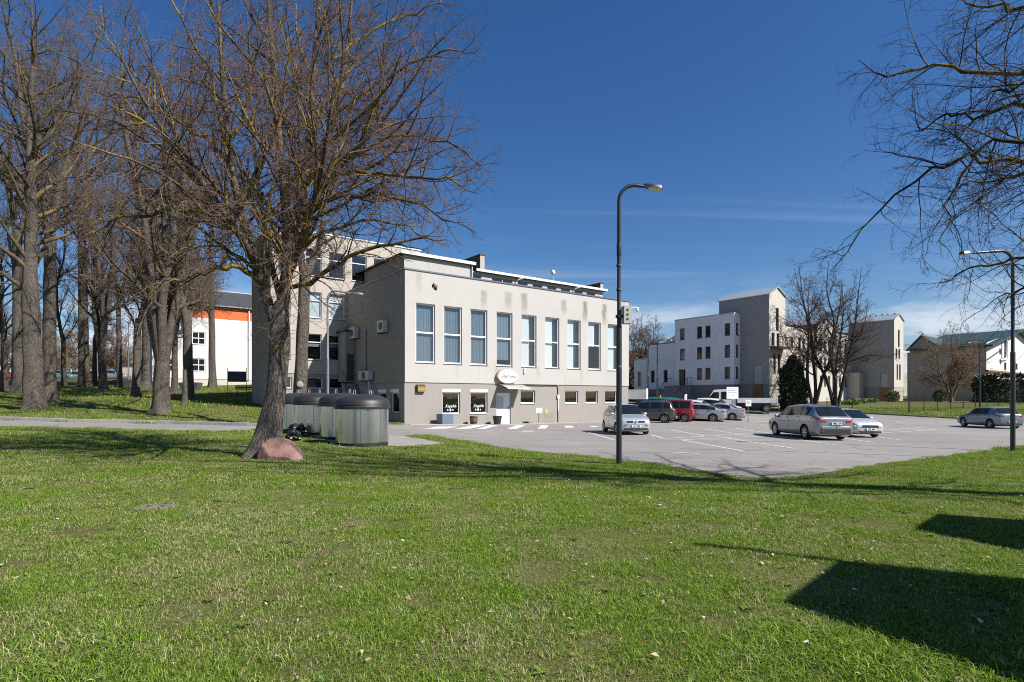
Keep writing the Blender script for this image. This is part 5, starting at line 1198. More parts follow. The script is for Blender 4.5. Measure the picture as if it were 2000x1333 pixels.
    for (p0, p1) in cols:
        a0, a1 = f2(p0, 700)[0]-xa, f2(p1, 700)[0]-xa
        for z0, z1 in ((8.0, 9.55), (5.6, 7.2), (3.2, 4.7)): ops.append((a0, a1, z0, z1))
    ww = wall(b, (xa, yw), (xb, yw), zb, zt, ops, STONE, .22, 'wing_wall')
    for o in ops: dwindow(b, ww, *o, BRN, fw=.08, dep=.12)
    gw = wall(b, (gx0, yw-.35), (gx1, yw-.35), zb, gz, [(o[0]+xa-gx0, o[1]+xa-gx0, o[2], o[3]) for o in ops if gx0 < o[0]+xa < gx1]+[], STONE, .3, 'bay_wall', gable=((gx1-gx0)/2, gp))
    wall(b, (gx0, yw), (gx0, yw-.35), zb, gz, [], STONE, name='bay_side'); wall(b, (gx1, yw-.35), (gx1, yw), zb, gz, [], STONE, name='bay_side')
    xm = (gx0+gx1)/2; s_ = (gp-gz)/(xm-gx0)
    MB().prism([(gx0-.2, gz-.2*s_), (xm, gp), (gx1+.2, gz-.2*s_), (gx1+.2, gz-.2*s_+.1), (xm, gp+.12), (gx0-.2, gz-.2*s_+.1)], 'y', yw-.55, yw+5).build('bay_roof', ROOFM, b)
    rf = MB(); rf.add([(xa, yw-.25, zt), (xb, yw-.25, zt), (xb, yw+4, zt+.5), (xa, yw+4, zt+.5), (xa, yw+8, zt), (xb, yw+8, zt)], [(0, 1, 2, 3), (3, 2, 5, 4), (0, 3, 4), (1, 5, 2)]); rf.build('wing_roof', M('grey sheet roof', (.24, .25, .26), .5, .3, var=.1), b)
    a0, a1 = f2(1655, 750)[0], f2(1690, 750)[0]
    po = [(1.6, 2.1, 3.2, 4.6), (2.6, 3.1, 3.2, 4.6), (4.4, 4.9, 3.2, 4.6)]
    pw = wall(b, (a0, yw-1.6), (a1, yw-1.6), zb, 5.4, [o for o in po if o[1] < a1-a0-.2], STONE, .2, 'porch_wall')
    for o in po:
        if o[1] < a1-a0-.2: dwindow(b, pw, *o, BRN, fw=.07)
    wall(b, (a0, yw), (a0, yw-1.6), zb, 5.4, [], STONE, name='porch_wall'); wall(b, (a1, yw-1.6), (a1, yw), zb, 5.4, [], STONE, name='porch_wall'); MB().box(a0, a1, yw-1.6, yw, 5.3, 5.38).build('porch_roof', ROOF_FELT, b)
    fx = f2(1624.5, 700)[0]
    MB().tube([(fx, yw-.5, 2.6), (fx, yw-.5, zt+2.2)], .16, 12).build('flue_pipe', M('steel flue', (.45, .47, .5), .3, .9), b, 60); MB().tube([(fx-.5, yw-.42, 2.0), (fx-.5, yw-.42, zt-.2)], .07, 8).build('downpipe', GREY_PAINT, b)
    return b
office()

def gable_house():
    N0 = np.array(at(1928, 760, 78)[:2]); b = empty('gable_house', (N0[0], N0[1], 0), UA, label='beige and white house with green roofs at the right edge', cat='house')
    BEI = wall_mat('beige render', (.37, .33, .29), (.30, .27, .24), streak=.1); WHT = wall_mat('white gable render', (.58, .57, .55), (.5, .48, .45), streak=.05); GRN = M('green roof sheet', (.030, .055, .047), .5, .2, var=.15, vs=1.5)
    zb = .8
    # shaded long side: low part near, gabled part at the far end
    def fs(px, py): return onplane(N0, W, px, py)
    z1 = fs(1926, 702)[1]; sA = fs(1842, 700)[0]; sB = fs(1772, 700)[0]; zA = fs(1842, 682)[1]; zB = fs(1772, 672)[1]; sP, zP = fs(1800, 657)
    w = wall(b, (0, sA), (0, 0), zb, z1, [], BEI)
    wall(b, (0, 0), (4, 0), zb, z1, [], WHT, name='low_wall')
    fo = []
    for (p0, p1, ya, yb) in ((1794, 1812, 741, 757), (1807, 1818, 709, 723)):
        a = sB-fs(p0, 740)[0]; c = sB-fs(p1, 740)[0]; fo.append((a, c, fs(p0, yb)[1], fs(p0, ya)[1]))
    w2 = wall(b, (-.02, sB), (-.02, sA), zb, min(zA, zB), fo, BEI, .12, 'gable_wall', gable=(sB-sP, zP))
    for o in fo: dwindow(b, w2, *o, white_pvc, mull=((o[0]+o[1])/2,), fw=.08, dep=.05)
    zm = min(zA, zB)
    MB().prism([(sA-.3, zm-.25), (sP, zP), (sB+.3, zm-.25), (sB+.3, zm-.12), (sP, zP+.14), (sA-.3, zm-.12)], 'x', -.4, 14).build('roof', GRN, b)
    MB().add([(-.3, -.3, z1), (-.3, sA, z1), (6, sA, z1+1.6), (6, -.3, z1+1.6)], [(0, 1, 2, 3)]).build('lean_roof', GRN, b)
    wall(b, (2.4, sA+.3), (2.4, .6), z1, z1+2.6, [], M('dark shingles', (.07, .065, .06), .9), name='dormer_wall')
    # white gable facing the sun, further right
    def fu(px, py): return onplane(N0, U, px, py)
    ga, gb = fu(1926, 700)[0]+.02, fu(2040, 700)[0]; ze = fu(1960, 676)[1]; xm, zr = fu(1984, 648)
    go = []
    for (p0, p1, ya, yb) in ((1934, 1939, 706, 720), (1960, 1965, 708, 723), (1983, 1987, 710, 722), (1951, 1955, 681, 692)):
        a, z1_ = fu(p0, ya); c, z0_ = fu(p1, yb); go.append((a-ga, c-ga, z0_, z1_))
    gw = wall(b, (ga, -.02), (gb, -.02), zb, ze, go, WHT, .12, 'white_wall', gable=(xm-ga, zr))
    for o in go: dwindow(b, gw, *o, M('brown frame', (.12, .07, .05), .6), fw=.09, dep=.05)
    s_ = .95
    MB().prism([(ga-.8, ze-.6), (xm, zr+.02), (gb+.5, ze-.6), (gb+.5, ze-.35), (xm, zr+.3), (ga-.8, ze-.35)], 'y', -.9, 9).build('steep_roof', GRN, b)
    wall(b, (ga, 9), (ga, 0), zb, ze, [], BEI, name='white_wall')
    x = fu(1957, 700)[0]; dk = MB(); dk.tube([(x, -.45, fu(1957, 664)[1]), (x, -.45, fu(1957, 698)[1]), (x-.5, -.4, fu(1957, 704)[1]), (x-1.2, -.05, fu(1957, 705)[1])], .22, 10); dk.build('vent_duct', M('galvanised duct', (.42, .45, .47), .4, .7), b, 60)
    MB().box(ga-.4, gb, -.35, -.03, fu(1950, 728)[1], fu(1950, 725)[1]).build('red_ledge', M('red brick ledge', (.24, .09, .06), .9), b)
    return b
gable_house()

def simple_block(name, px0, px1, ytop, Y, depth, mat, roofm, label, zb, ops=(), fm=None):
    a, c = at(px0, 760, Y), at(px1, 760, Y); zt = at(px0, ytop, Y).z; L = c.x-a.x
    b = empty(name, (a.x, Y, 0), label=label, cat='building')
    w = wall(b, (0, 0), (L, 0), zb, zt, list(ops), mat, .12); wall(b, (0, depth), (0, 0), zb, zt, [], mat, name='side_wall'); wall(b, (L, 0), (L, depth), zb, zt, [], mat, name='side_wall'); wall(b, (L, depth), (0, depth), zb, zt, [], mat, name='back_wall')
    MB().box(-.2, L+.2, -.2, depth, zt+.004, zt+.15).build('roof', roofm, b)
    for o in ops: dwindow(b, w, *o, fm or white_pvc, mull=((o[0]+o[1])/2,), fw=.1)
    return b
zz = float(zg(-60, 90))
simple_block('kiosk', 239, 262, 713, 88, 4, M('beige panel', (.58, .50, .42), .8), ROOF_FELT, 'small beige kiosk at the back of the park', zz-.5)
simple_block('far_pavilion', 165, 242, 738, 105, 8, M('white pavilion wall', (.66, .67, .66), .8), M('dark pavilion roof', (.07, .07, .075), .8), 'low white pavilion with a dark flat roof behind the park trees', zz-.5, [(k*1.45+.4, k*1.45+1.5, zz+.6, zz+2.1) for k in range(4)])
simple_block('far_pavilion', 60, 100, 740, 110, 8, MATS['white pavilion wall'], MATS['dark pavilion roof'], 'low white pavilion far left behind the parked car', zz-.5)
# ------------------------------------------------------------------ vehicles
def car_paint(name, col, metal=.55, rough=.28): return M(name, col, rough, metal, coat=.8, var=.03, vs=2)
TYRE = M('tyre rubber', (.018, .018, .018), .85); RIM = M('alloy rim', (.48, .49, .50), .32, .85); RIM_D = M('dark rim well', (.02, .02, .02), .6)
CARGLASS = M('car glass', (.010, .014, .017), .04, spec=.45); PLASTIC = M('black plastic', (.022, .022, .024), .55); CHROME = M('chrome', (.7, .7, .72), .15, 1.0)
RED_L = M('red tail lamp', (.42, .012, .015), .15, coat=.8); HEAD_L = M('headlamp lens', (.62, .66, .68), .08, .35, coat=1.0); AMBER = M('amber lamp', (.70, .25, .02), .2, coat=.8)
PLATE = M('number plate', (.78, .79, .80), .5); PLATE_B = M('plate blue', (.02, .06, .35), .5); INK = M('plate ink', (.02, .02, .02), .6)
class Car:
    """body of revolution-free lofted cross-sections; x runs from nose (0) to tail (L) and is turned so that +x local is forward"""
    def __init__(s, L, Wd, H, hood, cowl, roof_f, roof_r, tail, belt=(.90, .96), tail_z=.98, nose_z=.66, rw=.31, axles=(.82, None), taper=.76, wins=(), gap=.17, bump_z=.5, crown=.05, hood_f=None):
        s.L, s.W, s.H = L, Wd, H; s.rw = rw; s.ax = (axles[0], axles[1]); h = Wd/2
        cz = hood+.02
        xs = {0, .03, .09, .2, .4, .65, cowl-.25, cowl-.05, cowl, L, L-.015, L-.05, L-.12, tail, roof_r, roof_f}
        for f in (.33, .66): xs.add(cowl+(roof_f-cowl)*f); xs.add(roof_r+(tail-roof_r)*f)
        for f in np.linspace(0, 1, 9): xs.add(roof_f+(roof_r-roof_f)*f)
        for a, b in wins: xs.add(a); xs.add(b)
        for a in s.ax: xs.update((a-.45, a-.2, a, a+.2, a+.45))
        s.x = np.array(sorted(x for x in xs if 0 <= x <= L)); X = s.x
        hf = hood_f if hood_f else hood-.13
        mid = (roof_f+roof_r)/2
        tx = [0, .03, .12, .35, cowl-.1, cowl, roof_f]; tz = [nose_z-.05, nose_z+.0, hf-.03, hf+.03, hood, cz, H-crown]
        rx = np.linspace(roof_f, roof_r, 9)[1:]; rzv = H-crown*((rx-mid)/(roof_f-mid))**2
        tx += list(rx); tz += list(rzv); tx += [tail, L-.05, L-.015, L]; tz += [tail_z+.02, tail_z-.02, tail_z-.06, tail_z-.14]
        o = np.argsort(tx, kind='stable'); s.top = np.interp(X, np.array(tx)[o], np.array(tz)[o])
        bl = np.interp(X, [0, .12, cowl, L-.3, L], [nose_z-.12, hf-.10, belt[0], belt[1], belt[1]-.1]); s.belt = np.minimum(bl, s.top-.03)
        s.zb = np.interp(X, [0, .04, .25, L-.25, L-.03, L], [gap+.22, gap+.08, gap, gap, gap+.12, gap+.24])
        s.w = np.interp(X, [0, .03, .10, .3, .7, 1.2, L-.9, L-.3, L-.08, L-.02, L], h*np.array([.72, .83, .91, .965, .99, 1, 1, .965, .90, .85, .76]))
        rt = np.interp(X, [0, cowl-.2, cowl, roof_f, roof_r, tail, L], [.80, .86, .86, taper, taper-.03, .80, .80]); s.wr = s.w*rt
        s.cowl, s.roof_f, s.roof_r, s.tail = cowl, roof_f, roof_r, tail
    def sec(s, x):
        I = lambda a: float(np.interp(x, s.x, a))
        zb, b, t, w, wr = I(s.zb), I(s.belt), I(s.top), I(s.w), I(s.wr); g = t-b; rd = min(.06, .35*g)
        return np.array([(0, zb), (.80*w, zb), (.955*w, zb+.07), (.99*w, zb+.16), (w, zb+(b-zb)*.58), (.985*w, b-.06), (.955*w, b),
                         (.955*w+(wr-.955*w)*.5+.012*min(1, g*3), b+(t-rd-b)*.45), (.955*w+(wr-.955*w)*.86, b+(t-rd-b)*.88), (wr, t-rd), (.80*wr, t-rd*.35), (.45*wr, t-.008), (0, t)])
    NJ = 13
    def pt(s, x, j, side=1):
        q = s.sec(x); k = min(int(j), s.NJ-2); f = j-k; y, z = q[k]*(1-f)+q[k+1]*f
        return Vector((s.L/2-x, side*y, z))
    def body(s, paint):
        mb = MB(); n = len(s.x); m = 2*s.NJ-2; V = []
        for x in s.x:
            q = s.sec(x)
            for j in range(s.NJ): V.append((s.L/2-x, q[j][0], q[j][1]))
            for j in range(s.NJ-2, 0, -1): V.append((s.L/2-x, -q[j][0], q[j][1]))
        F = [(i*m+j, i*m+(j+1) % m, (i+1)*m+(j+1) % m, (i+1)*m+j) for i in range(n-1) for j in range(m)]
        F += [tuple(range(m-1, -1, -1)), tuple(range((n-1)*m, n*m))]
        mb.add(V, F); me = mb.mesh('body', [paint, PLASTIC], None)
        ob = bpy.data.objects.new('tmp', me); COL.objects.link(ob)
        cut = MB()
        for a in s.ax:
            for sd in (-1, 1):
                y0, y1 = sorted((sd*(s.W/2-.26), sd*(s.W/2+.3))); k = 26
                ring = [(s.L/2-a+(s.rw+.055)*math.cos(2*math.pi*q/k), s.rw+.015+(s.rw+.055)*math.sin(2*math.pi*q/k)) for q in range(k)]
                cut.prism(ring, 'y', y0, y1, 1)
        cm = cut.mesh('cut', [paint, PLASTIC]); co = bpy.data.objects.new('tmpc', cm); COL.objects.link(co)
        md = ob.modifiers.new('b', 'BOOLEAN'); md.object = co; md.operation = 'DIFFERENCE'; md.solver = 'EXACT'
        dg = bpy.context.evaluated_depsgraph_get(); out = bpy.data.meshes.new_from_object(ob.evaluated_get(dg))
        for o in (ob, co): bpy.data.objects.remove(o)
        out.polygons.foreach_set('use_smooth', [True]*len(out.polygons)); out.set_sharp_from_angle(angle=R(38)); out.name = 'body'; return out
    def patch(s, x0, x1, j0, j1, side=1, off=.004, nx=None, nj=4, full=False):
        """grid on the body surface, lifted by off; full: spans both sides across the top"""
        xs = [x0]+[x for x in s.x if x0 < x < x1]+[x1]; mb = MB(); rows = []
        for x in xs:
            js = np.linspace(j0, j1, nj); row = [s.pt(x, j, side) for j in js]
            if full: row = [s.pt(x, j, 1) for j in js]+[s.pt(x, j, -1) for j in js[::-1][1 if j1 == s.NJ-1 else 0:]]
            rows.append(row)
        V = [p for r in rows for p in r]; c = len(rows[0]); F = [(i*c+j, i*c+j+1, (i+1)*c+j+1, (i+1)*c+j) for i in range(len(rows)-1) for j in range(c-1)]
        me = bpy.data.meshes.new('p'); me.from_pydata([tuple(v) for v in V], [], F); nrm = [Vector(v.normal) for v in me.vertices]; cen = Vector((0, 0, s.H*.5))
        out = []
        for v, nn in zip(V, nrm):
            d = Vector((0, v.y, v.z-.5)) if not full else Vector((v.x*.3, 0, 1.0))
            if nn.dot(d) < 0: nn = -nn
            out.append(v+nn*off)
        bpy.data.meshes.remove(me); mb.add(out, F); return mb
def wheel_mesh(rw, wd, spokes, cover=False):
    t = MB(); t.lathe([(rw*.66, -wd/2), (rw*.9, -wd/2), (rw*.985, -wd/2+.025), (rw, -wd/2+.06), (rw, wd/2-.06), (rw*.985, wd/2-.025), (rw*.9, wd/2), (rw*.66, wd/2)], 28, axis='y', cap=False)
    r = MB(); r.lathe([(rw*.68, -wd/2+.012), (rw*.60, -wd/2+.02), (rw*.58, -wd/2+.055)], 28, axis='y', cap=False)
    n = spokes
    for k in range(n):
        a = 2*math.pi*k/n; hw = .30*math.pi/n*(1.35 if cover else 1.0)
        pts = [(rw*.10, a-hw*2.2), (rw*.62, a-hw), (rw*.62, a+hw), (rw*.10, a+hw*2.2)]
        r.prism([(p[0]*math.cos(p[1]), p[0]*math.sin(p[1])) for p in pts], 'y', -wd/2+.012, -wd/2+.05)
    r.lathe([(rw*.15, -wd/2+.004), (rw*.15, -wd/2+.03)], 14, axis='y')
    d = MB(); d.lathe([(rw*.62, -wd/2+.06), (rw*.62, wd/2-.01)], 24, axis='y')
    return t.mesh('tyre', TYRE, 40), r.mesh('rim', RIM, 30), d.mesh('brake_disc', RIM_D, 40)
def put_wheels(root, c, spokes=5, cover=False, wd=.2):
    tm, rm, dm = wheel_mesh(c.rw, wd, spokes, cover)
    for a in c.ax:
        for sd in (1, -1):
            o = link('wheel', tm, root, (c.L/2-a, sd*(c.W/2-wd/2-.012), c.rw), math.pi if sd > 0 else 0)
            link('rim', rm, o); link('brake_disc', dm, o)
def plate(root, x, z, front, text, w=.52):
    s = 1 if front else -1
    o = MB().box(-.012, .012, -w/2, w/2, -.055, .055).build('number_plate', PLATE, root, loc=(x, 0, z), rz=0 if front else math.pi)
    MB().box(.012, .015, -w/2+.004, -w/2+.05, -.05, .05).build('plate_band', PLATE_B, o)
    me = text_mesh(text, .105, INK, 0, .001, .004, name='plate_text'); link('plate_text', me, o, (.016, .03, 0), math.pi/2)
    return o
def mirror(root, c, x, z, mat):
    for sd in (1, -1):
        y = c.W/2*.955; m = MB(); m.lathe([(.001, -.02), (.05, -.01), (.07, .05), (.075, .11), (.06, .18), (.001, .20)], 12, axis='y')
        m.v = [(c.L/2-x+p[0]*.8, sd*(y+p[1]*.9), z+p[2]*.9) for p in m.v]; m.tube([(c.L/2-x, sd*(y-.05), z-.05), (c.L/2-x, sd*(y+.06), z-.02)], .025, 6); m.build('wing_mirror', mat, root, 60)
def handle(root, c, x, j=5.2):
    for sd in (1, -1):
        p = c.pt(x, j, sd); MB().box(p.x-.09, p.x+.09, p.y-(.0 if sd > 0 else .022), p.y+(.022 if sd > 0 else 0), p.z-.013, p.z+.013).build('door_handle', PLASTIC, root)
def seam(root, c, x, j0=2.2, j1=6.2):
    for sd in (1, -1):
        c.patch(x-.006, x+.006, j0, j1, sd, .003, nj=8).build('door_seam', PLASTIC, root, fix=False)
def make_car(name, c, paint, wins, label, loc, heading, spokes=5, cover=False, group='cars in the parking lot', cat='car', mirrors=None, rearglass=(9.15, 12), glass=None, pillar=True, handles=(), seams=(), mir_z=None, low_black=True, roof_black=None):
    glass = glass or CARGLASS
    root = empty(name, (loc[0], loc[1], float(zg(loc[0], loc[1]))), math.atan2(heading[1], heading[0]), label=label, cat=cat, group=group)
    # sit on the slope of the ground
    h = Vector((heading[0], heading[1])).normalized(); e = .8
    pit = -math.atan2(float(zg(loc[0]+h.x*e, loc[1]+h.y*e)-zg(loc[0]-h.x*e, loc[1]-h.y*e)), 2*e); rol = math.atan2(float(zg(loc[0]-h.y*e, loc[1]+h.x*e)-zg(loc[0]+h.y*e, loc[1]-h.x*e)), 2*e)
    root.rotation_euler = (rol, pit, math.atan2(heading[1], heading[0]))
    link('body', c.body(paint), root)
    c.patch(c.cowl+.03, c.roof_f-.02, 9.05, 12, 1, .006, nj=7, full=True).build('windscreen', glass, root, 60, fix=False)
    c.patch(c.roof_r+.03, c.tail-.02, rearglass[0], 12, 1, .006, nj=7, full=True).build('rear_window', glass, root, 60, fix=False)
    for (a, b) in wins:
        for sd in (1, -1): c.patch(a, b, 6.12, 8.1, sd, .005, nj=6).build('side_window', glass, root, 60, fix=False)
    if pillar and len(wins) > 1:
        for k in range(len(wins)-1):
            if wins[k+1][0]-wins[k][1] < .16:
                for sd in (1, -1): c.patch(wins[k][1], wins[k+1][0], 6.12, 8.1, sd, .0035, nj=4).build('window_pillar', PLASTIC, root, 60, fix=False)
    put_wheels(root, c, spokes, cover)
    mirror(root, c, c.cowl+.32, (mir_z or float(np.interp(c.cowl, c.x, c.belt))+.07), mirrors or paint)
    for x in handles: handle(root, c, x)
    for x in seams: seam(root, c, x)
    if low_black:
        for sd in (1, -1): c.patch(c.ax[0]+c.rw+.06, c.ax[1]-c.rw-.06, 1.0, 2.0, sd, .004, nj=3).build('side_skirt', PLASTIC, root, 60, fix=False)
    return root
def lamp_patch(root, c, x0, x1, j0, j1, mat, name, off=.008):
    for sd in (1, -1): c.patch(x0, x1, j0, j1, sd, off, nj=5).build(name, mat, root, 60, fix=False)
def cap_box(root, c, front, y0, y1, z0, z1, mat, name, out=.012, both=True, depth=.03, bev=.006):
    x = c.L/2+out-depth if front else -c.L/2-out
    y1 = min(y1, .735*c.W/2); y0 = min(y0, y1-.03)
    for sd in ((1, -1) if both else (1,)):
        a, b = sorted((sd*y0, sd*y1)); bevel(MB().box(x, x+depth, a, b, z0, z1).build(name, mat, root), bev)

SILV = car_paint('silver paint', (.42, .43, .44)); LBLUE = car_paint('pale blue silver paint', (.56, .60, .62)); GREYB = car_paint('blue grey paint', (.19, .23, .27)); GREYG = car_paint('olive grey paint', (.085, .085, .07)); REDP = car_paint('red paint', (.26, .012, .02), .25)
SILVD = car_paint('dark silver paint', (.235, .262, .29)); WHT_P = car_paint('white car paint', (.74, .75, .76), .0); GRN_P = car_paint('green van paint', (.012, .15, .11), .1)
def gpos(px, py, dx=0, dy=0): x, y, _ = ghit(px, py); return (x+dx, y+dy)

# small pale hatchback facing the camera, behind the lamp post
c = Car(3.79, 1.70, 1.59, 1.00, .92, 1.62, 3.30, 3.66, (1.00, 1.06), 1.05, .74, .305, (.70, 3.18), .74, ((1.30, 2.05), (2.13, 2.90)), hood_f=.88)
x, y = gpos(1228, 851); o = make_car('hatchback', c, LBLUE, ((1.30, 2.05), (2.13, 2.90)), 'pale silver blue hatchback facing the viewer behind the lamp post', (x+.22, y+2.1), (.10, -.995), 7, True, handles=(1.95, 2.8), seams=(1.15, 2.09, 3.0))
lamp_patch(o, c, .03, .42, 4.4, 6.0, HEAD_L, 'headlamp'); lamp_patch(o, c, .10, .50, 6.0, 7.6, AMBER, 'indicator', .010)
cap_box(o, c, True, .13, .47, .64, .735, PLASTIC, 'grille'); cap_box(o, c, True, .0, .62, .26, .36, PLASTIC, 'lower_grille', out=.03, depth=.05); cap_box(o, c, True, .48, .66, .47, .51, PLASTIC, 'bumper_strip', .015)
plate(o, c.L/2+.03, .46, True, 'LFV 870'); MB().prism([(0, .60), (.07, .69), (0, .78), (-.07, .69)], 'x', c.L/2+.005, c.L/2+.03).build('emblem', CHROME, o)
# silver people carrier seen from the rear
c = Car(4.77, 1.88, 1.67, .98, .84, 1.72, 4.05, 4.60, (1.02, 1.13), 1.10, .72, .335, (.92, 3.77), .72, ((1.32, 2.22), (2.30, 3.26), (3.34, 3.98)), hood_f=.87, crown=.08)
o = make_car('people_carrier', c, SILVD, ((1.32, 2.22), (2.30, 3.26), (3.34, 3.98)), 'silver grey people carrier parked with its rear towards the viewer', (gpos(1615, 859)[0]-.1, gpos(1615, 859)[1]+1.6), (-.03, 1), 7, True, handles=(2.15, 3.15), seams=(1.3, 2.32, 3.32))
lamp_patch(o, c, 4.28, 4.765, 4.9, 5.8, RED_L, 'tail_lamp', .010); cap_box(o, c, False, .46, .69, .83, .94, RED_L, 'tail_lamp', .014)
cap_box(o, c, False, .0, .78, .30, .52, PLASTIC, 'lower_bumper', .05, True, .09); cap_box(o, c, False, .0, .80, .52, .66, SILVD, 'bumper', .045, True, .10, .03)
plate(o, -c.L/2-.03, .79, False, 'HBZ 119'); MB().lathe([(.035, -.16), (.035, -.02)], 12, axis='y').build('exhaust', CHROME, o, loc=(-c.L/2+.02, -.52, .27), rz=math.pi/2)
MB().box(-c.L/2+.50, -c.L/2+.53, -.16, .16, 1.60, 1.625).build('brake_lamp', RED_L, o); lamp_patch(o, c, .05, .6, 4.5, 5.8, HEAD_L, 'headlamp'); cap_box(o, c, False, .05, .06, .93, .95, CHROME, 'badge', .014)
cap_box(o, c, False, .60, .70, .40, .46, RED_L, 'reflector', .055)
# white hatchback beyond it, nose to the viewer
c = Car(3.67, 1.66, 1.46, .92, .85, 1.65, 3.10, 3.52, (.92, 1.0), 1.0, .70, .29, (.72, 3.03), .74, ((1.35, 2.2), (2.28, 2.9)), hood_f=.82)
o = make_car('hatchback', c, car_paint('pearl white paint', (.58, .60, .61), .3), ((1.35, 2.2), (2.28, 2.9)), 'white hatchback half hidden behind the silver people carrier', (gpos(1688, 856)[0]+.3, gpos(1688, 856)[1]+2.0), (.06, -1), 6, True)
lamp_patch(o, c, .03, .50, 4.8, 6.2, HEAD_L, 'headlamp'); cap_box(o, c, True, .0, .42, .52, .64, PLASTIC, 'grille', .02); cap_box(o, c, True, .0, .55, .24, .34, PLASTIC, 'lower_grille', .03, depth=.05); plate(o, c.L/2+.03, .43, True, 'JFK 398')
MB().prism([(-.07, .55), (0, .60), (.07, .55), (.07, .58), (0, .63), (-.07, .58)], 'x', c.L/2+.02, c.L/2+.035).build('emblem', CHROME, o)
# blue grey hatchback on the right
c = Car(4.20, 1.79, 1.48, .92, 1.05, 1.80, 3.55, 3.98, (.92, .99), 1.02, .68, .315, (.86, 3.44), .75, ((1.45, 2.32), (2.40, 3.22)), hood_f=.80)
o = make_car('hatchback', c, GREYB, ((1.45, 2.32), (2.40, 3.22)), 'blue grey hatchback parked by the right lamp post', (gpos(1925, 836)[0]+.7, gpos(1925, 836)[1]+.6), (.08, .997), 5, False, handles=(2.2, 3.1), seams=(1.3, 2.36, 3.3))
lamp_patch(o, c, 3.85, 4.17, 4.9, 6.0, RED_L, 'tail_lamp', .010); cap_box(o, c, False, .50, .72, .82, .93, RED_L, 'tail_lamp', .014); plate(o, -c.L/2-.03, .50, False, 'KHD 204'); cap_box(o, c, False, .0, .70, .24, .34, PLASTIC, 'lower_bumper', .03, True, .06); lamp_patch(o, c, .05, .5, 4.7, 5.8, HEAD_L, 'headlamp')
# row along the canteen, tails to the right
HD = (-.92, .39); hd = np.array(HD)/np.linalg.norm(HD); rt = np.array([hd[1], -hd[0]])
def from_rear_wheel(px, py, c, wd): 
    """centre of a car whose visible (left) rear wheel stands at the pixel"""
    x, y, _ = ghit(px, py); d = c.ax[1]-c.L/2
    return tuple(np.array([x, y])+hd*d+rt*(c.W/2-.1))
c = Car(4.22, 1.79, 1.69, 1.02, 1.05, 1.65, 3.80, 4.10, (1.03, 1.10), 1.12, .75, .33, (.86, 3.44), .79, ((1.4, 2.3), (2.42, 3.25), (3.36, 3.85)), gap=.22, hood_f=.92)
o = make_car('estate_car', c, GREYG, ((1.4, 2.3), (2.42, 3.25), (3.36, 3.85)), 'olive grey tall estate car right behind the pale hatchback', from_rear_wheel(1297, 826.5, c, 0), HD, 7, False, handles=(2.2, 3.15), seams=(1.3, 2.36, 3.3))
lamp_patch(o, c, 3.92, 4.19, 5.0, 6.9, RED_L, 'tail_lamp', .010); cap_box(o, c, False, .0, .74, .30, .55, PLASTIC, 'bumper', .04, True, .08); plate(o, -c.L/2-.05, .45, False, 'GTE 551')
for sd in (1, -1): MB().tube([(.75, sd*.60, 1.68), (.6, sd*.60, 1.72), (-1.5, sd*.60, 1.70), (-1.6, sd*.60, 1.65)], .018, 6).build('roof_rail', CHROME, o)
c = Car(4.20, 1.83, 1.82, 1.05, .95, 1.55, 4.02, 4.12, (1.05, 1.10), 1.12, .76, .32, (.82, 3.52), .86, ((1.35, 2.15), (2.28, 3.05), (3.16, 3.9)), gap=.2, hood_f=.95)
o = make_car('van', c, REDP, ((1.35, 2.15), (2.28, 3.05), (3.16, 3.9)), 'red high-roofed small van between the grey estate and silver saloon', from_rear_wheel(1337, 824.5, c, 0), HD, 5, False, cat='van')
lamp_patch(o, c, 4.05, 4.17, 5.0, 7.6, RED_L, 'tail_lamp', .010); cap_box(o, c, False, .0, .76, .28, .5, PLASTIC, 'bumper', .05, True, .08)
c = Car(4.82, 1.83, 1.50, .96, 1.25, 2.10, 3.45, 4.60, (.97, 1.03), 1.06, .70, .345, (.88, 3.80), .72, ((1.75, 2.62), (2.70, 3.50), (3.58, 3.95)), hood_f=.82)
o = make_car('fastback', c, car_paint('bright silver paint', (.46, .47, .50)), ((1.75, 2.62), (2.70, 3.50), (3.58, 3.95)), 'silver fastback saloon with large alloy wheels beside the red van', from_rear_wheel(1392, 824, c, 0), HD, 5, False, handles=(2.5, 3.45), seams=(1.55, 2.66, 3.6))
lamp_patch(o, c, 4.45, 4.80, 4.9, 6.0, RED_L, 'tail_lamp', .012); plate(o, -c.L/2-.03, .62, False, 'MBW 330'); cap_box(o, c, False, .0, .66, .26, .36, PLASTIC, 'diffuser', .03, True, .06)
c = Car(4.50, 1.75, 1.43, .92, 1.15, 1.95, 3.15, 3.85, (.93, .99), 1.02, .66, .31, (.85, 3.50), .73, ((1.65, 2.42), (2.50, 3.30)), hood_f=.80)
o = make_car('saloon', c, car_paint('cool silver paint', (.40, .42, .46)), ((1.65, 2.42), (2.50, 3.30)), 'silver saloon with a boot, last car of the row by the white sign', from_rear_wheel(1430, 821.5, c, 0), HD, 9, True, handles=(2.3, 3.25), seams=(1.45, 2.46, 3.4))
lamp_patch(o, c, 4.25, 4.48, 5.0, 6.0, RED_L, 'tail_lamp', .012); plate(o, -c.L/2-.03, .62, False, 'DZA 417'); cap_box(o, c, False, .0, .66, .26, .36, PLASTIC, 'bumper', .02, True, .05)
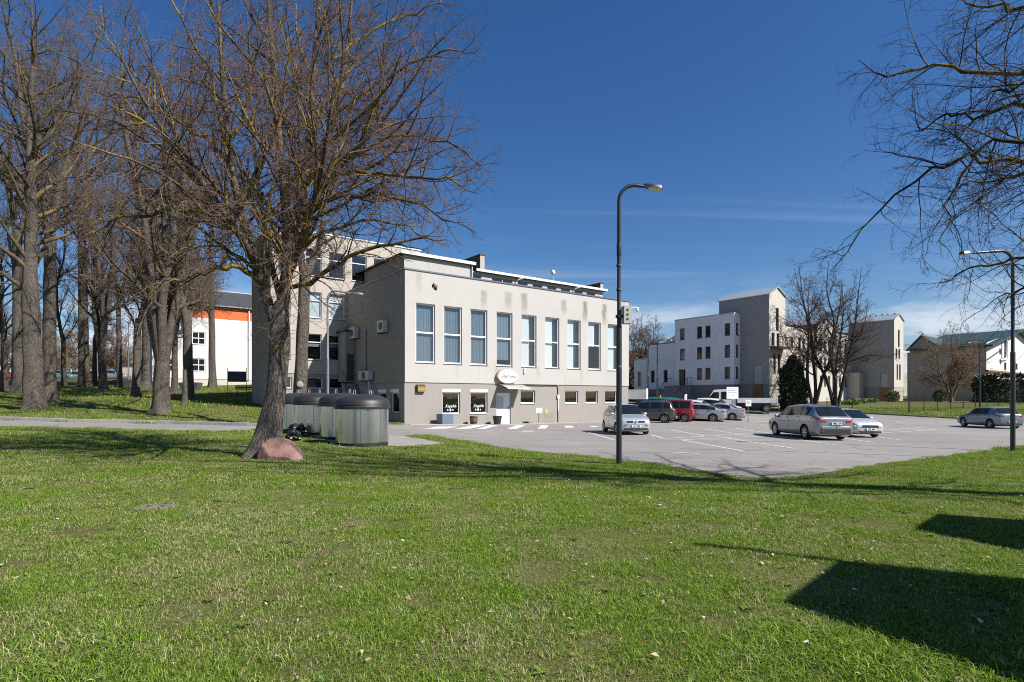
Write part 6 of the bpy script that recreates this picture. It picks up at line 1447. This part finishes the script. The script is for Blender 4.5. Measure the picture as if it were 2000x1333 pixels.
# two white cars behind, facing the other way
for (px, Y, lab) in ((1366, 50.5, 'white estate car behind the silver fastback, nose to the right'), (1399, 53.0, 'white hatchback behind the silver saloon, nose to the right')):
    c = Car(4.4, 1.80, 1.60, 1.02, 1.15, 1.95, 3.85, 4.25, (1.02, 1.08), 1.08, .74, .33, (.85, 3.5), .75, ((1.6, 2.4), (2.5, 3.3), (3.4, 3.9)), hood_f=.90)
    v = at(px, 800, Y); o = make_car('estate_car', c, WHT_P, ((1.6, 2.4), (2.5, 3.3), (3.4, 3.9)), lab, (v.x, Y), (.86, -.51), 5, False)
    lamp_patch(o, c, .04, .5, 4.9, 6.1, HEAD_L, 'headlamp'); cap_box(o, c, True, .0, .45, .5, .64, PLASTIC, 'grille', .02); lamp_patch(o, c, 4.1, 4.38, 5, 6.2, RED_L, 'tail_lamp')
# green utility van with a rack
c = Car(4.6, 1.80, 1.90, 1.15, .85, 1.55, 4.3, 4.5, (1.10, 1.12), 1.15, .8, .33, (.85, 3.6), .84, ((1.3, 2.2), (2.35, 3.1)), gap=.24, hood_f=1.0)
v = at(1285, 800, 49.5); o = make_car('utility_van', c, GRN_P, ((1.3, 2.2), (2.35, 3.1)), 'green utility van with a white roof rack and orange beacon', (v.x, v.y), HD, 5, False, cat='van')
rk = MB()
for yy in np.linspace(-.75, .75, 7): rk.tube([(-2.25, yy, 1.3), (-2.25, yy, 2.15)], .022, 6)
rk.tube([(-2.25, -.8, 1.2), (-2.25, -.8, 2.18), (-2.25, .8, 2.18), (-2.25, .8, 1.2)], .035, 6); rk.build('rack', white_pvc, o); MB().lathe([(.07, 1.9), (.07, 2.0), (.055, 2.07), (.02, 2.1)], 12, -.2, .4).build('beacon', M('orange beacon', (.8, .25, .01), .3), o, 60)

def flatbed(name, loc, heading, label, cab=True, Lb=3.4, up=0.0, nb=3):
    root = empty(name, (loc[0], loc[1], float(zg(*loc))), math.atan2(heading[1], heading[0]), label=label, cat='truck', group='white trucks behind the cars')
    WP = M('white truck paint', (.70, .70, .69), .4, var=.06); WB = M('white drop side', (.66, .66, .63), .5, var=.1, vs=2); rw = .36+up*.25
    MB().box(-Lb-1.1 if cab else -Lb, 2.0 if cab else .2, -.35, .35, .50+up*.8, .66+up*.9).build('chassis', PLASTIC, root)
    if cab:
        prof = [(2.35, .45), (2.42, .75), (2.30, 1.05), (1.55, 1.25), (.95, 2.06), (.7, 2.20), (-1.0, 2.24), (-1.15, 2.1), (-1.15, .45)]
        cb = MB(); cb.prism([(p[0], p[1]) for p in prof], 'y', -.95, .95); cb = bevel(cb.build('cab', WP, root, 30), .05, 3)
        for sd in (1, -1):
            for poly in ([(1.42, 1.28), (.92, 1.95), (.42, 1.98), (.42, 1.28)], [(.2, 1.28), (.2, 2.0), (-.72, 2.02), (-.72, 1.28)]): MB().prism(poly, 'y', sd*.952, sd*.962).build('side_window', CARGLASS, cb)
            MB().box(1.2, 1.35, sd*1.0-.06, sd*1.0+.12*sd+.06, 1.3, 1.6).build('wing_mirror', PLASTIC, cb)
        MB().add([(1.56, -.85, 1.27), (1.56, .85, 1.27), (.98, .78, 2.05), (.98, -.78, 2.05)], [(0, 1, 2, 3)]).build('windscreen', CARGLASS, cb, loc=(.02, 0, .012), fix=False)
        for sd in (1, -1): bevel(MB().box(2.28, 2.38, sd*.7-.18, sd*.7+.18, .75, .98).build('headlamp', HEAD_L, cb))
    x1 = -1.25 if cab else .1; x0 = x1-Lb
    bed = MB().box(x0, x1, -1.02, 1.02, .92+up, 1.0+up).build('bed_floor', WB, root)
    for sd in (1, -1):
        for k in range(nb): MB().box(x0+.02, x1-.02, sd*1.0-.02, sd*1.0+.02, 1.0+up+.135*k, 1.128+up+.135*k).build('drop_side_board', WB, bed)
    for k in range(nb): MB().box(x0-.02, x0+.02, -1.02, 1.02, 1.0+up+.135*k, 1.128+up+.135*k).build('tailgate_board', WB, bed)
    for sd in (1, -1): MB().box(x0-.04, x0+.04, sd*.98-.05, sd*.98+.05, .95+up, 1.15+up+.135*nb).build('corner_post', WB, bed)
    MB().box(x1-.05, x1, -1.02, 1.02, 1.0+up, 1.1+up+.135*nb).build('head_board', WB, bed)
    tm, rm, dm = wheel_mesh(rw, .22, 6)
    for a in ((1.55 if cab else None), x0+.95):
        if a is None: continue
        for sd in (1, -1):
            o = link('wheel', tm, root, (a, sd*.86, rw), math.pi if sd > 0 else 0); link('rim', rm, o); link('brake_disc', dm, o)
    MB().box(x0-.1, x0-.02, -.95, .95, .52, .62).build('rear_beam', PLASTIC, root)
    for sd in (1, -1): MB().box(x0-.14, x0-.10, sd*.8-.17, sd*.8+.17, .50, .64).build('tail_lamp', RED_L, root)
    if not cab: MB().tube([(x1, 0, .58), (x1+1.1, 0, .5)], .05, 8).build('drawbar', PLASTIC, root); MB().box(x1+.9, x1+1.0, -.05, .05, 0, .5).build('prop_stand', PLASTIC, root)
    return root
v = at(1411, 800, 56.5); flatbed('flatbed_truck', (v.x, v.y), (-.965, .26), 'white crew-cab flatbed truck behind the parked cars', True, 3.6)
v = at(1262, 800, 52.5); flatbed('flatbed_trailer', (v.x, v.y), (.95, -.30), 'white drop-sided trailer at the right corner of the canteen', False, 3.2, .55, 6)
# cars far behind the park
c = Car(4.3, 1.78, 1.48, .92, 1.1, 1.85, 3.5, 4.1, (.92, .98), 1.0, .68, .31, (.85, 3.45), .74, ((1.5, 2.4), (2.5, 3.3)), hood_f=.8)
for (px, Y, col, lab, hd_) in ((118, 84, car_paint('teal paint', (.10, .22, .24), .2), 'teal car glimpsed between park trunks at the far left', (1, .1)), (152, 88, car_paint('blue white paint', (.20, .27, .42), .1), 'blue car glimpsed behind the straight park tree', (-1, 0)), (183, 86, REDP, 'red car behind the park trees', (1, 0)), (222, 84, car_paint('far grey', (.30, .33, .36)), 'pale grey car before the white pavilion', (1, .1)), (4, 84, car_paint('far red', (.30, .02, .02), .1), 'red car at the left edge of the park', (1, 0))):
    v = at(px, 760, Y); make_car('far_car', c, col, ((1.5, 2.4), (2.5, 3.3)), lab, (v.x, Y), hd_, 5, group='cars behind the park')
# ------------------------------------------------------------------ street furniture and small things
LAMP_M = M('anthracite lamp paint', (.030, .036, .046), .38, .3)
def street_lamp(px, py, H, arm, az, label, r=.080, Y=None, head=.56, tilt=.06, box=False, mat=None):
    if Y: v = at(px, py, Y); x, y = v.x, v.y; z = float(zg(x, y))
    else: x, y, z = ghit(px, py)
    mat = mat or LAMP_M; o = empty('street_lamp', (x, y, z), az, label=label, cat='street lamp', group='grey street lamps')
    b = MB(); b.lathe([(r*1.0, -.1), (r*1.0, H*.49), (r*.98, H*.495), (r*.72, H*.50), (r*.72, H-1.15)], 16); b.build('pole', mat, o, 40)
    n = MB(); n.lathe([(r*1.25, H*.685), (r*1.25, H*.735)], 16, cap=False); 
    MB().lathe([(r*.80, H-2.05), (r*.86, H-2.03), (r*.86, H-1.72), (r*.80, H-1.70)], 16).build('collar', mat, o, 40)
    R_ = .48; path = [(0, 0, H-1.2)]+[(R_-R_*math.cos(a), 0, H-R_+R_*math.sin(a)) for a in np.linspace(0, math.pi/2*1.13, 9)]
    e = Vector(path[-1]); d = (Vector(path[-1])-Vector(path[-2])).normalized(); path.append(tuple(e+d*arm)); e = e+d*arm
    MB().tube(path, [r*.72]+[r*.66]*9+[r*.55], 12).build('arm', mat, o, 60)
    h = MB(); w = .15
    pts = [(0, .05), (.10, .10), (.32, .155), (.50, .13), (head, .035)]
    vs = []
    for (a, b_) in pts:
        k = e+d*a; vs += [(k.x, -b_, k.z-.02), (k.x, b_, k.z-.02), (k.x, b_*.75, k.z+.075), (k.x, -b_*.75, k.z+.075)]
    fs = [(4*i+j, 4*i+(j+1) % 4, 4*i+4+(j+1) % 4, 4*i+4+j) for i in range(len(pts)-1) for j in range(4)]+[(3, 2, 1, 0), (4*len(pts)-4, 4*len(pts)-3, 4*len(pts)-2, 4*len(pts)-1)]
    h.add(vs, fs); h = h.build('lamp_head', mat, o, 30)
    q0, q1, q2 = e+d*.14, e+d*.34, e+d*.54
    MB().add([(q0.x, -.085, q0.z-.027), (q0.x, .085, q0.z-.027), (q1.x, .135, q1.z-.027), (q2.x, .10, q2.z-.027), (q2.x, -.10, q2.z-.027), (q1.x, -.135, q1.z-.027)], [(0, 1, 2, 3, 4, 5)]).build('lens', M('lamp lens', (.62, .60, .48), .3), h, fix=False)
    MB().lathe([(r*1.9, -.05), (r*1.9, .025)], 16).build('foot', mat, o, 40)
    if box:
        zb = (907-650)/FPX*y*1.0; bx = empty('relay_box', (0, 0, 0)); bx.parent = o
        MB().box(.10, .34, -.16, .12, zb+.25, zb+.75).build('housing', M('relay casing', (.40, .43, .38), .5), bx)
        for k in range(3): MB().lathe([(.032, -.168), (.032, -.159)], 12, .20, zb+.37+k*.13, axis='y').build('round_eye', BLACK_STEEL, bx)
        MB().lathe([(r*1.25, zb+.42), (r*1.25, zb+.50)], 16).build('clamp', mat, bx, 40)
        for zz_ in (zb-1.0, zb+1.2, zb+1.9): MB().lathe([(r*1.03, zz_), (r*1.03, zz_+.05)], 16).build('strap', M('grey strap', (.12, .12, .13), .5), bx, 40)
    return o
street_lamp(1209, 907, 8.02, .16, .12, 'tall grey street lamp on the lawn edge carrying a small box', box=True)
street_lamp(1978, 882, 7.6, 1.05, math.pi+.1, 'grey street lamp on the grass at the right edge of the picture')
street_lamp(1284, 795, 7.0, .3, .1, 'grey street lamp behind the cars, before the white office', Y=53)
street_lamp(1266, 795, 6.8, .2, -.3, 'left one of two thin lamps before the white office', Y=60)
street_lamp(1914, 800, 7.0, .2, math.pi, 'slim grey street lamp behind the blue grey hatchback', Y=57)
street_lamp(640, 780, 7.9, .9, .25, 'pale grey street lamp behind the waste containers', Y=33.5, mat=M('galvanised lamp', (.24, .26, .29), .45, .6))
for px, Y, H in ((25, 80, 6), (102, 78, 6), (190, 86, 8), (251, 76, 7.5)):
    v = at(px, 760, Y); o = empty('park_lamp', (v.x, v.y, float(zg(v.x, v.y))), label='thin park lamp post among the far trees, '+{25: 'leftmost', 102: 'with a small square sign', 190: 'behind the forked tree', 251: 'before the beige kiosk'}[px], cat='lamp post', group='park lamp posts')
    MB().tube([(0, 0, -.1), (0, 0, H)], [.09, .06], 8).build('pole', GREY_PAINT, o); MB().lathe([(.06, H), (.22, H+.1), (.20, H+.25), (.02, H+.35)], 12).build('lamp_head', GREY_PAINT, o, 40)
    if px == 102: MB().box(-.35, .25, -.05, -.09, H-.6, H).build('sign_plate', M('sign back', (.45, .5, .58), .5), o)

# semi-buried waste containers
STEEL = M('brushed steel cladding', (.64, .635, .625), .26, 1.0, var=.06, vs=1.5, stretch=(3, 3, .15)); LID = M('charcoal lid plastic', (.022, .023, .026), .5, var=.2, vs=3); BASE_B = M('black base ring', (.015, .015, .015), .6)
def container(pos, label, rz):
    x, y = pos; o = empty('waste_container', (x, y, float(zg(x, y))-.02), rz, label=label, cat='waste container', group='steel clad waste containers')
    r = .96
    MB().lathe([(r*.955, 0), (r*.955, .13), (r*.93, .15)], 56).build('base_ring', BASE_B, o, 40)
    n = 8
    for k in range(n):                                              # curved steel panels with narrow joints
        a0 = 2*math.pi*k/n+.006; a1 = 2*math.pi*(k+1)/n-.006; m = 9; mb = MB(); vs = []
        for j in range(m+1):
            a = a0+(a1-a0)*j/m
            for (rr, z) in ((r*.965, .14), (r*.965, 1.33)): vs.append((rr*math.cos(a), rr*math.sin(a), z))
        mb.add(vs, [(2*j, 2*j+2, 2*j+3, 2*j+1) for j in range(m)]); mb.build('steel_panel', STEEL, o, 60, fix=False)
    MB().lathe([(r*.95, .14), (r*.95, 1.33)], 48, cap=False).build('liner', BLACK_STEEL, o, 60)
    lid = MB(); lid.lathe([(r*.97, 1.32), (r*1.035, 1.34), (r*1.04, 1.40), (r*1.01, 1.42), (r*1.00, 1.46), (r*1.015, 1.475), (r*.985, 1.60), (r*.94, 1.66), (r*.80, 1.745), (r*.6, 1.81), (r*.35, 1.85), (.001, 1.865)], 56); lid = lid.build('lid', LID, o, 50)
    for s in (-1, 1):
        MB().tube([(.28*s-.035, .1, 1.83), (.28*s-.035, .1, 1.96), (.28*s-.02, .1, 2.0), (.28*s+.02, .1, 2.0), (.28*s+.035, .1, 1.96), (.28*s+.035, .1, 1.83)], .012, 6).build('lifting_loop', M('galvanised hook', (.62, .63, .63), .4, .6), lid, 60)
    return o
for k, lab in enumerate(('front steel waste container nearest the viewer, fully visible', 'second steel waste container, just behind the front one', 'third steel waste container counting from the front', 'rearmost steel waste container, partly behind the lime trunk')):
    p = np.array(((-5.42, 20.6), (-6.8, 23.0), (-8.75, 25.4), (-10.45, 27.7))[k]); container(p, lab, .4*k+.2)

# pink granite boulder
def boulder():
    x, y, z = ghit(545, 900); rng = np.random.default_rng(5)
    bm = bmesh.new()
    hull = [(-.60, -.30, -.25), (.66, -.26, -.25), (.60, .34, -.25), (-.55, .36, -.25), (-.62, -.26, .05), (-.47, -.30, .30), (-.46, .22, .36), (-.30, -.22, .44), (-.22, .20, .47), (.12, -.20, .41), (.20, .20, .42), (.46, -.22, .20), (.50, .18, .24), (.68, -.12, -.05), (.30, -.40, .02), (-.20, -.42, .05), (.62, .2, .0), (-.58, .25, .1)]
    for p in hull: bm.verts.new(p)
    bmesh.ops.convex_hull(bm, input=bm.verts); bmesh.ops.triangulate(bm, faces=bm.faces)
    bmesh.ops.bevel(bm, geom=list(bm.edges), offset=.018, segments=2, affect='EDGES', profile=.6)
    for _ in range(3): bmesh.ops.subdivide_edges(bm, edges=[e for e in bm.edges if e.calc_length() > .05], cuts=1, use_grid_fill=True); bmesh.ops.triangulate(bm, faces=bm.faces)
    from mathutils import noise as mn
    bmesh.ops.recalc_face_normals(bm, faces=bm.faces); bm.normal_update()
    for v in bm.verts: v.co += v.normal*(mn.noise(v.co*2.6)*.05+mn.noise(v.co*8)*.022+mn.noise(v.co*22)*.009)
    me = bpy.data.meshes.new('boulder'); bm.to_mesh(me); bm.free(); me.polygons.foreach_set('use_smooth', [True]*len(me.polygons)); me.set_sharp_from_angle(angle=R(32))
    t = NT('pink granite'); o_ = t.tc.outputs['Object']
    c_ = t.mix(t.mrange(t.noise(o_, 2.5, 6, .7), .35, .7), (.205, .105, .088), (.285, .168, .146)); c_ = t.mix(t.math('MULTIPLY', t.mrange(t.noise(o_, 38, 4, .7), .50, .66), .7), c_, (.20, .12, .11)); c_ = t.mix(t.math('MULTIPLY', t.mrange(t.noise(o_, 60, 3, .6), .55, .7), .3), c_, (.45, .34, .30))
    t.color(c_); t.p.inputs['Roughness'].default_value = .85; t.bump(t.noise(o_, 22, 6, .75), .7, .03); me.materials.append(t.m)
    link('boulder', me, None, (x-.02, y+.22, z+.08), .1, label='pink granite boulder at the foot of the lime tree', cat='boulder').scale = (.88, .95, 1.12)
boulder()
# rubbish sacks beside the containers
from mathutils import noise as mn2
def sack(px, py, r, label, seed):
    x, y, z = ghit(px, py); rng = random.Random(seed); bm = bmesh.new(); bmesh.ops.create_icosphere(bm, subdivisions=4, radius=r); ph = [rng.uniform(0, 6) for _ in range(6)]
    for v in bm.verts:
        p = v.co; n = mn2.noise(p*9+Vector((ph[0], 0, 0)))*.35-abs(mn2.noise(p*17+Vector((0, ph[1], 0))))*.30+mn2.noise(p*40)*.08
        v.co = Vector((p.x*(1.15+n), p.y*(1+n), max(-r*.75, p.z*(.85+n))))
    me = bpy.data.meshes.new('sack'); bm.to_mesh(me); bm.free(); me.polygons.foreach_set('use_smooth', [True]*len(me.polygons)); me.set_sharp_from_angle(angle=R(25)); me.materials.append(M('black sack film', (.012, .012, .013), .32, spec=.5))
    link('rubbish_sack', me, None, (x, y, z+r*.72), 0, label=label, cat='sack', group='black rubbish sacks')
sack(580, 853, .34, 'upper black rubbish sack between lime trunk and containers', 1); sack(574, 862, .25, 'lower black rubbish sack beside the lime trunk', 2)
# concrete manhole cover in the lawn
x, y, z = ghit(306, 990)
o = MB().lathe([(.32, -.06), (.32, .005), (.30, .012), (.27, .012), (.265, .006), (.001, .006)], 40).build('manhole_cover', M('old concrete', (.16, .135, .125), .95, var=.35, vs=5, bump=.6, bs=40), None, 40, (x, y, z), label='round weathered manhole cover sunk in the lawn', cat='manhole cover')
for k in range(2): MB().box(-.05+k*.22-.1, .0+k*.22-.1, -.02, .02, .006, .016).build('lifting_slot', BLACK_STEEL, o)
# planters by the canteen door
def fpos(t, p): q = C0+U*t-W*p; return (q[0], q[1], float(zg(q[0], q[1])))
o = empty('planter_box', fpos(2.5, .75), UA, label='square slate blue planter box left of the cafe windows', cat='planter')
bm_ = M('slate blue planter', (.11, .155, .20), .5, var=.06); mb = MB()
for a in ((-.40, .40, -.40, -.36), (-.40, .40, .36, .40), (-.40, -.36, -.36, .36), (.36, .40, -.36, .36)): mb.box(a[0], a[1], a[2], a[3], 0, .68)
mb.build('tub', bm_, o); MB().box(-.36, .36, -.36, .36, .02, .62).build('soil', M('potting soil', (.04, .03, .022), 1), o)
o = empty('barrel_planter', fpos(4.85, .6), UA, label='brown wooden barrel tub between the two cafe windows', cat='planter')
for k in range(14):
    a = 2*math.pi*k/14; r_ = .27; st = MB(); vs = []
    for z_, rr in ((0, .22), (.3, .275), (.58, .26)):
        for da in (-.21, .21): vs += [(rr*math.cos(a+da), rr*math.sin(a+da), z_), ((rr-.03)*math.cos(a+da), (rr-.03)*math.sin(a+da), z_)]
    st.add(vs, [(0, 2, 6, 4), (4, 6, 10, 8), (1, 5, 7, 3), (5, 9, 11, 7), (8, 10, 11, 9), (0, 4, 5, 1), (4, 8, 9, 5), (2, 3, 7, 6), (6, 7, 11, 10)]); st.build('stave', M('weathered oak', (.13, .085, .065), .85, var=.3, vs=6), o)
for z_, rr in ((.12, .256), (.45, .276)): MB().lathe([(rr, z_), (rr, z_+.035)], 28, cap=False).build('hoop', BLACK_STEEL, o, 60)
MB().lathe([(.20, .5), (.001, .51)], 20).build('soil', MATS['potting soil'], o)
o = empty('flower_pot', fpos(6.75, .7), UA, label='dark tapered flower pot beside the white door', cat='planter')
MB().lathe([(.22, 0), (.29, .35), (.335, .60), (.34, .62), (.31, .62), (.30, .56), (.001, .55)], 32).build('pot', M('dark glazed pot', (.03, .033, .037), .35), o, 50); MB().lathe([(.29, .565), (.001, .575)], 20).build('soil', MATS['potting soil'], o)
def sign_post(x, y, h, w, hh, label, face, rz=UA, symbol=None, post=.03):
    z = float(zg(x, y)); o = empty('sign_post', (x, y, z), rz, label=label, cat='sign', group='white parking signs')
    MB().tube([(0, 0, -.1), (0, 0, h)], post, 8).build('post', GREY_PAINT, o, 60); b = MB().box(-w/2, w/2, -.05, -.03, h-hh, h).build('board', M('white sign sheet', (.72, .73, .74), .5), o)
    if symbol:
        s = MB(); ink = M('blue sign ink', (.03, .06, .2), .6) if symbol != 'lines' else M('grey sign ink', (.18, .19, .2), .6); c = h-hh/2
        if symbol == 'wheelchair':
            s.lathe([(.03, -.056), (.03, -.051)], 10, -.01, c+.10, axis='y'); s.box(-.025, .015, -.056, -.051, c-.05, c+.065); s.box(.015, .07, -.056, -.051, c-.05, c-.02); s.box(.07, .095, -.056, -.051, c-.13, c-.02)
            for k in range(10):
                a0 = math.pi*.65+k*math.pi*1.25/10; a1 = a0+math.pi*1.25/10; s.prism([(-.01+.085*math.cos(a0), c-.06+.085*math.sin(a0)), (-.01+.085*math.cos(a1), c-.06+.085*math.sin(a1)), (-.01+.06*math.cos(a1), c-.06+.06*math.sin(a1)), (-.01+.06*math.cos(a0), c-.06+.06*math.sin(a0))], 'y', -.056, -.051)
        else:
            for k in range(4): s.box(-w*.38, w*(.36-.12*(k % 2)), -.056, -.051, h-.12-k*hh*.2, h-.07-k*hh*.2)
        s.build('symbol', ink, b)
    return o
q = fpos(10.35, .9); sign_post(q[0], q[1], 1.15, .56, .38, 'white wheelchair parking sign on a post before the canteen', None, UA, 'wheelchair')
v = at(1461, 815, 46.5); sign_post(v.x, v.y, 1.85, .55, .5, 'small white sign on a grey post at the end of the car row', None, .35, 'lines')
v = at(1430, 810, 51.5); o = sign_post(v.x, v.y, 2.75, 1.25, 1.05, 'large white notice board on two dark posts in the car park', None, .3, 'lines', .05)
# notice board and bench in the park
def park_things():
    v = at(463, 752, 54); z = float(zg(v.x, v.y)); o = empty('notice_board', (v.x, v.y, z), UA*.6, label='dark blue board on thin legs before the white house', cat='board')
    bevel(MB().box(-.82, .82, -.03, .03, 1.15, 2.15).build('panel', M('dark blue panel', (.030, .045, .075), .5), o), .01)
    for s_ in (-.8, .8): MB().tube([(s_, 0, -.1), (s_, 0, 2.5)], .03, 6).build('leg', GREY_PAINT, o)
    v = at(480, 752, 52); z = float(zg(v.x, v.y)); o = empty('park_bench', (v.x, v.y, z), .5, label='dark timber park bench in shade beside the canteen wing', cat='bench')
    for k in range(3): MB().box(-.85, .85, -.2+.15*k, -.08+.15*k, .44, .48).build('seat_slat', BLACK_STEEL, o); MB().box(-.85, .85, .24, .27, .58+.14*k, .69+.14*k).build('back_slat', BLACK_STEEL, o)
    for s_ in (-.7, .7): MB().box(s_-.03, s_+.03, -.2, .24, 0, .435).build('leg', BLACK_STEEL, o)
    for k, (px, Y, lab) in enumerate(((243, 62, 'grey stone tub left of the dark slim tree'), (308, 60, 'dark stone tub between the trees at the white house corner'), (372, 58, 'dark stone tub behind the sawn-off stump'))):
        v = at(px, 755, Y); z = float(zg(v.x, v.y)); o = empty('stone_tub', (v.x, v.y, z), label=lab, cat='planter', group='stone tubs in the park')
        a, b_, c_ = .75, 1.05, .75; t = MB(); t.add([(-a, -.35, 0), (a, -.35, 0), (a, .35, 0), (-a, .35, 0), (-b_, -.5, c_), (b_, -.5, c_), (b_, .5, c_), (-b_, .5, c_)], [(0, 3, 2, 1), (4, 5, 6, 7), (0, 1, 5, 4), (1, 2, 6, 5), (2, 3, 7, 6), (3, 0, 4, 7)]); t.build('tub', M('dark stone', (.10, .10, .115), .8, var=.1), o); MB().box(-.9, .9, -.4, .4, c_+.003, c_+.05).build('soil', MATS['potting soil'], o)
park_things()
# crow in the lime tree
def crow():
    v = at(502, 421, 15.6); o = empty('crow', v, -.6, label='black crow perched in the lime tree', cat='bird')
    m = M('crow feathers', (.012, .012, .014), .45); b = MB()
    prof = [(-.20, .01, -.06), (-.15, .035, -.04), (-.08, .06, .0), (.0, .07, .05), (.06, .06, .11), (.09, .045, .16), (.11, .042, .19), (.14, .03, .205), (.155, .012, .205)]
    vs = []; n = 12
    for (x_, r_, z_) in prof: vs += [(x_, r_*math.cos(2*math.pi*k/n), z_+.07+r_*1.05*math.sin(2*math.pi*k/n)) for k in range(n)]
    b.add(vs, [(i*n+j, i*n+(j+1) % n, (i+1)*n+(j+1) % n, (i+1)*n+j) for i in range(len(prof)-1) for j in range(n)]+[tuple(range(n)), tuple(range((len(prof)-1)*n, len(prof)*n))]); b.build('body', m, o, 70)
    MB().lathe([(.014, 0), (.010, .03), (.001, .06)], 8).build('beak', m, o, 50).rotation_euler = (0, R(95), 0); o.children[-1].location = (.155, 0, .272)
    MB().add([(-.12, -.03, .02), (-.12, .03, .02), (-.34, .045, -.10), (-.34, -.045, -.10)], [(0, 1, 2, 3)]).build('tail', m, o, fix=False)
    for s_ in (-1, 1): MB().tube([(.0, s_*.025, .06), (.01, s_*.025, -.02)], .006, 5).build('leg', m, o)
crow()

# green wire mesh fence round the right lawn
def fence(line, label, step=2.5, h=1.5):
    FG = M('green fence coating', (.010, .050, .035), .5, .2); p0 = np.array(line[0]); o = empty('mesh_fence', (0, 0, 0), label=label, cat='fence')
    pts = []
    for k in range(len(line)-1):
        a, b = np.array(line[k]), np.array(line[k+1]); n = max(1, round(np.linalg.norm(b-a)/step)); pts += [a+(b-a)*j/n for j in range(n)]
    pts.append(np.array(line[-1]))
    for k, p in enumerate(pts):
        z = float(zg(*p)); MB().tube([(p[0], p[1], z-.1), (p[0], p[1], z+h)], .038, 6).build('post', FG, o)
        if k+1 < len(pts):
            q = pts[k+1]; z2 = float(zg(*q)); mb = MB(); P0 = Vector((p[0], p[1], z)); Q0 = Vector((q[0], q[1], z2))
            for j in range(8): d = Vector((0, 0, .06+(h-.1)*j/7)); mb.tube([P0+d, Q0+d], .0065, 3, False)
            L_ = (Q0-P0).length; m = int(L_/.12)
            for j in range(1, m): r_ = P0+(Q0-P0)*j/m; mb.tube([r_+Vector((0, 0, .04)), r_+Vector((0, 0, h-.02))], .004, 3, False)
            mb.build('mesh_panel', FG, o)
    return o
def fp(px, py): return G2(px, py)
A = np.array(at(1777, 800, 56)[:2]); B = np.array(at(1992, 784, 66)[:2])
fence([tuple(A), tuple(B), tuple(B+(B-A)*.6)], 'green wire mesh fence running right across the far lawn', 2.4)
D_ = np.array(at(1570, 800, 57)[:2]); fence([tuple(A-np.array([.4, .4])), tuple(at(1665, 800, 57)[:2]), tuple(at(1615, 800, 58)[:2])], 'green wire mesh fence before the stone wing, behind the parked cars', 4.5, 1.4)

# two unseen boxes, added beside the viewer to cast block shadows on the grass
def blocker(A_, B_, Cc, H, label, rod=None):
    k = H/math.tan(SUN_EL); off = np.array([SUN_H.x, SUN_H.y])*k
    a, b, c_ = (np.array(ghit(*p)[:2])+off for p in (A_, B_, Cc)); v = (c_-a)/np.linalg.norm(c_-a)*1.6
    poly = [a, b, b+v, a+v]; cen = sum(poly)/4; z = float(zg(*cen)); o = empty('shadow_blocker', (cen[0], cen[1], 0), label=label, cat='blocker', group='unseen boxes added to cast shadows')
    MB().prism([tuple(p-cen) for p in poly], 'z', -.2, H-.3).build('casing', M('pylon casing', (.25, .26, .28), .5), o); MB().prism([tuple((p-cen)) for p in poly], 'z', H-.29, H).build('cap', GREY_PAINT, o)
    if rod: r_ = b-cen; r_ = r_*.97; MB().tube([(r_[0], r_[1], H), (r_[0], r_[1], H+rod)], .06, 6).build('rod', GREY_PAINT, o)
blocker((1520, 1180), (1636, 1095), (1880, 1306), 4.6, 'tall grey box pylon added out of view to cast a shadow, nearer one', 1.35)
blocker((1780, 1035), (1830, 1005), (2000, 1080), 4.6, 'tall grey box pylon added out of view to cast a shadow, further one')
